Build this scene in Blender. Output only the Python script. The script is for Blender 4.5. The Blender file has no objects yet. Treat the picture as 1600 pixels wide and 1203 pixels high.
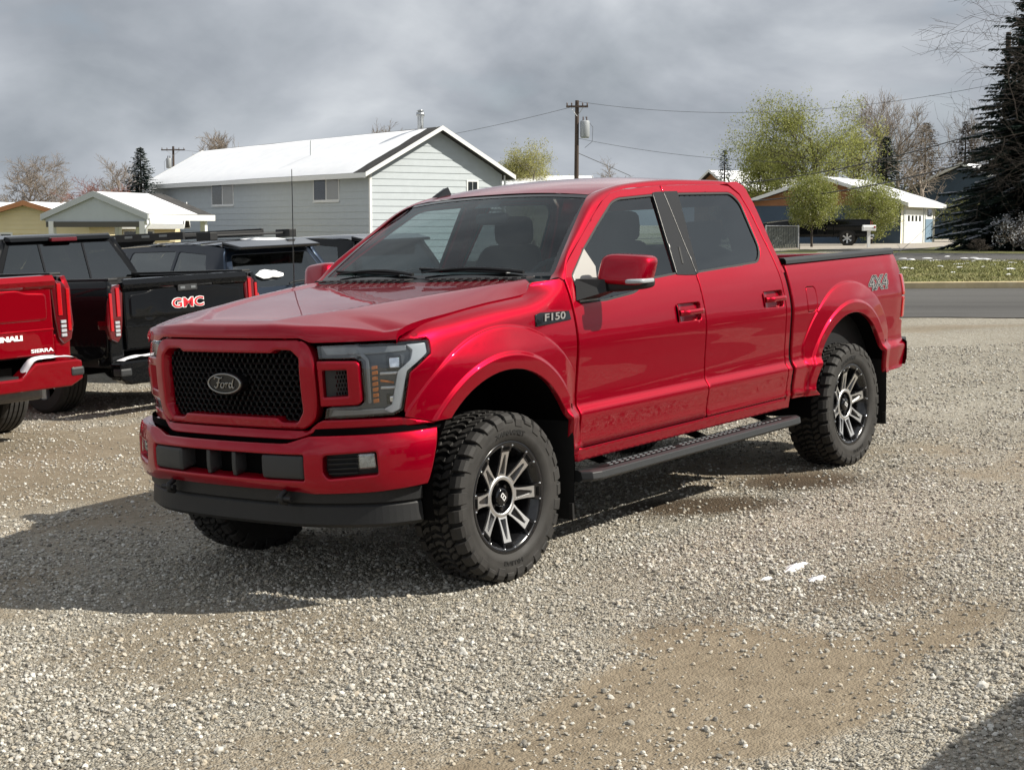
import bpy, bmesh, math, random
import numpy as np
from mathutils import Vector, Matrix, geometry as mgeo
random.seed(7); RNG = np.random.default_rng(7)
SC = bpy.context.scene
COL = SC.collection
PI = math.pi; R = math.radians

# ---------------------------------------------------------------- camera
CAMP = Vector((5.8064, 5.6181, 1.7410)); YAW = 3.80986; PITCH = -0.10376; ROLL = -0.04702; FPX = 2397.1
def cam_axes(yaw, pitch, roll):
    f = Vector((math.cos(yaw)*math.cos(pitch), math.sin(yaw)*math.cos(pitch), math.sin(pitch)))
    r = Vector((math.sin(yaw), -math.cos(yaw), 0)); u = r.cross(f)
    c, s = math.cos(roll), math.sin(roll)
    return r*c+u*s, u*c-r*s, f
RX, UX, FX = cam_axes(YAW, PITCH, 0)
cam_d = bpy.data.cameras.new('camera'); cam = bpy.data.objects.new('camera', cam_d); COL.objects.link(cam)
cam_d.sensor_fit = 'HORIZONTAL'; cam_d.sensor_width = 36; cam_d.lens = 36*FPX/1600; cam_d.clip_end = 6000; cam_d.clip_start = .05
cam.matrix_world = Matrix(((RX.x, UX.x, -FX.x, CAMP.x), (RX.y, UX.y, -FX.y, CAMP.y), (RX.z, UX.z, -FX.z, CAMP.z), (0, 0, 0, 1)))
SC.camera = cam
# the lot slopes sideways: LOT carries lot coordinates (hero truck frame, ground z=0) into the level world
r1, u1, f1 = cam_axes(YAW, PITCH, ROLL)
A0 = Matrix((RX, UX, FX)).transposed(); A1 = Matrix((r1, u1, f1))
QM = A0 @ A1
LOT = Matrix.Translation(CAMP) @ QM.to_4x4() @ Matrix.Translation(-CAMP)
# ---------------------------------------------------------------- sun, sky, exposure
SUNDIR = (QM @ Vector((-.62, 1.18, 1.0))).normalized()       # towards the sun
sd = bpy.data.lights.new('sun', 'SUN'); sd.energy = 5.0; sd.angle = R(.53); sd.color = (1, .94, .83)
sun = bpy.data.objects.new('sun', sd); COL.objects.link(sun)
sun.rotation_euler = SUNDIR.to_track_quat('Z', 'Y').to_euler(); sun.location = (0, 0, 60)
SUN_EL = math.asin(SUNDIR.z); SUN_AZ = math.atan2(SUNDIR.x, SUNDIR.y)
world = bpy.data.worlds.new('World'); SC.world = world; world.use_nodes = True
def build_world():
    nt = world.node_tree; N = nt.nodes; L = nt.links; N.clear()
    out = N.new('ShaderNodeOutputWorld'); bg = N.new('ShaderNodeBackground'); bg.inputs['Strength'].default_value = .1
    sky = N.new('ShaderNodeTexSky'); sky.sky_type = 'NISHITA'; sky.sun_disc = False
    sky.sun_elevation = SUN_EL; sky.sun_rotation = SUN_AZ; sky.altitude = 1500; sky.air_density = 1.2; sky.dust_density = 1.5
    tc = N.new('ShaderNodeTexCoord')
    # project the view direction onto a flat cloud deck so that clouds flatten towards the horizon
    sep = N.new('ShaderNodeSeparateXYZ'); L.new(tc.outputs['Generated'], sep.inputs[0])
    mx = N.new('ShaderNodeMath'); mx.operation = 'MAXIMUM'; mx.inputs[1].default_value = 0.0; L.new(sep.outputs['Z'], mx.inputs[0])
    ad = N.new('ShaderNodeMath'); ad.operation = 'ADD'; ad.inputs[1].default_value = .55; L.new(mx.outputs[0], ad.inputs[0])
    dv = N.new('ShaderNodeVectorMath'); dv.operation = 'DIVIDE'; L.new(tc.outputs['Generated'], dv.inputs[0])
    cb = N.new('ShaderNodeCombineXYZ'); [L.new(ad.outputs[0], cb.inputs[i]) for i in range(3)]
    L.new(cb.outputs[0], dv.inputs[1])
    mp = N.new('ShaderNodeMapping'); mp.inputs['Location'].default_value = (5.3, 8.4, 0); L.new(dv.outputs[0], mp.inputs['Vector'])
    def noise(scale, detail, rough, dist=0.0):
        n = N.new('ShaderNodeTexNoise'); n.inputs['Scale'].default_value = scale; n.inputs['Detail'].default_value = detail
        n.inputs['Roughness'].default_value = rough; n.inputs['Distortion'].default_value = dist; L.new(mp.outputs[0], n.inputs['Vector']); return n
    n1 = noise(1.75, 6, .50, .6); n2 = noise(4.0, 7, .55, .4)
    def ramp(src, pts):
        r = N.new('ShaderNodeValToRGB'); L.new(src, r.inputs[0]); e = r.color_ramp.elements
        e[0].position, e[0].color = pts[0]; e[1].position, e[1].color = pts[1]
        for p, c in pts[2:]:
            k = e.new(p); k.color = c
        return r
    # cloud radiance x10 (background strength is .1)
    dens = ramp(n1.outputs['Fac'], [(.34, (7.0, 7.2, 7.4, 1)), (.66, (2.3, 2.55, 2.85, 1)), (.45, (4.5, 4.75, 5.05, 1)), (.56, (3.2, 3.45, 3.8, 1))])
    puff = ramp(n2.outputs['Fac'], [(.36, (.86, .865, .88, 1)), (.66, (1.20, 1.19, 1.17, 1))])
    mul = N.new('ShaderNodeMix'); mul.data_type = 'RGBA'; mul.blend_type = 'MULTIPLY'; mul.inputs['Factor'].default_value = 1
    L.new(dens.outputs[0], mul.inputs['A']); L.new(puff.outputs[0], mul.inputs['B'])
    cov = ramp(n2.outputs['Fac'], [(.25, (.72, .72, .72, 1)), (.42, (1, 1, 1, 1))])
    mix = N.new('ShaderNodeMix'); mix.data_type = 'RGBA'
    L.new(cov.outputs[0], mix.inputs['Factor']); L.new(sky.outputs[0], mix.inputs['A']); L.new(mul.outputs['Result'], mix.inputs['B'])
    L.new(mix.outputs['Result'], bg.inputs['Color']); L.new(bg.outputs[0], out.inputs['Surface'])
build_world()
SC.view_settings.view_transform = 'Standard'; SC.view_settings.look = 'None'; SC.view_settings.gamma = 1
SC.view_settings.exposure = .46; SC.view_settings.use_curve_mapping = False
SC.cycles.max_bounces = 8; SC.cycles.transparent_max_bounces = 12; SC.cycles.glossy_bounces = 4; SC.cycles.transmission_bounces = 6

# ---------------------------------------------------------------- placement helpers
HZ = 601.5 + FPX*math.tan(PITCH)                                  # horizon row of the photograph
FWD = Vector((math.cos(YAW), math.sin(YAW), 0)); RGT = Vector((math.sin(YAW), -math.cos(YAW), 0))
def st(s, t, z=0.0): return Vector((CAMP.x, CAMP.y, 0)) + RGT*s + FWD*t + Vector((0, 0, z))   # s right of, t ahead of the camera's standpoint
def at(u, v, t):
    "world point seen at photograph pixel u, v at forward distance t (metres)"
    d = FX + RX*((u-800)/FPX) - UX*((v-601.5)/FPX)
    k = t/d.dot(FWD)
    return CAMP + d*k
NL = QM @ Vector((0, 0, 1)); P0 = LOT @ Vector((0, 0, 0))
def softclamp(z, lo, hi, w=.12):
    z = hi - w*np.log1p(np.exp(np.clip((hi-z)/w, -50, 50)))
    return lo + w*np.log1p(np.exp(np.clip((z-lo)/w, -50, 50)))
def zg(x, y):
    "height of the ground"
    z = P0.z - (NL.x*(x-P0.x) + NL.y*(y-P0.y))/NL.z
    return softclamp(z, -.62, .62)
def ground(u, v):
    "world ground point under a pixel"
    d = FX + RX*((u-800)/FPX) - UX*((v-601.5)/FPX)
    t = 4.0
    for _ in range(60):
        p = CAMP + d*t; e = p.z - float(zg(p.x, p.y)); t += e/(-d.z+.012)*.8
    return CAMP + d*t

# ---------------------------------------------------------------- object helpers
def tag(o, label=None, cat=None, group=None, kind=None):
    if label: o['label'] = label
    if cat: o['category'] = cat
    if group: o['group'] = group
    if kind: o['kind'] = kind
    return o
def link(name, me, mat=None, parent=None):
    o = bpy.data.objects.new(name, me); COL.objects.link(o)
    if mat is not None and me is not None and not len(me.materials): me.materials.append(mat)
    if parent is not None: o.parent = parent
    return o
def thing(name, label, cat, loc=(0, 0, 0), rz=0.0, group=None, mat=None):
    o = bpy.data.objects.new(name, None); COL.objects.link(o); o.empty_display_size = .3
    if mat is not None: o.matrix_world = mat
    else: o.location = loc; o.rotation_euler = (0, 0, rz)
    return tag(o, label, cat, group)
def mesh(vs, fs, smooth=False, name='m'):
    me = bpy.data.meshes.new(name); me.from_pydata([tuple(v) for v in vs], [], fs); me.update()
    if smooth: me.polygons.foreach_set('use_smooth', [True]*len(me.polygons))
    return me
class MB:
    "collects simple shapes for ONE mesh"
    def __init__(s): s.v = []; s.f = []; s.sm = []
    def add(s, vs, fs, smooth=False):
        b = len(s.v); s.v += [Vector(v) for v in vs]; s.f += [[b+i for i in f] for f in fs]; s.sm += [smooth]*len(fs); return s
    def box(s, lo, hi, M=None):
        x0, y0, z0 = lo; x1, y1, z1 = hi
        vs = [Vector(p) for p in ((x0,y0,z0),(x1,y0,z0),(x1,y1,z0),(x0,y1,z0),(x0,y0,z1),(x1,y0,z1),(x1,y1,z1),(x0,y1,z1))]
        if M is not None: vs = [M @ p for p in vs]
        return s.add(vs, [(3,2,1,0),(4,5,6,7),(0,1,5,4),(1,2,6,5),(2,3,7,6),(3,0,4,7)])
    def hexa(s, p): return s.add(p, [(3,2,1,0),(4,5,6,7),(0,1,5,4),(1,2,6,5),(2,3,7,6),(3,0,4,7)])
    def prism(s, poly, axis, a, b, M=None):
        "poly of 2D points extruded along axis from a to b"
        def P(p, h):
            q = {'x': (h, p[0], p[1]), 'y': (p[0], h, p[1]), 'z': (p[0], p[1], h)}[axis]
            return M @ Vector(q) if M is not None else Vector(q)
        n = len(poly)
        ar = sum(poly[i][0]*poly[(i+1)%n][1]-poly[(i+1)%n][0]*poly[i][1] for i in range(n))
        if (ar < 0) != (axis == 'y'): poly = poly[::-1]
        if a > b: a, b = b, a
        vs = [P(p, a) for p in poly]+[P(p, b) for p in poly]
        fs = [tuple(range(n-1, -1, -1)), tuple(range(n, 2*n))]+[(i, (i+1)%n, n+(i+1)%n, n+i) for i in range(n)]
        return s.add(vs, fs)
    def tube(s, pts, rad, seg=6, cap=True, smooth=True):
        pts = [Vector(p) for p in pts]; n = len(pts)
        rad = rad if hasattr(rad, '__len__') else [rad]*n
        vs = []; ref = None
        for i, p in enumerate(pts):
            d = (pts[min(i+1, n-1)]-pts[max(i-1, 0)]).normalized()
            if ref is None: ref = Vector((0, 0, 1)) if abs(d.z) < .9 else Vector((1, 0, 0))
            a = d.cross(ref).normalized(); b = a.cross(d); ref = b
            vs += [p+(a*math.cos(2*PI*k/seg)+b*math.sin(2*PI*k/seg))*rad[i] for k in range(seg)]
        fs = [(i*seg+k, (i+1)*seg+k, (i+1)*seg+(k+1)%seg, i*seg+(k+1)%seg) for i in range(n-1) for k in range(seg)]
        s.add(vs, fs, smooth)
        if cap: s.add(vs[:seg], [tuple(range(seg))]); s.add(vs[-seg:], [tuple(range(seg-1, -1, -1))])
        return s
    def lathe(s, prof, seg=48, axis='y', c=(0, 0, 0), smooth=True):
        "profile of (radius, height) turned about an axis through c"
        vs = []
        for r, h in prof:
            for k in range(seg):
                a = 2*PI*k/seg; q = (r*math.cos(a), r*math.sin(a))
                p = {'x': (h, q[0], q[1]), 'y': (q[0], h, q[1]), 'z': (q[0], q[1], h)}[axis]
                vs.append(Vector(p)+Vector(c))
        fs = [(i*seg+k, i*seg+(k+1)%seg, (i+1)*seg+(k+1)%seg, (i+1)*seg+k) for i in range(len(prof)-1) for k in range(seg)]
        return s.add(vs, fs, smooth)
    def grid(s, f, nu, nv, smooth=True, flip=False):
        vs = [f(i/nu, j/nv) for i in range(nu+1) for j in range(nv+1)]
        w = nv+1
        fs = [(i*w+j, (i+1)*w+j, (i+1)*w+j+1, i*w+j+1) for i in range(nu) for j in range(nv)]
        if flip: fs = [q[::-1] for q in fs]
        return s.add(vs, fs, smooth)
    def build(s, name, mat=None, parent=None, bevel=0, seg=2, weld=False):
        me = bpy.data.meshes.new(name); me.from_pydata([tuple(v) for v in s.v], [], s.f)
        me.polygons.foreach_set('use_smooth', s.sm); me.update()
        if weld or bevel:
            bm = bmesh.new(); bm.from_mesh(me)
            if weld: bmesh.ops.remove_doubles(bm, verts=bm.verts, dist=1e-5)
            if bevel:
                es = [e for e in bm.edges if len(e.link_faces) == 2 and e.calc_face_angle(0) > .5]
                bmesh.ops.bevel(bm, geom=es, offset=bevel, offset_type='OFFSET', segments=seg, profile=.6, affect='EDGES', clamp_overlap=True)
            bm.to_mesh(me); bm.free()
        return link(name, me, mat, parent)
def pip(x, y, poly):
    c = False; n = len(poly); j = n-1
    for i in range(n):
        xi, yi = poly[i]; xj, yj = poly[j]
        if (yi > y) != (yj > y) and x < (xj-xi)*(y-yi)/(yj-yi)+xi: c = not c
        j = i
    return c
def resample(poly, step, closed=True):
    out = []; n = len(poly)
    for i in range(n if closed else n-1):
        a = poly[i]; b = poly[(i+1) % n]; d = math.hypot(b[0]-a[0], b[1]-a[1]); k = max(1, int(math.ceil(d/step)))
        out += [(a[0]+(b[0]-a[0])*j/k, a[1]+(b[1]-a[1])*j/k) for j in range(k)]
    if not closed: out.append(tuple(poly[-1]))
    return out
def rounded(poly, rad, seg=4):
    "round the corners of a 2D polygon; rad one number or one per corner"
    n = len(poly); out = []
    rads = rad if hasattr(rad, '__len__') else [rad]*n
    for i in range(n):
        p = Vector(poly[i]); a = Vector(poly[i-1]); b = Vector(poly[(i+1) % n]); r = rads[i]
        da = (a-p); db = (b-p); la = da.length; lb = db.length
        r = min(r, la*.45, lb*.45)
        if r < 1e-4: out.append(tuple(p)); continue
        A = p+da/la*r; B = p+db/lb*r
        for k in range(seg+1):
            t = k/seg; out.append(tuple((A*(1-t)**2+p*2*t*(1-t)+B*t*t)))
    return out
def arc(cx, cy, r, a0, a1, n=16): return [(cx+r*math.cos(R(a0+(a1-a0)*i/n)), cy+r*math.sin(R(a0+(a1-a0)*i/n))) for i in range(n+1)]
def offset_loop(poly, d):
    n = len(poly); ar = sum(poly[i][0]*poly[(i+1)%n][1]-poly[(i+1)%n][0]*poly[i][1] for i in range(n)); sg = 1 if ar > 0 else -1
    out = []
    for i in range(n):
        a = Vector(poly[i-1]); p = Vector(poly[i]); b = Vector(poly[(i+1) % n])
        e1 = (p-a); e2 = (b-p)
        if e1.length < 1e-7 or e2.length < 1e-7: out.append(tuple(p)); continue
        n1 = Vector((-e1.y, e1.x)).normalized()*sg; n2 = Vector((-e2.y, e2.x)).normalized()*sg
        m = n1+n2
        if m.length < .2: m = n1.copy()
        m.normalize(); k = d/max(.45, m.dot(n1))
        out.append(tuple(p+m*k))
    return out
def panel(name, outline, f, ref, mat, parent, res=.035, edge=.005, depth=.02, holes=(), rstep=None, lift=0.0, mirror=False, feat=()):
    """a sheet cut to a 2D outline and laid on the surface f(u, v) -> point, with rounded, folded-back edges.
    ref: direction the sheet faces (vector or function of point)."""
    rstep = rstep or res
    loops = [resample(outline, rstep)]+[resample(h, rstep) for h in holes]
    insets = [offset_loop(loops[0], edge)]+[offset_loop(l, -edge) for l in loops[1:]]
    pts = []; edges = []; meta = []
    for li, (l, ins) in enumerate(zip(loops, insets)):
        b = len(pts); n = len(l)
        pts += l; meta += [(0, li, i) for i in range(n)]; edges += [(b+i, b+(i+1) % n) for i in range(n)]
        pts += ins; meta += [(1, li, i) for i in range(n)]
    us = [p[0] for p in loops[0]]; vs_ = [p[1] for p in loops[0]]
    allin = np.array([p for l in loops for p in l]); nl = len(allin)
    for fl_ in feat:
        q = [p for p in fl_ if pip(p[0], p[1], loops[0]) and not any(pip(p[0], p[1], h) for h in loops[1:]) and np.min((allin[:nl, 0]-p[0])**2+(allin[:nl, 1]-p[1])**2) > (edge*1.5)**2]
        if q: pts += q; meta += [(2, 0, 0)]*len(q); allin = np.vstack([allin, np.array(q)])
    gx = np.arange(min(us)+res*.5, max(us), res); gy = np.arange(min(vs_)+res*.5, max(vs_), res)
    for i, x in enumerate(gx):
        for j, y in enumerate(gy):
            xx = x+(res*.25 if j % 2 else -res*.25)
            if not pip(xx, y, loops[0]) or any(pip(xx, y, h) for h in loops[1:]): continue
            if np.min((allin[:, 0]-xx)**2+(allin[:, 1]-y)**2) < (edge*1.6+res*.3)**2: continue
            pts.append((xx, y)); meta.append((2, 0, 0))
    r = mgeo.delaunay_2d_cdt([Vector(p) for p in pts], edges, [], 0, 1e-6)
    V2, _, F, OV = r[0], r[1], r[2], r[3]
    tris = []
    for t in F:
        cx = sum(V2[i].x for i in t)/3; cy = sum(V2[i].y for i in t)/3
        if pip(cx, cy, loops[0]) and not any(pip(cx, cy, h) for h in loops[1:]): tris.append(list(t))
    h = 2e-3; P = []; NR = []; kind = []
    for k, v in enumerate(V2):
        p = Vector(f(v.x, v.y)); du = Vector(f(v.x+h, v.y))-Vector(f(v.x-h, v.y)); dv = Vector(f(v.x, v.y+h))-Vector(f(v.x, v.y-h))
        nn = du.cross(dv); nn = nn.normalized() if nn.length > 1e-12 else Vector((0, 0, 1))
        rf = Vector(ref(p)) if callable(ref) else Vector(ref)
        if nn.dot(rf) < 0: nn = -nn
        P.append(p); NR.append(nn); kind.append(2)
    for k in range(len(V2)):
        ks = [meta[o] for o in OV[k]]
        if any(m[0] == 0 for m in ks): kind[k] = 0
        elif any(m[0] == 1 for m in ks): kind[k] = 1
    idx = {}
    for k in range(len(V2)):
        for o in OV[k]:
            if meta[o][0] == 0: idx[(meta[o][1], meta[o][2])] = k
    verts = [P[k]+NR[k]*(lift-(edge*.7 if kind[k] == 0 else 0)) for k in range(len(V2))]
    norms = [n.copy() for n in NR]
    faces = []
    for t in tris:
        a, b, c = (verts[i] for i in t)
        if (b-a).cross(c-a).dot(NR[t[0]]) < 0: t = t[::-1]
        faces.append(t)
    lnorm = None
    for li, l in enumerate(loops):
        n = len(l); ring = [idx.get((li, i)) for i in range(n)]
        out = []
        for i in range(n):
            k = ring[i]
            if k is None: out.append(None); continue
            q = insets[li][i]; o = Vector(f(l[i][0], l[i][1]))-Vector(f(q[0], q[1]))
            o = o.normalized() if o.length > 1e-9 else Vector((0, 0, 0))
            norms[k] = (NR[k]+o*.9).normalized(); out.append(o)
        top = {}; bot = {}
        for i in range(n):
            k = ring[i]
            if k is None: continue
            top[i] = len(verts); verts.append(verts[k].copy()); norms.append((out[i]+NR[k]*.4).normalized())
            bot[i] = len(verts); verts.append(verts[k]-NR[k]*depth); norms.append(out[i].copy())
        for i in range(n):
            j = (i+1) % n
            if i in top and j in top:
                q = [top[i], top[j], bot[j], bot[i]]
                a, b, c = verts[q[0]], verts[q[1]], verts[q[3]]
                if (b-a).cross(c-a).dot(out[i]+out[j]) < 0: q = q[::-1]
                faces.append(q)
    me = bpy.data.meshes.new(name); me.from_pydata([tuple(v) for v in verts], [], faces); me.update()
    me.polygons.foreach_set('use_smooth', [True]*len(me.polygons))
    me.normals_split_custom_set_from_vertices([tuple(n) for n in norms])
    o = link(name, me, mat, parent)
    if mirror:
        m = o.copy(); COL.objects.link(m); m.scale = (1, -1, 1); return o, m
    return o
def mirrored(o):
    m = o.copy(); COL.objects.link(m); m.scale = (1, -1, 1); m.parent = o.parent
    return m
def copy_tree(o, parent=None):
    c = o.copy(); COL.objects.link(c); c.parent = parent
    for ch in list(o.children):
        if ch.name in COL.objects: copy_tree(ch, c)
    return c
def text_obj(name, txt, size, depth, M, mat, parent, sx=1.0, shear=0.0, bold=0.0, align='CENTER'):
    cu = bpy.data.curves.new('t', 'FONT'); cu.body = txt; cu.size = size; cu.extrude = depth; cu.align_x = align; cu.align_y = 'CENTER'
    cu.shear = shear; cu.offset = bold; cu.resolution_u = 3; cu.space_character = 1.0
    to = bpy.data.objects.new('t', cu); COL.objects.link(to)
    dg = bpy.context.evaluated_depsgraph_get(); me = bpy.data.meshes.new_from_object(to.evaluated_get(dg))
    bpy.data.objects.remove(to); bpy.data.curves.remove(cu)
    me.transform(Matrix.Diagonal((sx, 1, 1, 1))); me.transform(M); me.materials.clear()
    return link(name, me, mat, parent)
def interp(x, xs, ys): return float(np.interp(x, xs, ys))
def smooth(a, b, x):
    t = min(1, max(0, (x-a)/(b-a))); return t*t*(3-2*t)
def pchip(xs, ys):
    xs = np.array(xs, float); ys = np.array(ys, float); h = np.diff(xs); d = np.diff(ys)/h; m = np.zeros(len(xs))
    for i in range(1, len(xs)-1):
        if d[i-1]*d[i] > 0:
            w1 = 2*h[i]+h[i-1]; w2 = h[i]+2*h[i-1]; m[i] = (w1+w2)/(w1/d[i-1]+w2/d[i])
    m[0] = d[0]; m[-1] = d[-1]
    def f(x):
        x = min(max(x, xs[0]), xs[-1]); i = min(max(int(np.searchsorted(xs, x))-1, 0), len(h)-1); t = (x-xs[i])/h[i]
        return float((2*t**3-3*t*t+1)*ys[i]+(t**3-2*t*t+t)*h[i]*m[i]+(-2*t**3+3*t*t)*ys[i+1]+(t**3-t*t)*h[i]*m[i+1])
    return f

# ---------------------------------------------------------------- materials
def mat_new(name):
    m = bpy.data.materials.new(name); m.use_nodes = True; nt = m.node_tree
    return m, nt, nt.nodes['Principled BSDF']
def pbr(name, col, rough=.5, metal=0.0, coat=0.0, spec=.5, var=0.0, vscale=8.0, bump=0.0, bscale=60.0, trans=0.0, ior=1.45, emit=None, rvar=0.0, coord='Object', alpha=1.0):
    m, nt, b = mat_new(name); L = nt.links; N = nt.nodes
    b.inputs['Base Color'].default_value = (*col, 1); b.inputs['Roughness'].default_value = rough; b.inputs['Metallic'].default_value = metal
    b.inputs['Coat Weight'].default_value = coat; b.inputs['Coat Roughness'].default_value = .03; b.inputs['Specular IOR Level'].default_value = spec
    b.inputs['Transmission Weight'].default_value = trans; b.inputs['IOR'].default_value = ior; b.inputs['Alpha'].default_value = alpha
    if emit: b.inputs['Emission Color'].default_value = (*emit[0], 1); b.inputs['Emission Strength'].default_value = emit[1]
    if var or bump or rvar:
        tc = N.new('ShaderNodeTexCoord')
        if var or rvar:
            n = N.new('ShaderNodeTexNoise'); n.inputs['Scale'].default_value = vscale; n.inputs['Detail'].default_value = 6; n.inputs['Roughness'].default_value = .65
            L.new(tc.outputs[coord], n.inputs['Vector'])
            if var:
                r = N.new('ShaderNodeMapRange'); r.inputs['From Min'].default_value = .25; r.inputs['From Max'].default_value = .75
                r.inputs['To Min'].default_value = 1-var; r.inputs['To Max'].default_value = 1+var; L.new(n.outputs['Fac'], r.inputs['Value'])
                v = N.new('ShaderNodeVectorMath'); v.operation = 'SCALE'; v.inputs[0].default_value = col; L.new(r.outputs[0], v.inputs['Scale'])
                L.new(v.outputs[0], b.inputs['Base Color'])
            if rvar:
                r = N.new('ShaderNodeMapRange'); r.inputs['From Min'].default_value = .3; r.inputs['From Max'].default_value = .7
                r.inputs['To Min'].default_value = max(0, rough-rvar); r.inputs['To Max'].default_value = min(1, rough+rvar); L.new(n.outputs['Fac'], r.inputs['Value'])
                L.new(r.outputs[0], b.inputs['Roughness'])
        if bump:
            n2 = N.new('ShaderNodeTexNoise'); n2.inputs['Scale'].default_value = bscale; n2.inputs['Detail'].default_value = 5; L.new(tc.outputs[coord], n2.inputs['Vector'])
            bp = N.new('ShaderNodeBump'); bp.inputs['Strength'].default_value = bump; bp.inputs['Distance'].default_value = .02; L.new(n2.outputs['Fac'], bp.inputs['Height'])
            L.new(bp.outputs[0], b.inputs['Normal'])
    return m
def glass_thin(name, tint=(.8, .85, .86), refl=1.0, rough=0.0, f0=.07):
    "thin pane: tinted see-through plus mirror reflection by Fresnel"
    m = bpy.data.materials.new(name); m.use_nodes = True; nt = m.node_tree; N = nt.nodes; L = nt.links; N.clear()
    o = N.new('ShaderNodeOutputMaterial'); mx = N.new('ShaderNodeMixShader'); t = N.new('ShaderNodeBsdfTransparent'); t.inputs[0].default_value = (*tint, 1)
    g = N.new('ShaderNodeBsdfGlossy'); g.inputs['Roughness'].default_value = rough; g.inputs['Color'].default_value = (refl*.92, refl*.98, refl, 1)
    fr = N.new('ShaderNodeLayerWeight'); fr.inputs['Blend'].default_value = .5
    pw = N.new('ShaderNodeMath'); pw.operation = 'POWER'; pw.inputs[1].default_value = 5; L.new(fr.outputs['Facing'], pw.inputs[0])
    rp = N.new('ShaderNodeMapRange'); rp.inputs['To Min'].default_value = f0; rp.inputs['To Max'].default_value = 1.0; L.new(pw.outputs[0], rp.inputs['Value'])
    L.new(rp.outputs[0], mx.inputs[0]); L.new(t.outputs[0], mx.inputs[1]); L.new(g.outputs[0], mx.inputs[2]); L.new(mx.outputs[0], o.inputs[0])
    return m
def car_paint(name, col, rough=.32, metal=.35, dirt=0.0, dirtcol=(.30, .26, .21)):
    m, nt, b = mat_new(name); N = nt.nodes; L = nt.links
    b.inputs['Roughness'].default_value = rough; b.inputs['Metallic'].default_value = metal
    b.inputs['Specular IOR Level'].default_value = .02
    b.inputs['Coat Weight'].default_value = 1.0; b.inputs['Coat Roughness'].default_value = .012; b.inputs['Coat IOR'].default_value = 1.38
    tc = N.new('ShaderNodeTexCoord')
    fl = N.new('ShaderNodeTexNoise'); fl.inputs['Scale'].default_value = 900; fl.inputs['Detail'].default_value = 1; L.new(tc.outputs['Object'], fl.inputs['Vector'])
    r = N.new('ShaderNodeMapRange'); r.inputs['From Min'].default_value = .3; r.inputs['From Max'].default_value = .7; r.inputs['To Min'].default_value = .82; r.inputs['To Max'].default_value = 1.18
    L.new(fl.outputs['Fac'], r.inputs['Value'])
    v = N.new('ShaderNodeVectorMath'); v.operation = 'SCALE'; v.inputs[0].default_value = col; L.new(r.outputs[0], v.inputs['Scale'])
    if dirt:
        # road dust that thins out with height over the sills
        sp = N.new('ShaderNodeSeparateXYZ'); L.new(tc.outputs['Object'], sp.inputs[0])
        mr = N.new('ShaderNodeMapRange'); mr.inputs['From Min'].default_value = 1.0; mr.inputs['From Max'].default_value = .45; L.new(sp.outputs['Z'], mr.inputs['Value'])
        nn = N.new('ShaderNodeTexNoise'); nn.inputs['Scale'].default_value = 5; nn.inputs['Detail'].default_value = 8; nn.inputs['Roughness'].default_value = .7; L.new(tc.outputs['Object'], nn.inputs['Vector'])
        mr2 = N.new('ShaderNodeMapRange'); mr2.inputs['From Min'].default_value = .35; mr2.inputs['From Max'].default_value = .75; L.new(nn.outputs['Fac'], mr2.inputs['Value'])
        mu = N.new('ShaderNodeMath'); mu.operation = 'MULTIPLY'; L.new(mr.outputs[0], mu.inputs[0]); L.new(mr2.outputs[0], mu.inputs[1])
        mu2 = N.new('ShaderNodeMath'); mu2.operation = 'MULTIPLY'; mu2.inputs[1].default_value = dirt; L.new(mu.outputs[0], mu2.inputs[0])
        mix = N.new('ShaderNodeMix'); mix.data_type = 'RGBA'; L.new(mu2.outputs[0], mix.inputs['Factor']); L.new(v.outputs[0], mix.inputs['A']); mix.inputs['B'].default_value = (*dirtcol, 1)
        L.new(mix.outputs['Result'], b.inputs['Base Color'])
    else: L.new(v.outputs[0], b.inputs['Base Color'])
    # faint orange peel so that reflections are never perfectly ruled
    op = N.new('ShaderNodeTexNoise'); op.inputs['Scale'].default_value = 3.2; op.inputs['Detail'].default_value = 2; L.new(tc.outputs['Object'], op.inputs['Vector'])
    bp = N.new('ShaderNodeBump'); bp.inputs['Strength'].default_value = .06; bp.inputs['Distance'].default_value = .02; L.new(op.outputs['Fac'], bp.inputs['Height'])
    L.new(bp.outputs[0], b.inputs['Coat Normal'])
    return m
M = {}
M['red'] = car_paint('ruby_red_paint', (.325, .0002, .0135), rough=.40, metal=.68, dirt=0)
M['black_paint'] = car_paint('black_paint', (.0035, .004, .005), metal=0.0)
M['black_paint'].node_tree.nodes['Principled BSDF'].inputs['Coat Weight'].default_value = .75
M['gmc_red'] = car_paint('crimson_paint', (.21, .0003, .0055), rough=.44, metal=.5)
M['satin_black'] = pbr('satin_black_trim', (.006, .006, .0065), .32)
M['navy'] = car_paint('dark_navy_paint', (.012, .018, .030), metal=.3)
M['plastic'] = pbr('black_plastic', (.0085, .009, .010), .55, var=.15, vscale=30, bump=.05, bscale=400)
M['gloss_black'] = pbr('gloss_black', (.004, .004, .0045), .12, coat=.5)
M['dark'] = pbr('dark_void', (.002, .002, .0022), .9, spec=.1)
M['charcoal'] = pbr('charcoal_plastic', (.026, .028, .030), .45, var=.08, vscale=20)
M['rubber'] = pbr('tyre_rubber', (.025, .0235, .022), .72, var=.45, vscale=9, bump=.08, bscale=180, rvar=.1)
M['flap'] = pbr('mud_flap_rubber', (.012, .012, .012), .5)
M['machined'] = pbr('machined_aluminium', (.80, .80, .80), .36, metal=1.0, var=.06, vscale=40)
M['wheel_black'] = pbr('wheel_gloss_black', (.008, .008, .009), .22, coat=.4)
M['chrome'] = pbr('chrome', (.82, .83, .85), .08, metal=1.0)
M['silver'] = pbr('silver_trim', (.55, .56, .57), .28, metal=.9)
M['steel'] = pbr('grey_steel', (.16, .155, .15), .5, metal=.6, var=.2, vscale=20)
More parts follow.
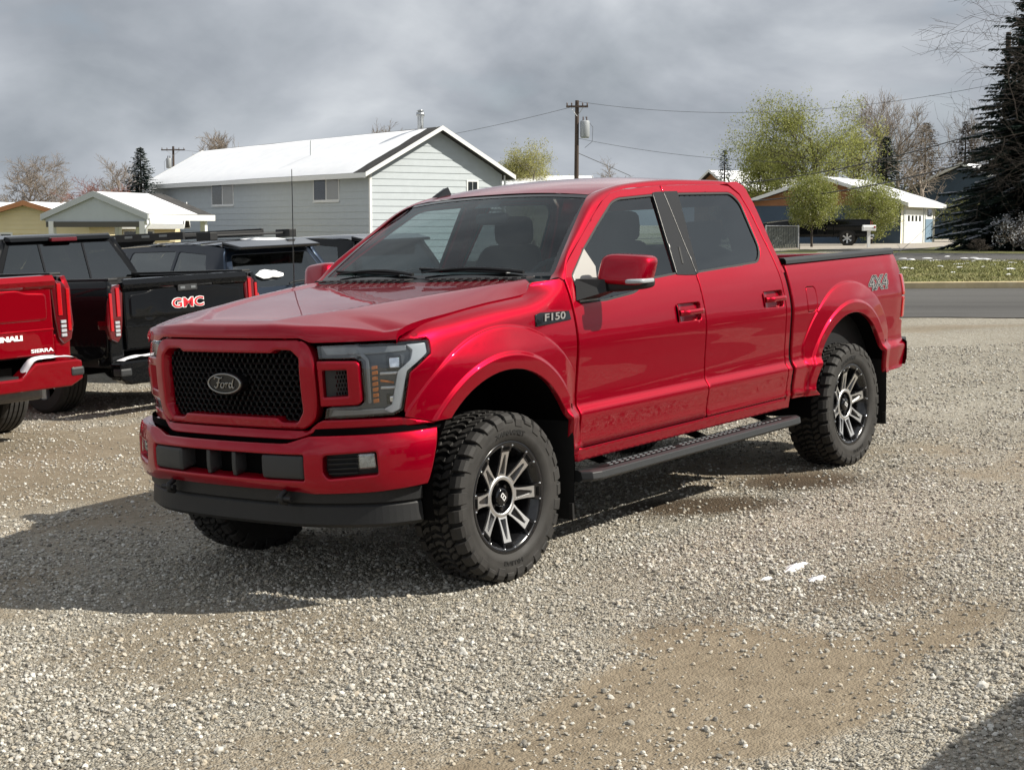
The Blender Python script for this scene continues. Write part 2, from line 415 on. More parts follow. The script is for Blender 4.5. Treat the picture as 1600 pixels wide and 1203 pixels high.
M['win_tint'] = glass_thin('tinted_window', (.10, .11, .115), f0=.13)
M['windshield'] = glass_thin('windshield_glass', (.66, .80, .83), refl=.75)
M['win_light'] = glass_thin('front_door_glass', (.36, .40, .40), f0=.10)
M['lens'] = glass_thin('clear_lens', (.86, .88, .90))
M['red_lens'] = pbr('red_tail_lens', (.40, .004, .008), .12, coat=1, var=.12, vscale=40)
M['red_lens_dark'] = pbr('dark_red_tail_lens', (.09, .002, .005), .12, coat=1)
M['amber'] = pbr('amber_reflector', (.42, .13, .025), .35, coat=.3)
M['lamp_grey'] = pbr('lamp_bezel_grey', (.20, .215, .225), .28, metal=.4)
M['lamp_dark'] = pbr('lamp_bezel_dark', (.105, .112, .120), .30, metal=.4)
M['mesh_black'] = pbr('grille_black', (.004, .004, .0045), .42, spec=.35)
M['dim_silver'] = pbr('smoked_chrome', (.30, .295, .28), .30, metal=.9)
M['fog_glass'] = pbr('fog_reflector', (.42, .44, .45), .22, metal=.85, var=.5, vscale=60)
M['decal_grey'] = pbr('decal_grey', (.20, .195, .19), .5)
M['groove'] = pbr('shaded_groove_rubber', (.0055, .0055, .0055), .8)  # blackened rubber, paints the shade between the tread blocks
M['drl'] = pbr('lamp_light_guide', (.36, .385, .41), .25, coat=.4)
M['interior'] = pbr('dark_cloth', (.022, .022, .024), .85, var=.2, vscale=12)
M['snow'] = pbr('snow', (.82, .83, .86), .75, var=.04, vscale=4, bump=.35, bscale=9)
M['white_letter'] = pbr('white_letter', (.78, .78, .78), .35)
M['red_letter'] = pbr('red_letter', (.55, .02, .03), .25, coat=.6)
M['sail'] = pbr('satin_mirror_sail', (.36, .35, .33), .35)
# ================================================================= the red crew cab pickup
def catmull(pts, n=24):
    pts = [Vector(p) for p in pts]; P = [pts[0]*2-pts[1]]+pts+[pts[-1]*2-pts[-2]]; out = []
    for i in range(1, len(P)-2):
        p0, p1, p2, p3 = P[i-1:i+3]
        t0 = 0; t1 = t0+(p1-p0).length**.5; t2 = t1+(p2-p1).length**.5; t3 = t2+(p3-p2).length**.5
        for k in range(n):
            t = t1+(t2-t1)*k/n
            a1 = p0*((t1-t)/(t1-t0))+p1*((t-t0)/(t1-t0)); a2 = p1*((t2-t)/(t2-t1))+p2*((t-t1)/(t2-t1)); a3 = p2*((t3-t)/(t3-t2))+p3*((t-t2)/(t3-t2))
            b1 = a1*((t2-t)/(t2-t0))+a2*((t-t0)/(t2-t0)); b2 = a2*((t3-t)/(t3-t1))+a3*((t-t1)/(t3-t1))
            out.append(b1*((t2-t)/(t2-t1))+b2*((t-t1)/(t2-t1)))
    out.append(pts[-1]); return out
class Plan:
    "a plan outline (front centre -> left side -> rear) measured along its length; s = -x on the straight side"
    def __init__(self, pts, n=24, sign=1):
        c = catmull(pts, n); self.p = np.array([(q.x, q.y) for q in c])
        ds = np.hypot(*np.diff(self.p, axis=0).T); self.s = np.concatenate([[0], np.cumsum(ds)])
        k = int(np.argmin(np.abs(self.p[:, 0]-pts[-1][0]*.3))) if pts[-1][0] < -1 else 0
        if pts[-1][0] < -1: self.s += -self.p[k, 0]-self.s[k]
        t = np.gradient(self.p, axis=0); t /= np.hypot(t[:, 0], t[:, 1])[:, None]; self.n = np.stack([t[:, 1]*-1, t[:, 0]], 1)*-1
        g = self.n  # outward = to the right of travel rearwards-left: fix sign so that side normal is +y
        if g[len(g)//2, 1] < 0 or g[0, 0] < 0: self.n = -self.n
    def at(self, s):
        sg = 1
        if s < self.s[0]: s = 2*self.s[0]-s; sg = -1
        f = lambda a: float(np.interp(s, self.s, a))
        return f(self.p[:, 0]), sg*f(self.p[:, 1]), f(self.n[:, 0]), sg*f(self.n[:, 1])
    def sx(self, x): return float(np.interp(-x, -self.p[:, 0], self.s))
    def sy(self, y):
        k = int(np.argmax(self.p[:, 1] >= self.p[:, 1].max()-.02))
        v = float(np.interp(abs(y), self.p[:k+1, 1], self.s[:k+1]))
        return v if y >= 0 else 2*self.s[0]-v
PB = Plan([(.885, 0), (.880, .25), (.855, .50), (.80, .65), (.715, .79), (.615, .90), (.50, .948), (.25, .972), (0, .981), (-.4, .985), (-1.2, .985), (-3, .985), (-4.4, .985), (-4.62, .982), (-4.74, .962), (-4.805, .90), (-4.82, .80)])
def warp(v, xs, ys): return interp(v, xs, ys)
profY = pchip([.38, .50, .555, .58, .60, .70, .742, .795, .83, 1.0, 1.12, 1.18, 1.28, 1.36, 1.42, 1.60, 1.93, 2.0],
              [.935, .944, .955, .970, .966, .982, .990, .963, .962, .977, .987, .982, .964, .943, .921, .8440, .70, .664])
XF, XR, ZW = -.015, -3.79, .50           # wheel arch centres
zseam = pchip([-.6, -.36, -.29, -.02, .27, .571, .65], [1.425, 1.394, 1.385, 1.366, 1.337, 1.301, 1.262])
yfen = pchip([-.03, 0, .022, .05, .09, .16], [.84, .885, .921, .950, .969, .982])
def bulge(x, z):
    b = 0
    for c in (XF, XR):
        r = math.hypot(x-c, z-ZW)
        if r < .80:
            k = .13*(1-smooth(.62, .92, z))
            q = min(1, max(0, (.762-k-r)/(.132))); nt = math.exp(-((r-(.766-k))/.014)**2)
            b = max(b, (.022*q+.007*smooth(0, .10, q)-.0035*nt)*(smooth(-.615, -.50, x) if c == XF else 1)+.013*(1-smooth(.612, .634, r)))
    return b
def surf(s, z):
    x, y, nx, ny = PB.at(s)
    yy = profY(z)
    if -.62 < x < .75:
        w = smooth(-.62, -.28, x); t = zseam(min(x, .62))-z
        w2 = smooth(.075, .20, t); yy = yy*(1-w)+w*(yfen(min(t, .16))*(1-w2)+yy*w2)
    d = yy-.985
    if x > .3: d = d*(1-.55*smooth(.45, .75, x)) if z < 1.26 else d
    d += bulge(x, z) if ny > .5 else 0
    return Vector((x+nx*d, y+ny*d, z))
sx, sy = PB.sx, PB.sy
def OUT(p): return Vector((.25 if p.x > .3 else 0, 1 if p.y > 0 else -1, .1)) if abs(p.y) > .6 else Vector((1 if p.x > -1 else -1, 0, .1))

truck = thing('pickup_truck', 'ruby red lifted crew cab pickup with black mesh grille in the foreground', 'pickup truck', mat=LOT)
RED = M['red']
# --- front fender
ol = [(sx(.49), 1.243), (sx(.63), 1.243), (sx(.577), 1.297), (sx(.42), 1.319), (sx(.27), 1.3355), (sx(.12), 1.351), (sx(-.02), 1.364), (sx(-.17), 1.374), (sx(-.29), 1.383), (sx(-.36), 1.41),
      (sx(-.42), 1.445), (sx(-.60), 1.455), (sx(-.628), 1.44), (sx(-.626), 1.27), (sx(-.614), .79), (sx(-.622), .575), (sx(-.625), .535), (sx(-.56), .535)]
ol += [(sx(a), b) for a, b in arc(XF, ZW, .545, 176, 41, 30)]
ol += [(sx(.50), .855), (sx(.625), .888), (sx(.622), .919), (sx(.594), 1.09), (sx(.50), 1.158), (sx(.482), 1.17), (sx(.480), 1.232)]
def rings(c): return [[(sx(p[0]), p[1]) for p in arc(c, ZW, r, -5, 185, 110)] for r in (.600, .608, .615, .622, .629, .636, .644, .665, .69, .714, .734, .746, .753, .759, .765, .771, .777, .785)]
ftop = [[(sx(x), zseam(x)-t) for x in np.linspace(-.40, .60, 70)] for t in (.008, .016, .024, .034, .046, .060)]
fl, fr = panel('front_fender', ol, surf, OUT, RED, truck, res=.016, edge=.005, depth=.03, mirror=True, feat=rings(XF)+ftop)
# --- doors
winF = rounded([(-.705, 1.318), (-.712, 1.465), (-.91, 1.598), (-1.14, 1.732), (-1.345, 1.845), (-1.43, 1.866), (-1.812, 1.882), (-1.728, 1.418), (-1.40, 1.402), (-1.25, 1.338), (-.95, 1.315)],
               [.015, .02, 0, 0, .03, .03, .015, .02, .05, .05, 0])
winR = rounded([(-2.066, 1.886), (-2.70, 1.882), (-2.775, 1.82), (-2.785, 1.52), (-2.70, 1.437), (-1.93, 1.412)], [.01, .07, .07, .08, .06, .015])
def S(poly): return [(sx(a), b) for a, b in poly]
doorF = [(-.637, .565), (-.629, .79), (-.641, 1.05), (-.643, 1.27), (-.645, 1.452), (-.70, 1.522), (-.958, 1.676), (-1.15, 1.79), (-1.273, 1.855), (-1.37, 1.893), (-1.508, 1.913), (-1.915, 1.932), (-1.915, .565)]
doorR = [(-1.925, .565), (-1.925, 1.932), (-2.60, 1.934), (-2.71, 1.920), (-2.795, 1.865), (-2.835, 1.76), (-2.875, 1.50), (-2.895, 1.30), (-2.90, .565)]
cupF = rounded([(-1.612, 1.148), (-1.612, 1.250), (-1.878, 1.248), (-1.872, 1.143)], .022)
cupR = rounded([(-2.622, 1.156), (-2.622, 1.256), (-2.878, 1.255), (-2.872, 1.150)], .022)
def glass_set(win, par, cup, hx0, hx1, hz, nm):
    g, gm = panel('window_pane', S(win), surf, OUT, M['win_light' if nm == 'f' else 'win_tint'], par, res=.06, edge=.002, depth=.003, lift=-.012, mirror=True)
    sl, slm = panel('window_seal', S(offset_loop(win, -.004)), surf, OUT, M['plastic'], par, res=.05, rstep=.03, edge=.003, depth=.012, lift=-.003, holes=[S(offset_loop(win, .012))], mirror=True)
    cp, cpm = panel('handle_cup', S(offset_loop(cup, -.003)), lambda s, z: surf(s, z)-Vector((0, .030*(1-((s+(hx0+hx1)/2)/.145)**4*.9), 0)), OUT, RED, par, res=.02, edge=.002, depth=.004, mirror=True)
    hb = MB()
    f = lambda u, v: None
    n = 14
    pts = []
    for i in range(n+1):
        x = hx0+(hx1-hx0)*i/n; y0 = surf(sx(x), hz).y; e = min(i, n-i)/n
        pts.append((x, y0-.012+.034*smooth(0, .16, e), hz))
    vs = []; 
    for (x, y, z) in pts:
        for k in range(8):
            a = 2*PI*k/8; vs.append((x, y+.012*math.cos(a), z+.017*math.sin(a)))
    fs = [(i*8+k, i*8+(k+1) % 8, (i+1)*8+(k+1) % 8, (i+1)*8+k) for i in range(n) for k in range(8)]+[tuple(range(8)), tuple(range(n*8+7, n*8-1, -1))]
    hb.add(vs, fs, True); h = hb.build('door_handle', RED, par); 
    res = [g, gm, sl, slm, cp, cpm, h, mirrored(h)]
    return res
def reparent(objs, l, r):
    for i, o in enumerate(objs): o.parent = l if i % 2 == 0 else r
def fixside(o):
    "children of a mirrored part sit in its already mirrored frame"
    for c in o.children: c.scale = (1, 1, 1)
dfl, dfr = panel('front_door', S(doorF), surf, OUT, RED, truck, res=.032, edge=.0045, depth=.03, holes=[S(winF), S(cupF)], mirror=True)
drl, drr = panel('rear_door', S(doorR), surf, OUT, RED, truck, res=.032, edge=.0045, depth=.03, holes=[S(winR), S(cupR)], mirror=True)
for (l, r, win, cup, a, b, z) in ((dfl, dfr, winF, cupF, -1.655, -1.893, 1.197), (drl, drr, winR, cupR, -2.665, -2.893, 1.205)):
    reparent(glass_set(win, truck, cup, a, b, z, 'f' if l is dfl else 'r'), l, r); fixside(r)
# black pillar covers between the side windows
for (l, r, pl) in ((dfl, dfr, [(-1.712, 1.412), (-1.800, 1.888), (-1.840, 1.893), (-1.9165, 1.894), (-1.9165, 1.400), (-1.80, 1.405)]), (drl, drr, [(-1.9215, 1.402), (-1.9215, 1.895), (-2.078, 1.895), (-2.072, 1.868), (-1.950, 1.412)])):
    a, b = panel('pillar_cover', S(pl), surf, OUT, M['satin_black'], l, res=.04, edge=.003, depth=.012, lift=.003, mirror=True); b.parent = r; b.scale = (1, 1, 1)
a = panel('keypad_strip', S(rounded([(-1.805, 1.470), (-1.838, 1.568), (-1.853, 1.568), (-1.822, 1.470)], .006)), surf, OUT, M['plastic'], dfl, res=.03, edge=.002, depth=.006, lift=.007)
# sail panel under the mirror
a, b = panel('mirror_sail', S([(-.712, 1.325), (-.720, 1.462), (-.915, 1.596), (-.955, 1.50), (-.87, 1.326)]), surf, OUT, M['sail'], dfl, res=.04, edge=.003, depth=.01, lift=.002, mirror=True); b.parent = dfr; b.scale = (1, 1, 1)
# --- cab corner, rocker
cc = [(-2.908, .535), (-2.905, 1.30), (-2.884, 1.50), (-2.845, 1.76), (-2.805, 1.870), (-2.72, 1.930), (-2.66, 1.945), (-2.84, 1.950), (-2.90, 1.92), (-2.935, 1.80), (-2.952, 1.45), (-2.960, 1.25), (-2.960, .535)]
panel('cab_corner', S(cc), surf, OUT, RED, truck, res=.03, edge=.004, depth=.04, mirror=True)
panel('rocker_panel', S([(-.632, .492), (-.632, .558), (-2.975, .558), (-2.975, .492)]), surf, OUT, RED, truck, res=.03, rstep=.06, edge=.006, depth=.05, mirror=True)
# --- pickup bed side
bs = [(-3.006, .545), (-3.006, 1.25), (-3.002, 1.412), (-4.64, 1.410), (-4.672, 1.396), (-4.69, 1.30), (-4.70, 1.268), (-4.668, 1.262), (-4.662, .935), (-4.70, .928), (-4.735, .915), (-4.735, .60), (-4.70, .585), (-4.40, .575)]
bs += arc(XR, ZW, .545, 172, 8, 34)+[(-3.33, .535)]
bs = [(sx(p[0]), p[1]) if isinstance(p, tuple) else p for p in bs]
fuel = rounded([(-3.19, 1.085), (-3.19, 1.255), (-3.325, 1.25), (-3.335, 1.17), (-3.315, 1.085)], .035)
bl = panel('bed_side', bs, surf, OUT, RED, truck, res=.018, edge=.005, depth=.03, holes=[S(fuel)], feat=rings(XR))
panel('fuel_door', S(offset_loop(fuel, .005)), surf, OUT, RED, bl, res=.03, edge=.004, depth=.015)
panel('fuel_door_recess', S(offset_loop(fuel, -.006)), surf, OUT, M['dark'], bl, res=.06, edge=.002, depth=.004, lift=-.013)
br = panel('bed_side', bs, surf, OUT, RED, truck, res=.04, edge=.005, depth=.03); br.scale = (1, -1, 1)
panel('cab_gap_shade', S([(-2.952, .55), (-2.952, 1.25), (-2.946, 1.40), (-3.014, 1.40), (-3.014, .55)]), surf, OUT, M['dark'], truck, res=.06, edge=.001, depth=.003, lift=-.017, mirror=True)  # near-black sheet standing in for the shade between cab and bed
for sg in (1, -1):
    prof = [(.862, 1.40), (.862, 1.440), (.872, 1.449), (.925, 1.449), (.940, 1.436), (.942, 1.412)]
    ends = [-2.996, -4.62, -4.665]
    f = MB()
    f.add([(x, sg*(y-(.03 if x == -4.665 else 0)), z-(.012 if x == -4.665 else 0)) for x in ends for y, z in prof], [(i*6+k, i*6+k+1, (i+1)*6+k+1, (i+1)*6+k) if sg > 0 else (i*6+k, (i+1)*6+k, (i+1)*6+k+1, i*6+k+1) for i in range(2) for k in range(5)])
    f.build('bed_rail_cap', M['charcoal'], truck, bevel=.004)
b_in = MB(); b_in.box((-4.68, -.86, .72), (-3.0, .86, .76))
for sg in (1, -1): b_in.box((-4.68, min(sg*.80, sg*.862), .72), (-3.0, max(sg*.80, sg*.862), 1.405))
b_in.box((-3.04, -.86, .72), (-2.998, .86, 1.41)); b_in.build('bed_liner', M['plastic'], truck)
tg = MB(); tg.box((-4.80, -.80, .80), (-4.715, .80, 1.42)); tailgate = tg.build('tailgate', RED, truck, bevel=.02, seg=3)
# --- tail lamps on the bed corners
tl0, tl1 = sx(-4.672), sx(-4.80)
for (z0, z1, mm) in ((1.105, 1.258, 'red_lens'), (.945, 1.095, 'red_lens')):
    panel('tail_lamp', rounded([(tl0, z0), (tl0, z1), (tl1, z1), (tl1, z0)], .015), surf, OUT, M[mm], truck, res=.02, edge=.006, depth=.03, lift=.008, mirror=True)
panel('tail_lamp_bezel', [(tl0-.012, .935), (tl0-.012, 1.268), (tl1+.01, 1.268), (tl1+.01, .935)], surf, OUT, M['gloss_black'], truck, res=.03, edge=.004, depth=.03, lift=-.012, mirror=True)
# --- rear bumper
rb = MB()
def rbf(u, v):
    w = -1+2*u; y = w*.99; x = -4.92+.20*max(0, (abs(w)-.72)/.28)**2.2
    p = [(0.03, .60), (0, .64), (-.005, .70), (0, .765), (.05, .785)][0:5]
    k = min(3, int(v*4)); t = v*4-k; a, b = p[k], p[k+1]
    return Vector((x+a[0]+(b[0]-a[0])*t, y*(1-.01*(1-v)), a[1]+(b[1]-a[1])*t))
rb.grid(rbf, 36, 8); rb.build('rear_bumper', RED, truck)
rp = MB(); rp.box((-4.88, -.86, .66), (-4.70, .86, .790)); rp.build('bumper_step', M['plastic'], truck, bevel=.01)
for sg in (1, -1):
    q = MB(); q.box((-4.835, min(sg*.80, sg*.935), .75), (-4.74, max(sg*.80, sg*.935), .792)); q.build('bumper_corner_pad', M['charcoal'], truck, bevel=.012)
# --- hood
zh = pchip([-.75, -.62, -.5, -.2, .2, .56, .74, .82, .87], [1.482, 1.474, 1.462, 1.441, 1.411, 1.378, 1.358, 1.343, 1.325])
def xpl(y): return PB.at(sy(y))[0]
ycr = lambda x: interp(x, [-.5, -.45, .2, .557, .742, .82], [.80, .79, .63, .50, .345, .285])
def hz(x, y):
    a = abs(y); yc = ycr(x); z = zh(x)
    if a > yc:
        t = min(1, (a-yc)/(.886-yc)); zs = zseam(x)+.003
        z = z+(zs-z)*(t*.45+.55*t*t)
    z -= .011*(1-smooth(yc-.075, yc-.035, a))*(1-smooth(.76, .815, x))
    return z
def hoodf(u, v):
    w = -1+2*v; a = abs(w)
    y = w*.884
    xl = xpl(y)+.012-.004*a; xb = -.60+.19*max(0, (a-.25)/.75)**2
    xn = xl-.055+.012*a
    zl = 1.268 if a < .54 else 1.268-.022*smooth(.54, .62, a)
    if u < .86:
        x = xb+(xn-xb)*(u/.86)**.9; return Vector((x, y, hz(x, y)))
    t = (u-.86)/.14; zt = hz(xn, y)
    ang = t*PI/2
    return Vector((xn+(xl-xn)*math.sin(ang)**.8, y, zl+(zt-zl)*(math.cos(ang)**.9 if t < 1 else 0)))
hd = MB(); hd.grid(hoodf, 70, 96)
# fold the rim of the hood down so that the shut lines have depth
n_u, n_v = 70, 96; W = n_v+1; idx = lambda i, j: i*W+j
rim = [idx(i, 0) for i in range(n_u+1)]+[idx(n_u, j) for j in range(1, n_v+1)]+[idx(i, n_v) for i in range(n_u-1, -1, -1)]
b0 = len(hd.v)
hd.v += [hd.v[k].copy() for k in rim]; b1 = len(hd.v)
hd.v += [hd.v[k]+(Vector((0, 0, -.03)) if hd.v[k].x < .3 or abs(hd.v[k].y) > .87 else Vector((-.035, 0, -.002))) for k in rim]
for i in range(len(rim)-1): hd.f.append([b0+i, b0+i+1, b1+i+1, b1+i]); hd.sm.append(False)
hood = hd.build('hood', RED, truck)
for f in hood.data.polygons: pass
# --- grille surround, mesh, emblem
def lin(poly): return poly+[(-a, b) for a, b in poly[::-1]]
so = lin([(.0, 1.264), (.485, 1.264), (.535, 1.235), (.562, 1.17), (.566, .98), (.548, .888), (.492, .843), (.0, .832)][1:-1])
si = lin([(.315, 1.200), (.335, 1.216), (.435, 1.214), (.482, 1.178), (.487, .925), (.447, .872), (.345, .872), (.325, .892)])
YZ = lambda poly: [(sy(a), b) for a, b in poly]
so_s, si_s = YZ(rounded(so, .03)), YZ(rounded(si, .012, 2))
SREF = Vector((1, 0, 0))
gs = panel('grille_surround', so_s, lambda s, z: surf(s, z)+Vector((.018+.012*math.cos((z-1.05)/.22*1.3), 0, 0)), SREF, RED, truck, res=.03, edge=.012, depth=.075, holes=[si_s])
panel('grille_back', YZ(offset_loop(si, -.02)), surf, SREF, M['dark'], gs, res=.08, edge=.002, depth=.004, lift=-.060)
gm = MB()
hw, hh = .0385, .026
row = 0; z = .872
while z < 1.22:
    y = -.50+(hw/2 if row % 2 else 0)
    while y < .50:
        if pip(y, z, si):
            c = surf(sy(y), z); tang = (surf(sy(y)+.01, z)-surf(sy(y)-.01, z)).normalized(); nn = Vector((tang.y, -tang.x, 0)); nn = nn if nn.x > 0 else -nn
            o_ = []; i_ = []; bk = []
            for k in range(6):
                a = PI/6+k*PI/3; ox, oz = math.cos(a), math.sin(a)
                o_.append(c+tang*(ox*hw*.585)+Vector((0, 0, oz*hh*.67))-nn*.030)
                i_.append(c+tang*(ox*hw*.40)+Vector((0, 0, oz*hh*.44))-nn*.024)
                bk.append(c+tang*(ox*hw*.36)+Vector((0, 0, oz*hh*.40))-nn*.052)
            fs = []
            for k in range(6):
                k2 = (k+1) % 6; fs += [(k, k2, 6+k2, 6+k), (6+k, 6+k2, 12+k2, 12+k)]
            gm.add(o_+i_+bk, fs)
        y += hw
    z += hh; row += 1
gmo = gm.build('grille_mesh', M['mesh_black'], gs); tag(gmo, kind='stuff')
def oval(a, b, n=40): return [(a*math.cos(2*PI*i/n), b*math.sin(2*PI*i/n)) for i in range(n)]
EMX = .912
em = MB(); em.prism([(p[0], p[1]+1.05) for p in oval(.122, .054)], 'x', EMX-.05, EMX); emb = em.build('emblem', M['satin_black'], truck, bevel=.006)
rg = MB()
ro, ri = oval(.117, .0495, 48), oval(.108, .0425, 48)
rg.add([(EMX+.001, a, 1.05+b) for a, b in ro]+[(EMX+.006, a*.98, 1.05+b*.98) for a, b in ro]+[(EMX+.006, a*1.01, 1.05+b*1.01) for a, b in ri]+[(EMX+.001, a, 1.05+b) for a, b in ri],
       [(r_*48+k, r_*48+(k+1) % 48, (r_+1)*48+(k+1) % 48, (r_+1)*48+k) for r_ in range(3) for k in range(48)], True)
rg.build('emblem_ring', M['dim_silver'], emb)
# hand-drawn script lettering; u to the reader's right = -... the reader faces -x, so right is +y
scr = MB()
def stroke(pts, w=.0042):
    c = catmull([(a, b, 0) for a, b in pts], 6); scr.tube([(EMX+.003, p.x, 1.05+p.y) for p in c], [w*(.55+.45*math.sin(PI*min(1, .15+i/len(c)))) for i in range(len(c))], 6)
stroke([(-.066, .020), (-.060, .030), (-.040, .028), (-.020, .026), (-.008, .031)], .0050)
stroke([(-.030, .026), (-.038, .006), (-.046, -.014), (-.058, -.022), (-.068, -.014)], .0052)
stroke([(-.052, .002), (-.038, .005), (-.024, .004)], .0040)
stroke([(-.008, .004), (-.020, -.002), (-.022, -.016), (-.010, -.020), (.000, -.010), (-.002, .002), (-.010, .003)], .0042)
stroke([(.000, -.002), (.010, .000), (.018, .004), (.012, -.018)], .0042)
stroke([(.016, -.006), (.024, .003), (.033, .003)], .0042)
stroke([(.056, -.002), (.044, .004), (.037, -.008), (.043, -.019), (.054, -.012), (.062, .008), (.070, .026)], .0044)
stroke([(.066, .018), (.058, -.006), (.062, -.020), (.074, -.014)], .0044)
tag(scr.build('emblem_lettering', M['dim_silver'], emb), 'silver script lettering Ford on the oval emblem')
# --- headlamps: C-shaped lens round a red bracket with a black vent
lamp = [(sy(.565), 1.168), (sy(.560), 1.232), (sx(.64), 1.236), (sx(.487), 1.232), (sx(.485), 1.172), (sx(.502), 1.162), (sx(.598), 1.090), (sx(.627), .919), (sx(.660), .898), (sy(.575), .888), (sy(.588), .942), (sy(.735), .948), (sy(.752), .968), (sy(.748), 1.150), (sy(.730), 1.166)]
lamp = rounded(lamp, .008, 2)
hb_l = panel('headlamp', offset_loop(lamp, .002), surf, OUT, M['lamp_dark'], truck, res=.03, edge=.004, depth=.05, lift=-.040)
def lampart(nm, poly, mat, lift, depth=.01, holes=(), edge=.003, rad=.006): return panel(nm, rounded(poly, rad, 2), surf, OUT, M[mat], hb_l, res=.02, edge=edge, depth=depth, lift=lift, holes=holes)
# the bright light guide that follows the C
lampart('light_guide', [(sy(.600), 1.185), (sy(.580), 1.222), (sx(.60), 1.222), (sx(.600), 1.196), (sy(.79), 1.186)], 'lamp_grey', -.016, .02)
lampart('light_guide', [(sx(.60), 1.224), (sx(.497), 1.224), (sx(.497), 1.176), (sx(.605), 1.098), (sx(.634), .925), (sx(.668), .906), (sx(.690), .925), (sx(.665), .945), (sx(.640), 1.098), (sx(.585), 1.150), (sx(.570), 1.195)], 'drl', -.014, .02)
lampart('light_guide', [(sy(.600), .900), (sx(.672), .908), (sx(.692), .928), (sy(.72), .926), (sy(.615), .930)], 'lamp_grey', -.016, .02)
lampart('light_guide', [(sy(.765), .955), (sy(.765), 1.155), (sy(.740), 1.180), (sy(.740), 1.194), (sy(.758), 1.190), (sy(.777), 1.160), (sy(.777), .955)], 'lamp_grey', -.014, .02)
for k in range(7): lampart('amber_reflector', [(sy(.785), .955+k*.026), (sy(.785), .972+k*.026), (sy(.806), .975+k*.026), (sy(.806), .958+k*.026)], 'amber', -.022, .01, edge=.002, rad=.002)
for (z0, z1) in ((1.085, 1.097), (1.018, 1.030)): lampart('lamp_divider', [(sy(.815), z0), (sy(.815), z1), (sx(.640), z1), (sx(.645), z0)], 'silver', -.020, .02, edge=.003, rad=.003)
lampart('lamp_blade', [(sy(.815), 1.052), (sy(.815), 1.062), (sx(.655), 1.050), (sx(.655), 1.042)], 'amber', -.024, .01, edge=.002, rad=.002)
for (z0, z1, y0, y1) in ((1.105, 1.178, .84, .895), (.945, .995, .835, .885)):
    lampart('projector_bezel', [(sy(y0), z0), (sy(y0), z1), (sy(y1), z1), (sy(y1), z0)], 'gloss_black', -.026, .02)
    lampart('projector_lens', [(sy(y0+.012), z0+.012), (sy(y0+.012), z1-.012), (sy(y1-.008), z1-.012), (sy(y1-.008), z0+.012)], 'chrome', -.020, .008, edge=.004)
panel('lamp_lens', lamp, surf, OUT, M['lens'], hb_l, res=.03, edge=.006, depth=.03, lift=.003)
def mirror_tree(o):
    c = o.copy(); COL.objects.link(c); c.scale = (1, -1, 1)
    for ch in list(o.children): k = ch.copy(); COL.objects.link(k); k.parent = c
mirror_tree(hb_l)
box = rounded([(sy(.566), .950), (sy(.560), 1.160), (sy(.730), 1.156), (sy(.742), 1.140), (sy(.745), .970), (sy(.730), .955)], [.01, .01, .02, .02, .02, .02])
vent = rounded([(sy(.585), .992), (sy(.585), 1.118), (sy(.692), 1.118), (sy(.692), .996)], .006)
bk = panel('lamp_bracket', box, surf, OUT, RED, truck, res=.025, edge=.010, depth=.07, lift=.016, holes=[vent])
def ventf(s, z): 
    p = surf(s, z); t = (s-sy(.585))/(sy(.692)-sy(.585)); return p-Vector((.018+.045*max(0, min(1, t)), .02*t, 0))
panel('bracket_vent', offset_loop(vent, -.004), ventf, Vector((1, .3, 0)), M['charcoal'], bk, res=.03, edge=.002, depth=.004)
vm = MB()
for i in range(5):
    for j in range(6):
        s0 = sy(.625)+i*.012+(j % 2)*.006; zz = 1.005+j*.019; c = ventf(s0, zz)+Vector((.004, .002, 0))
        vm.add([c+Vector((0, .005*math.cos(a), .008*math.sin(a))) for a in np.arange(6)*PI/3], [tuple(range(6))])
tag(vm.build('vent_mesh', M['gloss_black'], bk), kind='stuff')
mirror_tree(bk)
# --- lower fascia between lamps and bumper
gapz = lambda s: interp(s-sy(0), [0, .43, .56, .9, 1.4], [.796, .796, .842, .846, .858])
low = []
for s in np.linspace(sy(0), sx(.50), 36): low.append((s, gapz(s)))
up = [(sx(.625), .885), (sy(.575), .884), (sy(.552), .875), (sy(.500), .838), (sy(.0), .826)]
lh = low+up
full = lh[:-1]+[(2*sy(0)-s, z) for s, z in lh[::-1]][1:-1]
full = low+up[:-1]+[(2*sy(0)-s, z) for s, z in up[:-1][::-1]]+[(2*sy(0)-s, z) for s, z in low[::-1]][:-1]
def lowf(s, z):
    p = surf(s, z); w = 1-smooth(.55, .75, abs(p.y)); p.x += .032*w*(1-smooth(.80, .84, z)*.6); return p
panel('lower_fascia', full, lowf, lambda p: Vector((1, .5*(1 if p.y > 0 else -1), .2)), RED, truck, res=.03, edge=.006, depth=.05)
# --- front bumper
PF = Plan([(.985, 0), (.975, .27), (.940, .52), (.875, .69), (.765, .86), (.64, .945), (.56, .972), (.44, .992)])
fy = PF.sy
def fx(x): return float(np.interp(-x, -PF.p[:, 0], PF.s))
bprof = pchip([.535, .56, .60, .66, .72, .775, .80, .83, .85], [-.065, -.028, -.006, .004, .002, -.010, -.022, -.045, -.075])
def bsurf(s, z):
    x, y, nx, ny = PF.at(s); d = bprof(z-.0)
    d *= (1-.5*smooth(.45, .6, abs(s)))
    return Vector((x+nx*d, y+ny*d, z))
btop = lambda s: interp(abs(s), [0, .43, .55, 1.3], [.787, .787, .822, .832])
send0, send1 = fx(.482), fx(.565)
bo = [(s, btop(s)) for s in np.linspace(-send0, send0, 60)]+[(send1, .572), (fy(.80), .552), (fy(.56), .545), (fy(.36), .556), (0, .556), (-fy(.36), .556), (-fy(.56), .545), (-fy(.80), .552), (-send1, .572)]
op = rounded([(-fy(.53), .612), (-fy(.53), .738), (fy(.53), .738), (fy(.53), .612)], .012)
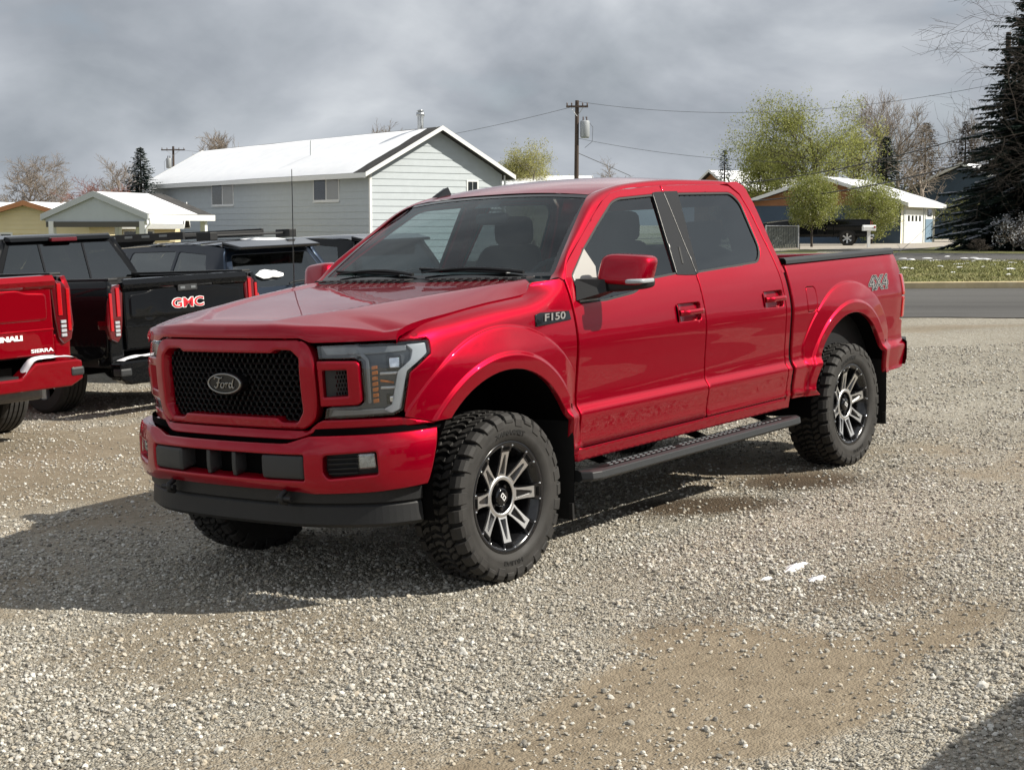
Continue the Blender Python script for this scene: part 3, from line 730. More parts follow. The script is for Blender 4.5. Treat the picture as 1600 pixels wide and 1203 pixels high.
# fog pocket measured on the bumper face
fogp = rounded([(fy(.625), .735), (fy(.846), .748), (fy(.850), .640), (fy(.645), .622), (fy(.622), .650)], [.02, .012, .015, .02, .02])
fogm = [(-a, b) for a, b in fogp[::-1]]
bum = panel('front_bumper', bo, bsurf, lambda p: Vector((1, .8*(1 if p.y > 0 else -1)*smooth(.4, .9, abs(p.y)), 0)), RED, truck, res=.028, edge=.010, depth=.06, holes=[op, fogp, fogm])
BREF = lambda p: Vector((1, .8*(1 if p.y > 0 else -1)*smooth(.4, .9, abs(p.y)), 0))
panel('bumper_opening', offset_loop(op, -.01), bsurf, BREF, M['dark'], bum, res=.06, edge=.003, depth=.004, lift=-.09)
for sg in (1, -1):
    pl = [(sg*fy(.285), .618), (sg*fy(.285), .732), (sg*fy(.525), .732), (sg*fy(.525), .618)]
    panel('bumper_block', rounded(pl if sg > 0 else pl[::-1], .014, 3), bsurf, BREF, M['charcoal'], bum, res=.03, edge=.014, depth=.08, lift=-.004)
    pl = [(sg*fy(.078), .615), (sg*fy(.078), .735), (sg*fy(.104), .735), (sg*fy(.104), .615)]
    panel('bumper_bar', pl if sg > 0 else pl[::-1], bsurf, BREF, M['charcoal'], bum, res=.03, edge=.004, depth=.07, lift=-.018)
    fg = fogp if sg > 0 else fogm
    panel('fog_pocket', offset_loop(fg, -.006), lambda s, z: bsurf(s, z)-Vector((.05, .03*(1 if s > 0 else -1), 0))*1.0, BREF, M['plastic'], bum, res=.04, edge=.003, depth=.004)
    fl_ = [(sg*fy(.775), .668), (sg*fy(.775), .738), (sg*fy(.838), .740), (sg*fy(.842), .672)]
    fb = panel('fog_lamp', rounded(fl_ if sg > 0 else fl_[::-1], .008, 2), bsurf, BREF, M['fog_glass'], bum, res=.02, edge=.006, depth=.03, lift=-.026)
    panel('fog_lens', offset_loop(rounded(fl_ if sg > 0 else fl_[::-1], .008, 2), -.003), bsurf, BREF, M['lens'], bum, res=.03, edge=.004, depth=.01, lift=-.012)
    for k in range(4):
        fin = [(sg*fy(.64), .640+k*.023), (sg*fy(.64), .647+k*.023), (sg*fy(.768), .652+k*.023), (sg*fy(.768), .645+k*.023)]
        panel('pocket_fin', fin if sg > 0 else fin[::-1], bsurf, BREF, M['plastic'], bum, res=.04, edge=.002, depth=.02, lift=-.028)
tr = MB()
def gapstrip(u, v):
    s = -send0+2*send0*u; z = btop(s)-.012+.035*v; p = bsurf(s, .82); q = p.copy(); q.z = z; q.x -= .062; q.y *= .985; return q
tr.grid(gapstrip, 40, 1, flip=True); tr.build('bumper_gap_trim', M['dark'], truck)
# --- black air dam
def dam(u, v):
    w = -1+2*u; s = w*fx(.575); x, y, nx, ny = PF.at(s)
    pr = [(-.085, .572), (-.048, .562), (-.050, .505), (-.066, .495), (-.058, .484), (-.050, .405), (-.066, .388), (-.14, .382)]
    k = min(6, int(v*7)); t = v*7-k; d = pr[k][0]+(pr[k+1][0]-pr[k][0])*t; z = pr[k][1]+(pr[k+1][1]-pr[k][1])*t
    return Vector((x+nx*d, y+ny*d, z))
ad = MB(); ad.grid(dam, 60, 7, smooth=False); ad.build('air_dam', M['plastic'], truck)
for sg in (1, -1):
    th = MB(); th.tube([(.93, sg*.40, .56), (.965, sg*.40, .545), (.965, sg*.40, .515), (.93, sg*.40, .505)], .014, 8); th.tube([(.955, sg*.37, .53), (.955, sg*.46, .53)], .013, 8)
    th.build('tow_hook', M['plastic'], truck)
# --- roof, pillars, glass
zrc = pchip([-3.0, -2.9, -2.6, -2.0, -1.6, -1.35, -1.2], [1.93, 1.958, 1.992, 2.006, 1.985, 1.950, 1.915])
def roofz(x, y): return zrc(x)-.040*(abs(y)/.645)**2.4
def rooff(u, v):
    w = -1+2*v; y = w*.645; x0 = -1.222-.035*w*w; x1 = -2.90+.05*w*w
    x = x0+(x1-x0)*u; return Vector((x, y, roofz(x, y)))
rf = MB(); rf.grid(rooff, 40, 30); roof = rf.build('roof', RED, truck)
A = [(-.585, .852, 1.448), (-.632, .835, 1.475), (-.80, .792, 1.60), (-1.0, .735, 1.742), (-1.15, .690, 1.842), (-1.262, .650, rooff(0, 1).z)]
A += [(x, .645, roofz(x, .645)) for x in (-1.45, -1.7, -2.0, -2.3, -2.6, -2.80, -2.86)]
Bc = []
for (x, z) in ((-.632, 1.452), (-.645, 1.457), (-.70, 1.526), (-.958, 1.682), (-1.15, 1.796), (-1.273, 1.861), (-1.50, 1.918), (-1.7, 1.929), (-2.0, 1.938), (-2.3, 1.939), (-2.6, 1.940), (-2.71, 1.940), (-2.85, 1.945)): Bc.append(surf(sx(x), z-.007)-Vector((0, .004, 0)))
CA = catmull(A, 8); CB = catmull(Bc, 8)
rl = MB()
def railf(u, v):
    k = min(len(CA)-2, int(u*(len(CA)-1))); t = u*(len(CA)-1)-k
    a = CA[k].lerp(CA[k+1], t); b = CB[k].lerp(CB[k+1], t); p = a.lerp(b, v)
    return p+Vector((.25 if u < .45 else 0, .55, .8)).normalized()*(.016*math.sin(PI*v))
rl.grid(railf, 96, 8, flip=True); rail = rl.build('roof_rail', RED, truck); mirrored(rail)
def wsf(u, v, off=0):
    w = -1+2*v; b = Vector((-.575-.05*w*w, w*.858, 1.466)); t = Vector((-1.226-.034*w*w, w*.672, roofz(-1.226-.034*w*w, w*.648)-.008))
    p = b.lerp(t, u); p += Vector((.55, 0, .85)).normalized()*(.030*math.sin(PI*u)*(1-.4*w*w)+off); return p
ws = MB(); ws.grid(lambda u, v: wsf(u, v), 24, 40, flip=True); wsh = ws.build('windshield', M['windshield'], truck)
fr_ = MB()
for (u0, u1, v0, v1) in ((0, .035, 0, 1), (.955, 1, 0, 1), (0, 1, 0, .022), (0, 1, .978, 1)):
    fr_.grid(lambda u, v: wsf(u0+(u1-u0)*u, v0+(v1-v0)*v, .0025), 20, 20, flip=True)
fr_.build('windshield_border', M['gloss_black'], wsh)
bxs = MB(); bxs.grid(lambda u, v: wsf(.86+.12*u, .44+.12*v, -.02), 3, 3, flip=True); bxs.build('sensor_housing', M['plastic'], wsh)
stk = MB(); stk.grid(lambda u, v: wsf(.035+.035*u, .80+.035*v, .004), 2, 2, flip=True); stk.build('windshield_sticker', M['white_letter'], wsh)
# cab back with window
cbk = MB(); cbk.box((-2.965, -.90, .56), (-2.94, .90, 1.36)); cbk.box((-2.93, -.60, 1.80), (-2.875, .60, 1.925))
for sg in (1, -1): cbk.hexa([Vector(p) for p in [(-2.968, sg*.62, 1.36), (-2.935, sg*.62, 1.36), (-2.935, sg*.945, 1.36), (-2.968, sg*.945, 1.36), (-2.935, sg*.52, 1.90), (-2.88, sg*.52, 1.90), (-2.88, sg*.70, 1.90), (-2.935, sg*.70, 1.90)]])
cbk.build('cab_back', RED, truck)
rw = MB(); rw.add([(-2.95, -.66, 1.34), (-2.95, .66, 1.34), (-2.90, .56, 1.83), (-2.90, -.56, 1.83)], [(0, 3, 2, 1)]); rw.build('rear_window', M['windshield'], truck)
for sg in (1, -1): gd_ = MB(); gd_.box((-3.03, min(sg*.80, sg*.915), .56), (-2.95, max(sg*.80, sg*.915), 1.36)); gd_.build('cab_gap_shade_box', M['dark'], truck)  # dark box added behind the gap so that it looks shaded
# --- cowl and wipers
cw = MB(); cw.grid(lambda u, v: Vector((-.48-.115*u+(-.0*v), -.84+1.68*v, 1.446+.024*u-.018*abs(2*v-1)**2.5)), 4, 24, flip=False); cowl = cw.build('cowl_panel', M['plastic'], truck)
for k in range(26):
    if k in (12, 13): continue
    sl = MB(); y = -.78+k*.0605; sl.box((-.575, y, 1.462), (-.500, y+.034, 1.4705)); sl.build('cowl_slat', M['charcoal'], cowl)
for (p0, y0, y1) in ((-.60, .66, -.02), (-.60, -.08, -.70)):
    wp = MB(); 
    c = [wsf(.015+.05*math.sin(PI*t*.9), .5+(y0+(y1-y0)*t)/1.68, .022) for t in np.linspace(0, 1, 9)]
    wp.tube(c, [.010, .011, .011, .010, .009, .008, .007, .006, .005], 6)
    c2 = [wsf(.035+.055*t, .5+(y0-.12+(y1-y0)*.9*t)/1.68, .010) for t in np.linspace(0, 1, 9)]
    wp.tube(c2, .008, 5); wp.build('wiper', M['plastic'], truck)
# --- mirrors
def superq(c, h, e1=.45, e2=.45, nu=18, nv=28, tweak=None):
    b = MB()
    def sp(a, e): return math.copysign(abs(a)**e, a)
    def f(u, v):
        a = -PI/2+PI*u; t = -PI+2*PI*v
        p = Vector((h[0]*sp(math.cos(a), e1)*sp(math.cos(t), e2), h[1]*sp(math.cos(a), e1)*sp(math.sin(t), e2), h[2]*sp(math.sin(a), e1)))
        if tweak: p = tweak(p)
        return p+Vector(c)
    return b.grid(f, nu, nv)
def mtw(p):
    q = p.copy(); q.x -= .10*(p.y/.14) * .35; q.z -= .012*(p.y/.14); q.y += .012*(p.z/.08); q.x -= .025*(p.z/.08); return q
mh = superq((-.900, 1.130, 1.482), (.070, .132, .078), .42, .5, tweak=mtw).build('mirror_cap', RED, dfl)
mb = superq((-.900, 1.118, 1.405), (.062, .138, .036), .5, .5, tweak=lambda p: Vector((p.x-.035*(p.y/.138), p.y, p.z+.008*p.y/.138))); 
mb.hexa([Vector(p) for p in [(-.675, .955, 1.335), (-.86, .965, 1.335), (-.90, 1.06, 1.372), (-.80, 1.06, 1.372), (-.715, .925, 1.445), (-.87, .93, 1.445), (-.91, 1.05, 1.435), (-.80, 1.05, 1.435)]])
mbo = mb.build('mirror_arm', M['plastic'], dfl)
sg_ = superq((-.882, 1.215, 1.421), (.068, .048, .013), .4, .4, 8, 16, tweak=lambda p: Vector((p.x-.02*(p.y/.05), p.y, p.z))).build('mirror_turn_signal', M['drl'], dfl)
for o in (mh, mbo, sg_): m2 = o.copy(); COL.objects.link(m2); m2.parent = dfr
# --- badges
def side_matrix(x, z, lift=.004):
    p = surf(sx(x), z); dx = (surf(sx(x-.02), z)-surf(sx(x+.02), z)).normalized(); dz = (surf(sx(x), z+.02)-surf(sx(x), z-.02)).normalized(); n = dx.cross(dz)
    if n.y < 0: n = -n
    u = dx; v = n.cross(u); p = p+n*lift
    return Matrix(((u.x, v.x, n.x, p.x), (u.y, v.y, n.y, p.y), (u.z, v.z, n.z, p.z), (0, 0, 0, 1)))
bd = panel('fender_badge', S([(-.285, 1.232), (-.292, 1.288), (-.33, 1.296), (-.585, 1.288), (-.590, 1.243), (-.30, 1.230)][::-1]), surf, OUT, M['gloss_black'], truck, res=.03, edge=.003, depth=.01, lift=.008)
bdl = text_obj('badge_lettering', 'F150', .052, .002, side_matrix(-.440, 1.2665, .011), M['decal_grey'], bd, sx=1.85, bold=.0008, shear=.15); tag(bdl, 'silver lettering F150 on the black fender badge')
t1 = text_obj('bed_decal', '4X4', .128, .0008, side_matrix(-4.27, 1.215, .0012), M['decal_grey'], truck, sx=1.40, bold=.010, shear=.2); tag(t1, 'grey outlined 4X4 decal')
t2 = text_obj('decal_fill', '4X4', .128, .0012, side_matrix(-4.27, 1.215, .0016), M['gloss_black'], t1, sx=1.40, bold=.005, shear=.2)
t3 = text_obj('decal_core', '4X4', .128, .0014, side_matrix(-4.27, 1.215, .002), M['decal_grey'], t1, sx=1.40, bold=-.0015, shear=.2)
# --- wheel arch liners, underbody
for cx in (XF, XR):
    for sg in (1, -1):
        wl = MB(); wl.grid(lambda u, v: Vector((cx+.565*math.cos(PI*(-.06+1.12*u)), sg*(.50+.47*v), ZW+.565*math.sin(PI*(-.06+1.12*u)))), 20, 2)
        wl.add([(cx+.6*math.cos(PI*k/12), sg*.50, ZW+.6*math.sin(PI*k/12)) for k in range(13)]+[(cx-.6, sg*.5, .45), (cx+.6, sg*.5, .45)], [tuple(range(15))])
        wl.build('wheel_arch_liner', M['dark'], truck)
ub = MB()
ub.box((-4.70, -.55, .50), (.80, -.43, .64)); ub.box((-4.70, .43, .50), (.80, .55, .64))
ub.box((-2.94, -.90, .56), (-.60, .90, .60)); ub.box((.50, -.60, .62), (.78, .60, .80)); ub.box((-.55, -.5, .50), (.60, .5, .72))
ub.box((-4.6, -.84, .70), (-3.0, .84, .735)); ub.tube([(XR, -.8, .415), (XR, .8, .415)], .06, 10); ub.tube([(0, -.75, .40), (0, .75, .40)], .05, 10)
ub.tube([(-.2, 0, .45), (XR, 0, .44)], .045, 8); ub.lathe([(.02, -.14), (.15, -.1), (.17, 0), (.15, .1), (.02, .14)], 14, 'x', (XR, 0, .415))
ub.tube([(-1.6, -.35, .47), (-3.0, -.35, .47), (-4.5, -.6, .55)], .04, 8)
ub.build('underbody', M['plastic'], truck)
# --- running boards
for sg in (1, -1):
    rbm = MB(); x0, x1 = -.615, -2.955
    pr = [(.885, .402), (.885, .438), (1.030, .449), (1.052, .440), (1.058, .405), (1.040, .392)]
    xs = [x0, x0-.03, x0-.09, x1+.06, x1+.02, x1]
    sc_ = [(-.075, 0), (-.02, 0), (0, 0), (0, 0), (-.01, 0), (-.03, 0)]
    n = 6; vs = []
    for x, (dy, _) in zip(xs, sc_):
        for (y, z) in pr: vs.append((x, sg*(y+(dy if y > .95 else 0)), z))
    fs = [(i*n+k, i*n+(k+1) % n, (i+1)*n+(k+1) % n, (i+1)*n+k) for i in range(len(xs)-1) for k in range(n)]+[tuple(range(n)), tuple(range((len(xs)-1)*n, len(xs)*n))]
    rbm.add(vs, fs); board = rbm.build('running_board', M['charcoal'], truck, bevel=.004)
    bm = bmesh.new(); bm.from_mesh(board.data); bmesh.ops.recalc_face_normals(bm, faces=bm.faces); bm.to_mesh(board.data); bm.free()
    pad = MB(); pad.add([(-.78, sg*.905, .4415), (-2.88, sg*.905, .4415), (-2.88, sg*1.025, .4525), (-.78, sg*1.025, .4525)], [(0, 1, 2, 3)]); pad.build('tread_pad', M['plastic'], board)
    if sg > 0:
        k = 0; x = -.84
        proto = MB(); proto.box((-.016, -.008, 0), (.016, .008, .005)); pm = proto.build('grip_stud', M['lamp_grey'], board, bevel=.0015, seg=1)
        for (ya, xa, xb) in ((1.012, -.84, -2.72), (.955, -.90, -2.60)):
            x = xa; i = 0
            while x > xb:
                if i % 14 != 13:
                    q = pm.copy(); COL.objects.link(q); q.location = (x, sg*ya, .4415+.011*(ya-.905)/.12)
                x -= .052; i += 1
        bpy.data.objects.remove(pm)
    for x in (-.95, -1.95, -2.75):
        bk_ = MB(); bk_.hexa([Vector(p) for p in [(x, sg*.60, .50), (x-.06, sg*.60, .50), (x-.06, sg*1.0, .395), (x, sg*1.0, .395), (x, sg*.60, .54), (x-.06, sg*.60, .54), (x-.06, sg*1.0, .415), (x, sg*1.0, .415)]]); bk_.build('board_bracket', M['dark'], truck)
# --- mud flaps
for sg in (1, -1):
    for (cx, xo) in ((XF, -.535), (XR, -.555)):
        mf = MB(); mf.grid(lambda u, v: Vector((cx+xo+.05*(1-u)**2+(.02*u), sg*(.70+.30*v), .215+.60*u)), 10, 2); mf.grid(lambda u, v: Vector((cx+xo-.006+.05*(1-u)**2+(.02*u), sg*(.70+.30*v), .215+.60*u)), 10, 2, flip=True)
        mf.box((cx+xo+.040, min(sg*.98, sg*1.003), .215), (cx+xo+.056, max(sg*.98, sg*1.003), .30)); mf.build('mud_flap', M['flap'], truck)
# --- wheels
def bend(me, r0, y0, ang):
    "wrap a text mesh lying in x/y round a wheel of axis y: x -> arc, y -> radius"
    for v in me.vertices:
        x, y, z = v.co; a = ang-x/r0; v.co = ((r0+y)*math.cos(a), y0+z, (r0+y)*math.sin(a))
def build_wheel(Rt=.420, half=.150, rim=.276, pitches=31, parent=None):
    root = MB()
    root.lathe([(.262, -.12), (.268, -.135), (.250, -.12), (.225, -.06), (.222, .06), (.248, .118), (.258, .128), (rim, .134), (rim+.004, .128), (rim-.004, .118)], 64)
    w = root.build('wheel', M['wheel_black'], parent)
    ty = MB(); k = Rt/.42
    ty.lathe([(rim-.002, -.13), (.300, -.142), (.345*k, -.152), (.385*k, -.146)], 96)
    ty.lathe([(.385*k, .146), (.365*k, .151), (.345*k, .152), (.322, .149), (.318, .150), (.300, .143), (rim+.006, .134), (rim, .126)], 96)
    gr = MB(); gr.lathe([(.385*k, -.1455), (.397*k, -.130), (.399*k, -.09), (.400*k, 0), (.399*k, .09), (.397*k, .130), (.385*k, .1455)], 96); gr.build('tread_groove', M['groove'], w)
    rng = random.Random(3); dA = 2*PI/pitches
    def P(a, y, r): return Vector((r*math.cos(a), y, r*math.sin(a)))
    def blk(poly, r0, r1):
        "poly of (angle, y); tapered block"
        n = len(poly); ca = sum(p[0] for p in poly)/n; cy = sum(p[1] for p in poly)/n
        top = [P(ca+(a-ca)*.9, cy+(y-cy)*.9, r1-.06*y*y) for a, y in poly]; bot = [P(a, y, r0) for a, y in poly]
        ar = sum(poly[i][0]*poly[(i+1) % n][1]-poly[(i+1) % n][0]*poly[i][1] for i in range(n))
        fs = [tuple(range(n))]+[(i, n+i, n+(i+1) % n, (i+1) % n) for i in range(n)]
        if ar < 0: fs = [f[::-1] for f in fs]
        ty.add(top+bot, fs)
    g = .0092/Rt
    for i in range(pitches):
        a = i*dA; j = lambda s=.1: (rng.random()-.5)*s*dA
        for sg in (1, -1):
            # shoulder lug, every other one reaches further down the sidewall
            lo = .372 if i % 2 else .352
            a0, a1 = a+g+dA*.02, a+dA-g-dA*.10
            pr = [(.092, .4185), (.128, .4165), (.147, .404), (.155, .385), (.1555, lo)]
            pb = [(.094, .404), (.128, .402), (.144, .392), (.150, .383), (.151, lo-.004)]
            tw = .16*dA*sg
            vs = [P(a0+tw*(m/4), sg*y, r*k) for m, (y, r) in enumerate(pr)]+[P(a1+tw*(m/4), sg*y, r*k) for m, (y, r) in enumerate(pr)]
            vb = [P(a0-g*.4+tw*(m/4), sg*y, r*k) for m, (y, r) in enumerate(pb)]+[P(a1+g*.4+tw*(m/4), sg*y, r*k) for m, (y, r) in enumerate(pb)]
            fs = [(m, m+1, 6+m, 5+m) for m in range(4)]+[(10+m, 11+m, m+1, m) for m in range(4)]+[(5+m, 6+m, 16+m, 15+m) for m in range(4)]+[(0, 5, 15, 10), (4, 14, 19, 9)]
            if sg < 0: fs = [f[::-1] for f in fs]
            ty.add(vs+vb, fs)
            # intermediate blocks with slanted joints
            sk = .34*dA*sg
            y0, y1 = sg*.036, sg*.088; o = dA*.45+j()
            blk([(a+o+g, y0), (a+o+dA*.52-g, y0+sg*.004), (a+o+dA*.62-g+sk*.5, (y0+y1)/2), (a+o+dA*.50-g+sk, y1), (a+o+g+sk*1.1, y1), (a+o+g+sk*.2, (y0+y1)/2)], .399*k, .4205*k)
            o2 = o+dA*.55
            blk([(a+o2+g, y0+sg*.006), (a+o2+dA*.43-g, y0), (a+o2+dA*.40-g+sk, y1-sg*.004), (a+o2+g+sk*.9, y1)], .399*k, .4205*k)
        o = j(.15)
        blk([(a+o+g, -.030), (a+o+dA*.40-g, -.034), (a+o+dA*.62-g, .000), (a+o+dA*.44-g, .031), (a+o+g+dA*.1, .033), (a+o+g+dA*.16, .002)], .399*k, .421*k)
        blk([(a+o+dA*.44+g, -.033), (a+o+dA*.96-g, -.028), (a+o+dA*1.10-g, .004), (a+o+dA*1.02-g, .032), (a+o+dA*.50+g, .030), (a+o+dA*.66+g, .002)], .399*k, .421*k)
    tyre = ty.build('tyre', M['rubber'], w)
    # raised lettering
    for (txt, ang) in (('TERRAMAX', 90), ('SAILUN', 270)):
        t = text_obj('tyre_lettering', txt, .030, .0015, Matrix.Identity(4), M['flap'], w, sx=1.5, bold=.0012)
        bend(t.data, .322, .1505, R(ang)); t.data.update()
    # spokes
    for i in range(8):
        a0 = i*PI/4+PI/8*0; Mx = Matrix.Rotation(-a0, 4, 'Y')
        def Q(r, t, y): return Mx @ Vector((r, y, t))
        yf = lambda r: .086+(r-.10)/.122*.030
        O = [(.098, -.033), (.130, -.0285), (.180, -.027), (.226, -.029), (.226, .029), (.180, .027), (.130, .0285), (.098, .033)]
        H = [(.111, -.0215), (.140, -.0175), (.180, -.0115), (.209, -.0065), (.209, .0065), (.180, .0115), (.140, .0175), (.111, .0215)]
        body = MB(); n = 8
        body.add([Q(r, t, yf(r)-.010) for r, t in O]+[Q(r*1.0, t*1.15, -.005) for r, t in O], [tuple(range(n))]+[(m, n+m, n+(m+1) % n, (m+1) % n) for m in range(n)])
        body.hexa([Q(.222, -.044, .02), Q(.268, -.056, .06), Q(.268, .056, .06), Q(.222, .044, .02), Q(.224, -.036, .118), Q(.264, -.050, .128), Q(.264, .050, .128), Q(.224, .036, .118)])
        bo_ = body.build('spoke', M['wheel_black'], w)
        bm = bmesh.new(); bm.from_mesh(bo_.data); bmesh.ops.recalc_face_normals(bm, faces=bm.faces); bm.to_mesh(bo_.data); bm.free()
        fc = MB(); vs = [Q(r, t, yf(r)) for r, t in O]+[Q(r, t, yf(r)) for r, t in H]+[Q(r, t, yf(r)-.011) for r, t in O]+[Q(r, t, yf(r)-.011) for r, t in H]
        fs = []
        for m in range(n):
            m2 = (m+1) % n; fs += [(m, m2, n+m2, n+m), (m, 2*n+m, 2*n+m2, m2), (n+m, n+m2, 3*n+m2, 3*n+m)]
        fc.add(vs, fs); fo = fc.build('spoke_face', M['machined'], w)
        bm = bmesh.new(); bm.from_mesh(fo.data); bmesh.ops.recalc_face_normals(bm, faces=bm.faces); bm.to_mesh(fo.data); bm.free()
        for t in (-.040, .040):
            rv = MB(); p = Q(.253, t, .124); rv.lathe([(.0, .010), (.004, .009), (.0055, .004), (.0055, 0)], 10, 'y', p); rv.build('rim_rivet', M['chrome'], w)
        nb = MB(); nb.hexa([Q(.232, -.022, .117), Q(.250, -.026, .117), Q(.250, .026, .117), Q(.232, .022, .117), Q(.234, -.020, .1235), Q(.248, -.024, .128), Q(.248, .024, .128), Q(.234, .020, .1235)]); nb.build('spoke_end_slot', M['dark'], w)
    hub = MB(); hub.lathe([(.104, .070), (.104, .086), (.100, .089), (.086, .089), (.083, .086)], 48); hub.build('hub_ring', M['machined'], w)
    hb2 = MB(); hb2.lathe([(.084, .088), (.081, .045), (.05, .042), (.001, .042)], 40); hb2.build('hub_well', M['wheel_black'], w)
    for i in range(6):
        ln = MB(); a = i*PI/3+.3; ln.lathe([(.013, .042), (.013, .066), (.009, .072), (.0, .072)], 6, 'y', (.065*math.cos(a), 0, .065*math.sin(a)), smooth=False); ln.build('lug_nut', M['gloss_black'], w)
    cp = MB(); cp.lathe([(.048, .044), (.046, .082), (.040, .092), (.034, .094), (.0, .094)], 32); cap = cp.build('center_cap', M['gloss_black'], w)
    lg = MB()
    for (px, pz, an) in ((.006, .006, 45), (-.006, -.006, 45)):
        Mz = Matrix.Translation((px, 0, pz)) @ Matrix.Rotation(R(an), 4, 'Y')
        for (x0, z0, x1, z1) in ((-.012, .007, .012, .011), (-.012, -.011, .012, -.007), (-.012, -.011, -.008, .011), (.008, -.004, .012, .011)): lg.box((x0, .0945, z0), (x1, .0965, z1), Mz)
    lg.build('cap_logo', M['white_letter'], cap)
    bd_ = MB(); bd_.lathe([(.001, -.015), (.175, -.015), (.178, -.03), (.178, -.05)], 40); bd_.build('brake_disc', M['steel'], w)
    return w
wheel = build_wheel(parent=truck)
for _o in truck.children:
    pass
wheel.location = (0, .852, .415); wheel.rotation_euler = (0, R(-2), 0)
def put_wheel(src, parent, loc, ry, rz=0.0):
    c = copy_tree(src, parent); c.location = loc; c.rotation_euler = (0, R(ry), rz); return c
put_wheel(wheel, truck, (XR, .852, .415), 11)
put_wheel(wheel, truck, (0, -.852, .415), 20, PI); put_wheel(wheel, truck, (XR, -.852, .415), 31, PI)
# --- interior
dash = MB(); dash.grid(lambda u, v: Vector((-.62-.42*u, -.80+1.6*v, 1.44+.05*math.sin(PI*u*.9)-.02*abs(2*v-1)**2)), 8, 12, flip=True); dash.box((-1.05, -.80, .95), (-.72, .80, 1.42)); dash.build('dashboard', M['interior'], truck)
def seat(y, x, w=.26):
    s = superq((x-.05, y, 1.28), (.085, w, .34), .35, .5, 10, 18, tweak=lambda p: Vector((p.x-.22*(p.z/.34)*.5, p.y*(1-.12*(p.z/.34)), p.z)))
    s.grid(lambda u, v: (superq((x+.25, y, .95), (.27, w, .08), .4, .4, 1, 1).v[0] if False else Vector((x+.5-.55*u, y-w+2*w*v, 1.0+.03*math.sin(PI*u)))), 3, 3)
    o = s.build('seat', M['interior'], truck)
    h = superq((x-.19, y, 1.70), (.05, .14, .095), .5, .5, 8, 14).build('headrest', M['interior'], o)
    return o
seat(.40, -1.72); seat(-.40, -1.72)
rbk = superq((-2.72, 0, 1.25), (.10, .74, .32), .4, .3, 10, 20); rbk.build('rear_bench', M['interior'], truck)
for y in (-.45, .45): superq((-2.78, y, 1.62), (.05, .14, .09), .5, .5, 8, 14).build('rear_headrest', M['interior'], truck)
stw = MB(); c0 = Vector((-1.18, .40, 1.36)); stw.tube([c0+Vector((-.075*math.sin(a), .185*math.cos(a), .17*math.sin(a))) for a in np.linspace(0, 2*PI, 25)], .015, 8); stw.box((-1.21, .36, 1.30), (-1.16, .44, 1.40)); stw.tube([c0, (-1.0, .40, 1.28)], .03, 8); stw.build('steering_wheel', M['interior'], truck)
rvm = superq((-1.20, 0, 1.78), (.02, .12, .035), .5, .5, 8, 14).build('rear_view_mirror', M['plastic'], truck)
flr = MB(); flr.box((-2.93, -.90, .60), (-.70, .90, .66)); flr.box((-2.9, -.12, .66), (-1.0, .12, .95)); flr.build('cab_floor', M['interior'], truck)
hl_ = MB(); hl_.grid(lambda u, v: Vector((-1.30-1.55*u, -.60+1.2*v, 1.90)), 2, 2, flip=True); hl_.build('headliner', M['interior'], truck)
# --- aerials
fa = MB(); fx0 = Vector((-1.47, -.615, roofz(-1.47, -.615)-.004)); fa.add([fx0+Vector(p) for p in [(.09, 0, 0), (.05, .022, 0), (-.08, .026, 0), (-.08, -.026, 0), (.05, -.022, 0), (-.035, .008, .055), (-.062, .007, .062), (-.070, -.007, .058), (-.035, -.008, .055)]], [(0, 1, 5), (1, 2, 6, 5), (2, 3, 7, 6), (3, 4, 8, 7), (4, 0, 8), (0, 5, 8), (5, 6, 7, 8)]); fa.build('fin_aerial', M['gloss_black'], truck)
an = MB(); an.tube([(-.350, -.80, 1.43), (-.350, -.80, 1.455)], [.014, .010], 10); an.tube([(-.352, -.80, 1.455), (-.372, -.80, 1.80), (-.390, -.80, 2.115)], [.0035, .003, .0022], 6); an.build('mast_aerial', M['gloss_black'], truck)
fp = MB(); fp.grid(lambda u, v: Vector((.60-1.10*u, -.72+1.44*v, 1.16)), 2, 2); fp.build('engine_cover', M['dark'], truck)
# ================================================================= the ground
_lat = RNG.random((8, 256, 256))
def vnoise(x, y, sc, k=0):
    x = np.asarray(x, float)*sc+37.2; y = np.asarray(y, float)*sc+91.7; i = np.floor(x).astype(int); j = np.floor(y).astype(int); fx_ = x-i; fy_ = y-j
    fx_ = fx_*fx_*(3-2*fx_); fy_ = fy_*fy_*(3-2*fy_); L_ = _lat[k]; a = i % 256; b = j % 256; a1 = (i+1) % 256; b1 = (j+1) % 256
    return L_[a, b]*(1-fx_)*(1-fy_)+L_[a1, b]*fx_*(1-fy_)+L_[a, b1]*(1-fx_)*fy_+L_[a1, b1]*fx_*fy_
def fbm(x, y, sc, k=0, o=4): return sum(vnoise(x, y, sc*2**i, (k+i) % 8)*.5**i for i in range(o))/sum(.5**i for i in range(o))
def sstep(a, b, x): t = np.clip((x-a)/(b-a), 0, 1); return t*t*(3-2*t)
def ell(x, y, c, rx, ry, ang, nz=.35):
    ca, sa = math.cos(ang), math.sin(ang); dx = x-c.x; dy = y-c.y; u = (dx*ca+dy*sa)/rx; v = (-dx*sa+dy*ca)/ry
    d = np.sqrt(u*u+v*v)+(fbm(x, y, 1.6, 3)-.5)*2*nz
    return 1-sstep(.55, 1.25, d)
YD = math.atan2(RGT.y, RGT.x)
G1 = ground(1120, 1075); G2 = ground(300, 1010); G3 = ground(150, 720); G4 = ground(1490, 880); G5 = ground(560, 1180)
W1 = ground(1112, 790); W2 = ground(1250, 752); W3 = ground(1290, 930)
_ga, _gb = ground(920, 1170), ground(1380, 975); GA = math.atan2(_gb.y-_ga.y, _gb.x-_ga.x)
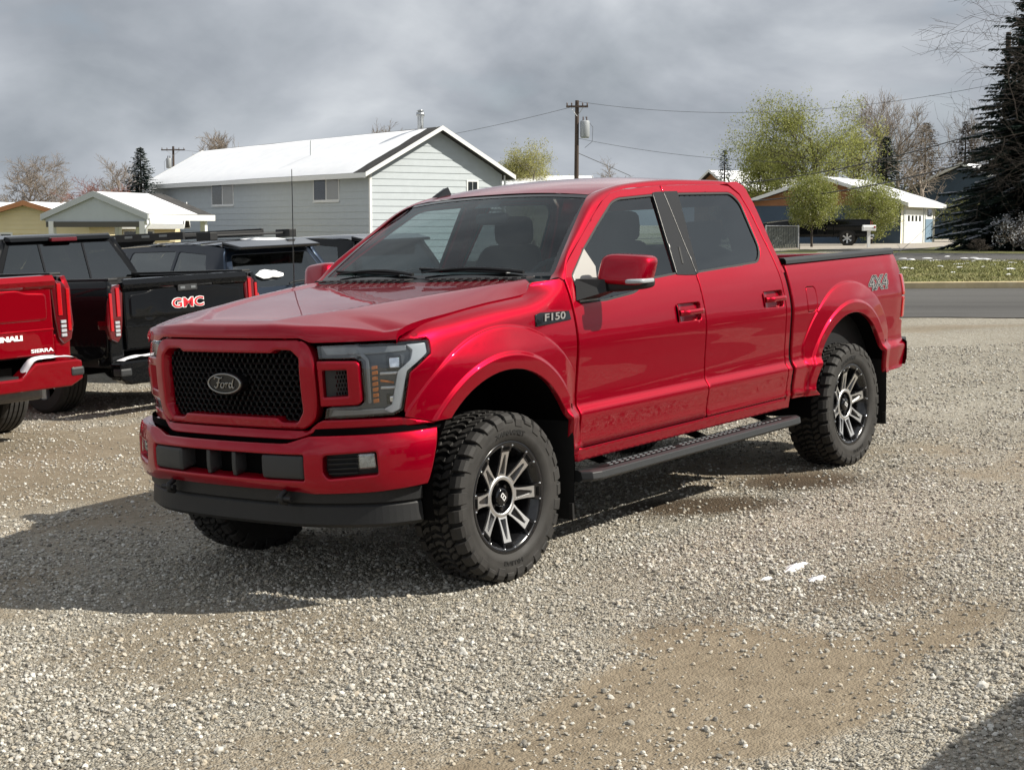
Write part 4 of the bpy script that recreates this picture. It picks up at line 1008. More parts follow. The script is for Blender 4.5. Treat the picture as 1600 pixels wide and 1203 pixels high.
def dirt(x, y):
    n = fbm(x, y, .55, 0); d = sstep(.50, .70, n)*.62
    d = np.maximum(d, ell(x, y, G1, 1.75, .62, GA, .5)*1.0); d = np.maximum(d, ell(x, y, G2, .9, .8, YD+.3, .6)*.6); d = np.maximum(d, ell(x, y, G3, 2.5, 3.2, YD, .5)*.75)
    d = np.maximum(d, ell(x, y, G5, .8, .5, YD-.3, .6)*.6)
    wob = (fbm(x, y, .25, 6)-.5)*1.6
    for y0 in (2.35, 4.05): d = np.maximum(d, (1-sstep(.10, .34, np.abs(y-y0-.16*x-wob)))*.55*sstep(.30, .55, fbm(x, y, .7, 4)))
    return np.clip(d, 0, 1)
def damp(x, y):
    d = np.maximum(ell(x, y, W1, .50, .34, YD, .45), ell(x, y, W2, .50, .36, YD, .45)); return np.maximum(d, ell(x, y, W3, .7, .35, YD+.4, .8)*.35)
def axis(fine0, fine1, step, far, k=1.28):
    a = list(np.arange(fine0, fine1, step)); d = step; v = a[-1]
    while v < far: d *= k; v += d; a.append(v)
    d = step; v = fine0; pre = []
    while v > -far: d *= k; v -= d; pre.append(v)
    return np.array(pre[::-1]+a)
def ground_mat():
    m, nt, b = mat_new('gravel'); N = nt.nodes; L = nt.links
    tc = N.new('ShaderNodeTexCoord')
    def at_(n): a = N.new('ShaderNodeAttribute'); a.attribute_name = n; return a.outputs['Fac']
    def vor(sc, feat='F1'):
        v = N.new('ShaderNodeTexVoronoi'); v.inputs['Scale'].default_value = sc; v.feature = feat; L.new(wv.outputs[0], v.inputs['Vector']); return v
    ns = N.new('ShaderNodeTexNoise'); ns.inputs['Scale'].default_value = 30; ns.inputs['Detail'].default_value = 3; L.new(tc.outputs['Object'], ns.inputs['Vector'])
    wv = N.new('ShaderNodeVectorMath'); wv.operation = 'MULTIPLY_ADD'; L.new(ns.outputs['Color'], wv.inputs[0]); wv.inputs[1].default_value = (.012, .012, .012); L.new(tc.outputs['Object'], wv.inputs[2])
    v1 = vor(46); v2 = vor(105)
    def ramp(src, pts):
        r = N.new('ShaderNodeValToRGB'); L.new(src, r.inputs[0]); e = r.color_ramp.elements; r.color_ramp.interpolation = 'LINEAR'
        e[0].position, e[0].color = pts[0][0], (*pts[0][1], 1); e[1].position, e[1].color = pts[-1][0], (*pts[-1][1], 1)
        for p, c in pts[1:-1]: k = e.new(p); k.color = (*c, 1)
        return r
    def chan(v): s = N.new('ShaderNodeSeparateColor'); L.new(v.outputs['Color'], s.inputs[0]); return s.outputs['Red']
    pal = [(0, (.16, .15, .135)), (.2, (.26, .24, .21)), (.45, (.345, .325, .29)), (.65, (.385, .34, .28)), (.82, (.45, .43, .40)), (1, (.60, .59, .57))]
    c1 = ramp(chan(v1), pal); c2 = ramp(chan(v2), pal)
    def mix(f, a, bb, mode='MIX'):
        x = N.new('ShaderNodeMix'); x.data_type = 'RGBA'; x.blend_type = mode
        (L.new(f, x.inputs['Factor']) if not isinstance(f, (int, float)) else setattr(x.inputs['Factor'], 'default_value', f))
        for s, q in (('A', a), ('B', bb)):
            (L.new(q, x.inputs[s]) if not isinstance(q, tuple) else setattr(x.inputs[s], 'default_value', (*q, 1)))
        return x.outputs['Result']
    stones = mix(.45, c1.outputs[0], c2.outputs[0])
    n2 = N.new('ShaderNodeTexNoise'); n2.inputs['Scale'].default_value = 9; n2.inputs['Detail'].default_value = 9; n2.inputs['Roughness'].default_value = .75; L.new(tc.outputs['Object'], n2.inputs['Vector'])
    soil = ramp(n2.outputs['Fac'], [(.25, (.140, .112, .082)), (.45, (.205, .170, .130)), (.60, (.245, .206, .160)), (.78, (.33, .288, .235))])
    n3 = N.new('ShaderNodeTexNoise'); n3.inputs['Scale'].default_value = 26; n3.inputs['Detail'].default_value = 6; n3.inputs['Roughness'].default_value = .7; L.new(tc.outputs['Object'], n3.inputs['Vector'])
    # stones thin out in the bare patches: threshold by per-stone random against the dirt map
    ad = N.new('ShaderNodeMath'); ad.operation = 'ADD'; L.new(at_('dirt'), ad.inputs[0])
    sc_ = N.new('ShaderNodeMath'); sc_.operation = 'MULTIPLY_ADD'; sc_.inputs[1].default_value = 1.1; sc_.inputs[2].default_value = -.55; L.new(n3.outputs['Fac'], sc_.inputs[0]); L.new(sc_.outputs[0], ad.inputs[1])
    mr = N.new('ShaderNodeMapRange'); mr.inputs['From Min'].default_value = .15; mr.inputs['From Max'].default_value = .85; mr.interpolation_type = 'SMOOTHSTEP'; L.new(ad.outputs[0], mr.inputs['Value'])
    col = mix(mr.outputs[0], stones, soil.outputs[0])
    n4 = N.new('ShaderNodeTexNoise'); n4.inputs['Scale'].default_value = .35; n4.inputs['Detail'].default_value = 5; L.new(tc.outputs['Object'], n4.inputs['Vector'])
    tint = ramp(n4.outputs['Fac'], [(.3, (.86, .84, .765)), (.7, (1.18, 1.165, 1.09))]); col = mix(1.0, col, tint.outputs[0], 'MULTIPLY')
    dm = N.new('ShaderNodeMath'); dm.operation = 'MULTIPLY'; dm.inputs[1].default_value = .95; L.new(at_('damp'), dm.inputs[0])
    col = mix(dm.outputs[0], col, (.085, .060, .038))
    L.new(col, b.inputs['Base Color']); b.inputs['Roughness'].default_value = .95; b.inputs['Specular IOR Level'].default_value = .2
    h = N.new('ShaderNodeMath'); h.operation = 'ADD'; L.new(v1.outputs['Distance'], h.inputs[0]); L.new(v2.outputs['Distance'], h.inputs[1])
    hn = N.new('ShaderNodeMath'); hn.operation = 'MULTIPLY_ADD'; hn.inputs[1].default_value = -.75; L.new(h.outputs[0], hn.inputs[0]); L.new(n2.outputs['Fac'], hn.inputs[2])
    bp = N.new('ShaderNodeBump'); bp.inputs['Strength'].default_value = 1.0; bp.inputs['Distance'].default_value = .020; st_ = N.new('ShaderNodeMapRange'); st_.inputs['To Min'].default_value = 1.0; st_.inputs['To Max'].default_value = .45; L.new(mr.outputs[0], st_.inputs['Value']); L.new(st_.outputs[0], bp.inputs['Strength']); L.new(hn.outputs[0], bp.inputs['Height']); L.new(bp.outputs[0], b.inputs['Normal'])
    return m
M['gravel'] = ground_mat()
def build_ground():
    ss = axis(-9.0, 10.0, .13, 2500); tt = axis(3.0, 27.0, .13, 3200); tt = tt[tt > -60]
    S_, T_ = np.meshgrid(ss, tt, indexing='ij'); X = CAMP.x+RGT.x*S_+FWD.x*T_; Y = CAMP.y+RGT.y*S_+FWD.y*T_
    Z = zg(X, Y); near = np.exp(-((S_/14)**2+((T_-12)/16)**2))
    Z = Z+near*((fbm(X, Y, .9, 1)-.5)*.030+(fbm(X, Y, 5, 2, 3)-.5)*.010)
    n, k = S_.shape; I = np.arange(n*k).reshape(n, k)
    F = np.stack([I[:-1, :-1], I[1:, :-1], I[1:, 1:], I[:-1, 1:]], -1).reshape(-1, 4)
    me = bpy.data.meshes.new('ground'); me.vertices.add(n*k); me.vertices.foreach_set('co', np.stack([X, Y, Z], -1).astype(np.float32).ravel())
    me.loops.add(F.size); me.loops.foreach_set('vertex_index', F.ravel().astype(np.int32)); me.polygons.add(len(F)); me.polygons.foreach_set('loop_start', np.arange(0, F.size, 4, dtype=np.int32)); me.update(calc_edges=True); me.validate()
    me.polygons.foreach_set('use_smooth', [True]*len(me.polygons))
    for nm, fn in (('dirt', dirt), ('damp', damp)):
        a = me.attributes.new(nm, 'FLOAT', 'POINT'); a.data.foreach_set('value', fn(X, Y).astype(np.float32).ravel())
    o = link('ground', me, M['gravel']); tag(o, kind='structure'); return o
build_ground()
# ---- loose stones on the lot (instanced)
def stone_mat():
    m, nt, b = mat_new('loose_stone'); N = nt.nodes; L = nt.links
    oi = N.new('ShaderNodeObjectInfo'); r = N.new('ShaderNodeValToRGB'); L.new(oi.outputs['Random'], r.inputs[0]); e = r.color_ramp.elements
    e[0].position = 0; e[0].color = (.16, .15, .13, 1); e[1].position = 1; e[1].color = (.64, .625, .58, 1)
    for p, c in ((.2, (.29, .27, .235)), (.45, (.39, .37, .325)), (.62, (.41, .36, .285)), (.80, (.47, .45, .405)), (.92, (.54, .525, .48))): k = e.new(p); k.color = (*c, 1)
    tc = N.new('ShaderNodeTexCoord'); n = N.new('ShaderNodeTexNoise'); n.inputs['Scale'].default_value = 40; L.new(tc.outputs['Object'], n.inputs['Vector'])
    x = N.new('ShaderNodeMix'); x.data_type = 'RGBA'; x.blend_type = 'OVERLAY'; x.inputs['Factor'].default_value = .35; L.new(r.outputs[0], x.inputs['A']); L.new(n.outputs['Color'], x.inputs['B'])
    L.new(x.outputs['Result'], b.inputs['Base Color']); b.inputs['Roughness'].default_value = .9; b.inputs['Specular IOR Level'].default_value = .25; return m
M['stone'] = stone_mat()
def scatter_group(name, meshobjs_fn, mat):
    pass
def build_stones():
    P = []
    for (t0, t1, dens, sc) in ((4.5, 8.5, 4300, 1.0), (8.5, 12.5, 2000, 1.12), (12.5, 19, 600, 1.4)):
        s0, s1 = -t1*.345, t1*.345; n = int((t1-t0)*(s1-s0)*dens)
        s = RNG.uniform(s0, s1, n); t = RNG.uniform(t0, t1, n); k = np.abs(s) < t*.345+.1; s, t = s[k], t[k]
        x = CAMP.x+RGT.x*s+FWD.x*t; y = CAMP.y+RGT.y*s+FWD.y*t
        d = dirt(x, y); clump = fbm(x, y, 2.2, 5); keep = RNG.random(len(x)) < (1-.75*damp(x, y))*np.clip(1.05-.95*d, .12, 1)*np.clip((clump-.22)*2.3, .12, 1)
        x, y = x[keep], y[keep]
        z = zg(x, y)+((fbm(x, y, .9, 1)-.5)*.030+(fbm(x, y, 5, 2, 3)-.5)*.010)*np.exp(-(((x-CAMP.x)*RGT.x+(y-CAMP.y)*RGT.y)/14)**2-((((x-CAMP.x)*FWD.x+(y-CAMP.y)*FWD.y)-12)/16)**2)
        r = np.exp(RNG.normal(math.log(.0056), .38, len(x)))*sc; r = np.clip(r, .003, .0135)
        big = RNG.random(len(x)) < .004; r[big] *= 1.6
        P.append(np.stack([x, y, z+r*.38, r], 1))
    P = np.concatenate(P); me = bpy.data.meshes.new('loose_gravel'); me.vertices.add(len(P)); me.vertices.foreach_set('co', P[:, :3].astype(np.float32).ravel())
    a = me.attributes.new('rad', 'FLOAT', 'POINT'); a.data.foreach_set('value', P[:, 3].astype(np.float32))
    o = link('loose_gravel', me); tag(o, 'loose grey and tan gravel stones spread over the lot', 'gravel', kind='stuff')
    ng = bpy.data.node_groups.new('stones', 'GeometryNodeTree'); ng.interface.new_socket('Geometry', in_out='INPUT', socket_type='NodeSocketGeometry'); ng.interface.new_socket('Geometry', in_out='OUTPUT', socket_type='NodeSocketGeometry')
    N = ng.nodes; L = ng.links; gi = N.new('NodeGroupInput'); go = N.new('NodeGroupOutput')
    gin = N.new('GeometryNodeGeometryToInstance')
    for k in range(4):
        ic = N.new('GeometryNodeMeshIcoSphere'); ic.inputs['Radius'].default_value = 1; ic.inputs['Subdivisions'].default_value = 1 if k < 2 else 2
        sp = N.new('GeometryNodeSetPosition'); nz = N.new('ShaderNodeTexNoise'); nz.noise_dimensions = '4D'; nz.inputs['W'].default_value = k*7.3; nz.inputs['Scale'].default_value = 1.1
        sb = N.new('ShaderNodeVectorMath'); sb.operation = 'SUBTRACT'; sb.inputs[1].default_value = (.5, .5, .5); L.new(nz.outputs['Color'], sb.inputs[0])
        ml = N.new('ShaderNodeVectorMath'); ml.operation = 'SCALE'; ml.inputs['Scale'].default_value = 1.6; L.new(sb.outputs[0], ml.inputs[0])
        L.new(ic.outputs[0], sp.inputs['Geometry']); L.new(ml.outputs[0], sp.inputs['Offset'])
        tr_ = N.new('GeometryNodeTransform'); tr_.inputs['Scale'].default_value = (1.0, .78+.1*(k % 2), .55+.08*k); L.new(sp.outputs[0], tr_.inputs['Geometry'])
        sm = N.new('GeometryNodeSetMaterial'); sm.inputs['Material'].default_value = M['stone']; L.new(tr_.outputs[0], sm.inputs['Geometry']); L.new(sm.outputs[0], gin.inputs[0])
    ip = N.new('GeometryNodeInstanceOnPoints'); L.new(gi.outputs[0], ip.inputs['Points']); L.new(gin.outputs[0], ip.inputs['Instance']); ip.inputs['Pick Instance'].default_value = True
    ri = N.new('FunctionNodeRandomValue'); ri.data_type = 'INT'; ri.inputs['Min'].default_value = 0 if False else 0
    for s_ in ri.inputs:
        if s_.type == 'INT' and s_.name == 'Max': s_.default_value = 3
    L.new([q for q in ri.outputs if q.type == 'INT'][0], ip.inputs['Instance Index'])
    rv = N.new('FunctionNodeRandomValue'); rv.data_type = 'FLOAT_VECTOR'
    vin = [q for q in rv.inputs if q.type == 'VECTOR']; vin[0].default_value = (-.5, -.5, 0); vin[1].default_value = (.5, .5, 6.28)
    L.new([q for q in rv.outputs if q.type == 'VECTOR'][0], ip.inputs['Rotation'])
    na = N.new('GeometryNodeInputNamedAttribute'); na.data_type = 'FLOAT'; na.inputs['Name'].default_value = 'rad'
    cx = N.new('ShaderNodeCombineXYZ'); [L.new(na.outputs['Attribute'], cx.inputs[i]) for i in range(3)]; L.new(cx.outputs[0], ip.inputs['Scale'])
    L.new(ip.outputs[0], go.inputs[0])
    md = o.modifiers.new('scatter', 'NODES'); md.node_group = ng
    return len(P)
build_stones()
# ---- sheets laid on the ground (world x, y polygons)
def sheet(name, poly, mat, dz, step=1.2, kind='structure', parent=None, wob=0.0):
    pts = resample([tuple(p) for p in poly], step); b = [p for p in pts]; xs = [p[0] for p in pts]; ys = [p[1] for p in pts]; inn = []
    for x in np.arange(min(xs)+step/2, max(xs), step):
        for y in np.arange(min(ys)+step/2, max(ys), step):
            if pip(x, y, pts): inn.append((x, y))
    if wob: pts = [(x+wob*(vnoise(x, y, .9, 4)-.5)*2, y+wob*(vnoise(x, y, .9, 6)-.5)*2) for x, y in pts]
    r = mgeo.delaunay_2d_cdt([Vector(p) for p in pts+inn], [(i, (i+1) % len(pts)) for i in range(len(pts))], [], 1, 1e-6)
    vs = [(v.x, v.y, float(zg(v.x, v.y))+dz) for v in r[0]]; fs = [list(f) for f in r[2]]
    fs = [f if (Vector(vs[f[1]])-Vector(vs[f[0]])).cross(Vector(vs[f[2]])-Vector(vs[f[0]])).z > 0 else f[::-1] for f in fs]
    o = link(name, mesh(vs, fs, True, name), mat, parent)
    if kind: tag(o, kind=kind)
    return o
def noisy(name, stops, scale, rough=.9, bump=.3, bscale=60, detail=8, aniso=(1, 1, 1)):
    m, nt, b = mat_new(name); N = nt.nodes; L = nt.links; tc = N.new('ShaderNodeTexCoord'); mp = N.new('ShaderNodeMapping'); mp.inputs['Scale'].default_value = aniso; L.new(tc.outputs['Object'], mp.inputs[0])
    n = N.new('ShaderNodeTexNoise'); n.inputs['Scale'].default_value = scale; n.inputs['Detail'].default_value = detail; n.inputs['Roughness'].default_value = .68; L.new(mp.outputs[0], n.inputs['Vector'])
    r = N.new('ShaderNodeValToRGB'); L.new(n.outputs['Fac'], r.inputs[0]); e = r.color_ramp.elements
    e[0].position, e[0].color = stops[0][0], (*stops[0][1], 1); e[1].position, e[1].color = stops[-1][0], (*stops[-1][1], 1)
    for p, c in stops[1:-1]: k = e.new(p); k.color = (*c, 1)
    L.new(r.outputs[0], b.inputs['Base Color']); b.inputs['Roughness'].default_value = rough; b.inputs['Specular IOR Level'].default_value = .25
    if bump:
        n2 = N.new('ShaderNodeTexNoise'); n2.inputs['Scale'].default_value = bscale; n2.inputs['Detail'].default_value = 5; L.new(tc.outputs['Object'], n2.inputs['Vector'])
        bp = N.new('ShaderNodeBump'); bp.inputs['Strength'].default_value = bump; bp.inputs['Distance'].default_value = .03; L.new(n2.outputs['Fac'], bp.inputs['Height']); L.new(bp.outputs[0], b.inputs['Normal'])
    return m
M['asphalt'] = noisy('asphalt', [(.3, (.066, .064, .062)), (.5, (.088, .086, .083)), (.7, (.115, .112, .107))], .5, aniso=(1.6, .12, 1), bump=.25, bscale=90)
M['concrete'] = noisy('concrete', [(.3, (.30, .27, .23)), (.55, (.38, .345, .30)), (.75, (.45, .41, .36))], .8, bump=.1)
M['kerb'] = noisy('painted_kerb', [(.3, (.42, .34, .21)), (.55, (.58, .47, .28)), (.75, (.64, .56, .40))], 2.0, bump=.1)
M['turf'] = noisy('turf', [(.25, (.10, .095, .045)), (.45, (.15, .155, .060)), (.62, (.20, .195, .085)), (.8, (.27, .235, .125))], .9, bump=.5, bscale=40)
RX0, RX1 = -17.0, -25.2
sheet('road', [(RX1, -90), (RX0, -90), (RX0, 40), (RX1, 40)], M['asphalt'], .012, .8, wob=.14)
kb = MB()
ys = np.arange(-60, 32, 1.5)
for i in range(len(ys)-1):
    pass
prof = [(RX1+.02, .0), (RX1, .13), (RX1-.03, .145), (RX1-.16, .145), (RX1-.17, .0)]
vs = [(x, y, float(zg(x, y))+z) for y in ys for x, z in prof]; n = 5
kb.add(vs, [(i*n+k, i*n+k+1, (i+1)*n+k+1, (i+1)*n+k) for i in range(len(ys)-1) for k in range(n-1)], False)
tag(kb.build('kerb', M['kerb']), kind='structure')
# verge beyond the road, side street and driveway
sheet('verge', [(RX1-.10, -70), (RX1-.10, 34), (-39.5, 34), (-41.0, 6), (-40.5, -3), (-40.2, -12), (-40.0, -70)], M['turf'], .10, 1.6)
sheet('side_street', [(-40.9, -80), (-40.3, -12), (-41.1, 6), (-41, 60), (-54, 60), (-54, -80)], M['asphalt'], .016, 3.0)
def gp(u, v, dx=0): p = ground(u, v); return (p.x, p.y)
sheet('yard', [(-54.1, -80), (-54.1, 70), (-190, 90), (-190, -110)], M['turf'], .010, 6.0)
sheet('driveway', [gp(1250, 391), gp(1404, 392.5), gp(1512, 383), gp(1545, 379), gp(1500, 373.5), gp(1400, 377.5), gp(1250, 381)], M['concrete'], .03, 3.0)
M['oldsnow'] = pbr('old_snow', (.78, .79, .82), .7, var=.06, vscale=6, bump=.4, bscale=20)
rs = random.Random(5)
def snow_patch(c, rx, ry, h=.03, n=14, parent=None, mat='oldsnow'):
    b = MB(); ph = [rs.uniform(.55, 1.25) for _ in range(n)]; vs = [c+Vector((0, 0, h))]
    for ring, (k, zz) in enumerate(((.55, .85), (1.0, 0.0))):
        for i in range(n): a = 2*PI*i/n; vs.append(c+Vector((rx*k*ph[i]*math.cos(a), ry*k*ph[i]*math.sin(a), h*zz*rs.uniform(.6, 1.1)-(.004 if ring else 0))))
    fs = [(0, 1+i, 1+(i+1) % n) for i in range(n)]+[(1+i, 1+n+i, 1+n+(i+1) % n, 1+(i+1) % n) for i in range(n)]
    b.add(vs, fs, True); return b
k = 0
for (u, v, rx, ry, h, lab) in ((1244, 887, .13, .035, .014, 'small white snow scrap melting on the gravel, the largest of three'), (1278, 905, .075, .03, .010, 'small snow scrap on the gravel right of and below the largest scrap'), (1198, 905, .04, .018, .007, 'tiny snow scrap on the gravel left of the two larger scraps')):
    p = ground(u, v)+Vector((0, 0, .006)); o = snow_patch(p, rx, ry, h, 18).build('snow_patch', M['oldsnow']); o.rotation_euler = (0, 0, 0); tag(o, lab, 'snow', 'snow scraps on the gravel')
vp = []
for i in range(34):
    X = rs.uniform(-40.0, -28.0)-(0 if rs.random() < .5 else 0); u = rs.uniform(1412, 1640); v = rs.choice([rs.gauss(411, 3.0), rs.gauss(421, 5), rs.uniform(408, 436)])
    if v < 404: continue
    vp.append((u, v))
sb = MB()
for (u, v) in vp:
    p = ground(u, v)
    if p.x > -26 : continue
    q = snow_patch(p+Vector((0, 0, .10)), rs.uniform(.05, .22), rs.uniform(.05, .30), rs.uniform(.01, .04), 9); sb.add(q.v, q.f, True)
tag(sb.build('verge_snow', M['oldsnow']), 'scattered melting snow lying in the verge grass', 'snow', kind='stuff')
# grass blades on the verge
gb = MB(); Pn = 90000
s_ = RNG.uniform(5.5, 22, Pn); t_ = RNG.uniform(30, 55, Pn); X = CAMP.x+RGT.x*s_+FWD.x*t_; Y = CAMP.y+RGT.y*s_+FWD.y*t_
kp = (X < RX1-.2) & (X > -40) & (s_ > .24*t_) & (s_ < .36*t_); X, Y = X[kp], Y[kp]; Z = zg(X, Y)+.095; n = len(X)
ang = RNG.uniform(0, 6.28, n); h = RNG.uniform(.02, .07, n)*(.4+1.1*fbm(X, Y, .8, 2)); w = RNG.uniform(.008, .02, n); lean = RNG.uniform(-.06, .06, (n, 2))
V = np.stack([np.stack([X-np.cos(ang)*w, Y-np.sin(ang)*w, Z], 1), np.stack([X+np.cos(ang)*w, Y+np.sin(ang)*w, Z], 1), np.stack([X+lean[:, 0], Y+lean[:, 1], Z+h], 1)], 1).reshape(-1, 3)
me = bpy.data.meshes.new('verge_grass'); me.from_pydata(V.tolist(), [], np.arange(3*n).reshape(-1, 3).tolist()); me.update()
M['grass'] = noisy('grass_blades', [(.3, (.11, .12, .040)), (.5, (.20, .20, .075)), (.7, (.31, .27, .15))], .7, bump=0)
tag(link('verge_grass', me, M['grass']), 'short spring grass on the verge beyond the road', 'grass', kind='stuff')
tuft = MB()
for i in range(1500):
    y = rs.uniform(-12, 9); x = RX0+rs.gauss(.15, .18)+(.1 if rs.random() < .2 else 0)
    if fbm(np.array([x*.0+3]), np.array([y]), .9, 3)[0] < .5: continue
    z = float(zg(x, y)); a = rs.uniform(0, 6.28); w = .02; hh = rs.uniform(.03, .09)
    tuft.add([(x-w*math.cos(a), y-w*math.sin(a), z), (x+w*math.cos(a), y+w*math.sin(a), z), (x+rs.uniform(-.03, .03), y+rs.uniform(-.03, .03), z+hh)], [(0, 1, 2)])
tag(tuft.build('roadside_grass', M['grass']), 'thin grass tufts along the near edge of the road', 'grass', kind='stuff')
# ================================================================= the other vehicles. Frame: x right, y forward (heading), z up, origin under the rear bumper
def lot_matrix(s, t, deg):
    "stands on the lot at s, t; heading deg left of the viewing direction"
    p = st(s, t); p.z = float(zg(p.x, p.y)); a = R(deg); h = (FWD*math.cos(a)-RGT*math.sin(a)); 
    e = .5; nz = Vector((-(float(zg(p.x+e, p.y))-float(zg(p.x-e, p.y)))/(2*e), -(float(zg(p.x, p.y+e))-float(zg(p.x, p.y-e)))/(2*e), 1)).normalized()
    y = (h-nz*h.dot(nz)).normalized(); x = y.cross(nz)
    return Matrix(((x.x, y.x, nz.x, p.x), (x.y, y.y, nz.y, p.y), (x.z, y.z, nz.z, p.z), (0, 0, 0, 1)))
def simple_wheel(parent, loc, r, w, rimr, side, rimmat='silver', spokes=6, grooves=True, name='wheel'):
    b = MB(); b.lathe([(rimr*.98, -.5*w), (rimr*1.03, -.5*w), (rimr*.95, -.3*w), (rimr*.93, .3*w), (rimr*1.0, .47*w), (rimr*1.06, .47*w)], 36, 'x'); wh = b.build(name, M['gloss_black'], parent)
    t = MB(); pr = [(rimr, -.5*w), (r*.9, -.52*w), (r*.97, -.47*w), (r*.995, -.38*w)]
    if grooves:
        for g_ in (-.26, -.09, .09, .26): pr += [(r, (g_-.03)*w), (r*.972, (g_-.018)*w), (r*.972, (g_+.018)*w), (r, (g_+.03)*w)]
    pr += [(r*.995, .38*w), (r*.97, .47*w), (r*.9, .52*w), (rimr, .5*w)]; t.lathe(pr, 40, 'x', smooth=not grooves); t.build('tyre', M['rubber'], wh)
    for i in range(spokes):
        a = 2*PI*i/spokes; m = Matrix.Rotation(a, 4, 'X'); sp = MB(); sp.hexa([m @ Vector(q) for q in [(.30*w, -.035, .05), (.30*w, .035, .05), (.30*w, .05, rimr*.97), (.30*w, -.05, rimr*.97), (.40*w, -.03, .05), (.40*w, .03, .05), (.44*w, .042, rimr*.97), (.44*w, -.042, rimr*.97)]]); sp.build('spoke', M[rimmat], wh)
    c = MB(); c.lathe([(.001, .44*w), (.05, .43*w), (.075, .36*w), (.08, .2*w)], 20, 'x'); c.build('hub_cap', M[rimmat], wh)
    wh.location = loc
    if side < 0: wh.rotation_euler = (0, 0, PI)
    return wh
def pane_side(name, poly, f, parent, mat, lift=.004, res=.12, depth=.006):
    return panel(name, poly, f, Vector((1, 0, 0)), mat, parent, res=res, edge=.003, depth=depth, lift=lift, mirror=False)
def both(o):
    m = o.copy(); COL.objects.link(m); m.scale = (-1, 1, 1); m.parent = o.parent; return m
def work_pickup(label, mat4, paint, opts, group=None):
    root = thing('pickup_truck', label, 'pickup truck', mat=mat4, group=group)
    PT = M[paint]; Lg = 5.9; wb0 = opts.get('axle', 1.28); wb1 = wb0+3.75; lift = opts.get('lift', 0.0); wr = opts.get('wr', .42)
    hw = pchip([.45, .62, .85, 1.1, 1.25, 1.38, 1.95], [.97, 1.0, 1.005, 1.02, 1.01, .985, .73])
    hwk = lambda z: hw(z if z < 1.40 else 1.40+(z-1.40)/opts.get('cabk', 1.0))
    f = lambda y, z: Vector((hwk(z-lift)-(.05*smooth(4.6, 5.9, y)), y, z))
    ck = opts.get('cabk', 1.0); cz = lambda z: z if z < 1.40 else 1.40+(z-1.40)*ck
    def Z(a): return [(y, cz(z)+lift) for y, z in a]
    archR = [(y, z) for y, z in arc(wb0, wr, wr+.10, 180, 0, 14)]; archF = arc(wb1, wr, wr+.09, 180, 0, 14)
    bed = Z([(.08, 1.42), (.05, 1.30), (.10, .95), (.12, .66)])+[(max(.14, wb0-wr-.10), .58+lift)]+archR+Z([(wb0+wr+.12, .52), (2.0, .52), (2.0, 1.42)])
    both(panel('bed_side', bed, f, Vector((1, 0, 0)), PT, root, res=.09, edge=.008, depth=.05))
    cabp = Z([(2.03, .50), (2.03, 1.40), (2.16, 1.92), (2.30, 1.955), (3.35, 1.955), (3.65, 1.90), (4.42, 1.42), (4.45, .50)])
    w1 = Z([(2.18, 1.43), (2.28, 1.86), (2.95, 1.87), (3.02, 1.43)]); w2 = Z([(3.14, 1.43), (3.10, 1.87), (3.42, 1.86), (4.10, 1.43)])
    cs = both(panel('cab_side', cabp, f, Vector((1, 0, 0)), PT, root, res=.10, edge=.006, depth=.05, holes=[rounded(w1, .04), rounded(w2, .04)]))
    for w in (w1, w2): both(panel('side_window', rounded(offset_loop(w, -.01), .04), f, Vector((1, 0, 0)), M['win_tint'], root, res=.2, edge=.003, depth=.004, lift=-.012))
    fen = Z([(4.47, .50), (4.47, 1.36), (5.5, 1.26), (5.84, 1.18), (5.88, .70), (5.8, .55)])+[(wb1+wr+.10, .50+lift)]+archF[::-1]
    both(panel('front_fender', fen, f, Vector((1, 0, 0)), PT, root, res=.10, edge=.006, depth=.05))
    hd = MB(); hd.grid(lambda u, v: Vector(((-1+2*v)*.93, 4.40+1.45*u, lift+1.40-.13*u**1.4+.05*(1-abs(2*v-1)**3)-.03*u)), 8, 10, flip=True)
    hd.grid(lambda u, v: Vector(((-1+2*v)*.93, 5.85+.06*(1-(2*v-1)**2), lift+1.24-.72*u)), 3, 8, flip=True); hd.build('hood', PT, root)
    rf = MB(); rf.grid(lambda u, v: Vector(((-1+2*v)*(.735-.02*abs(2*u-1)**4), 2.16+1.40*u, lift+cz(1.955)+.045*(1-abs(2*v-1)**2.5)*(1-abs(2*u-1)**4)-.01)), 10, 12, flip=True); rf.build('roof', PT, root)
    ws = MB(); ws.grid(lambda u, v: Vector(((-1+2*v)*(.88-.16*u), 4.42-.92*u, lift+1.40+.54*ck*u)), 4, 6, flip=True); ws.build('windshield', M['win_tint'], root)
    # back of the cab with its big window
    bk = MB(); xw = lambda z: hw(z)-.03
    def q(x, z): return Vector((x, 2.03+.14*max(0, (z-1.40)/.52), cz(z)+lift))
    zt, zb = 1.86, 1.40
    bk.add([q(-xw(.6), .6), q(xw(.6), .6), q(xw(1.40), 1.40), q(-xw(1.40), 1.40)], [(0, 1, 2, 3)]); bk.add([q(-xw(zt), zt), q(xw(zt), zt), q(xw(1.95), 1.955), q(-xw(1.95), 1.955)], [(0, 1, 2, 3)])
    for sg in (1, -1):
        a = [q(sg*xw(zb), zb), q(sg*xw(zt), zt), q(sg*(xw(zt)-.10), zt), q(sg*(xw(zb)-.08), zb)]; bk.add(a, [(0, 1, 2, 3) if sg > 0 else (3, 2, 1, 0)])
    bk.build('cab_back', PT, root)
    g = MB(); o_ = Vector((0, -.006, 0)); g.add([q(-xw(zb)+.06, zb)+o_, q(xw(zb)-.06, zb)+o_, q(xw(zt)-.08, zt)+o_, q(-xw(zt)+.08, zt)+o_], [(0, 1, 2, 3)]); rw = g.build('rear_window', M['win_tint'], root)
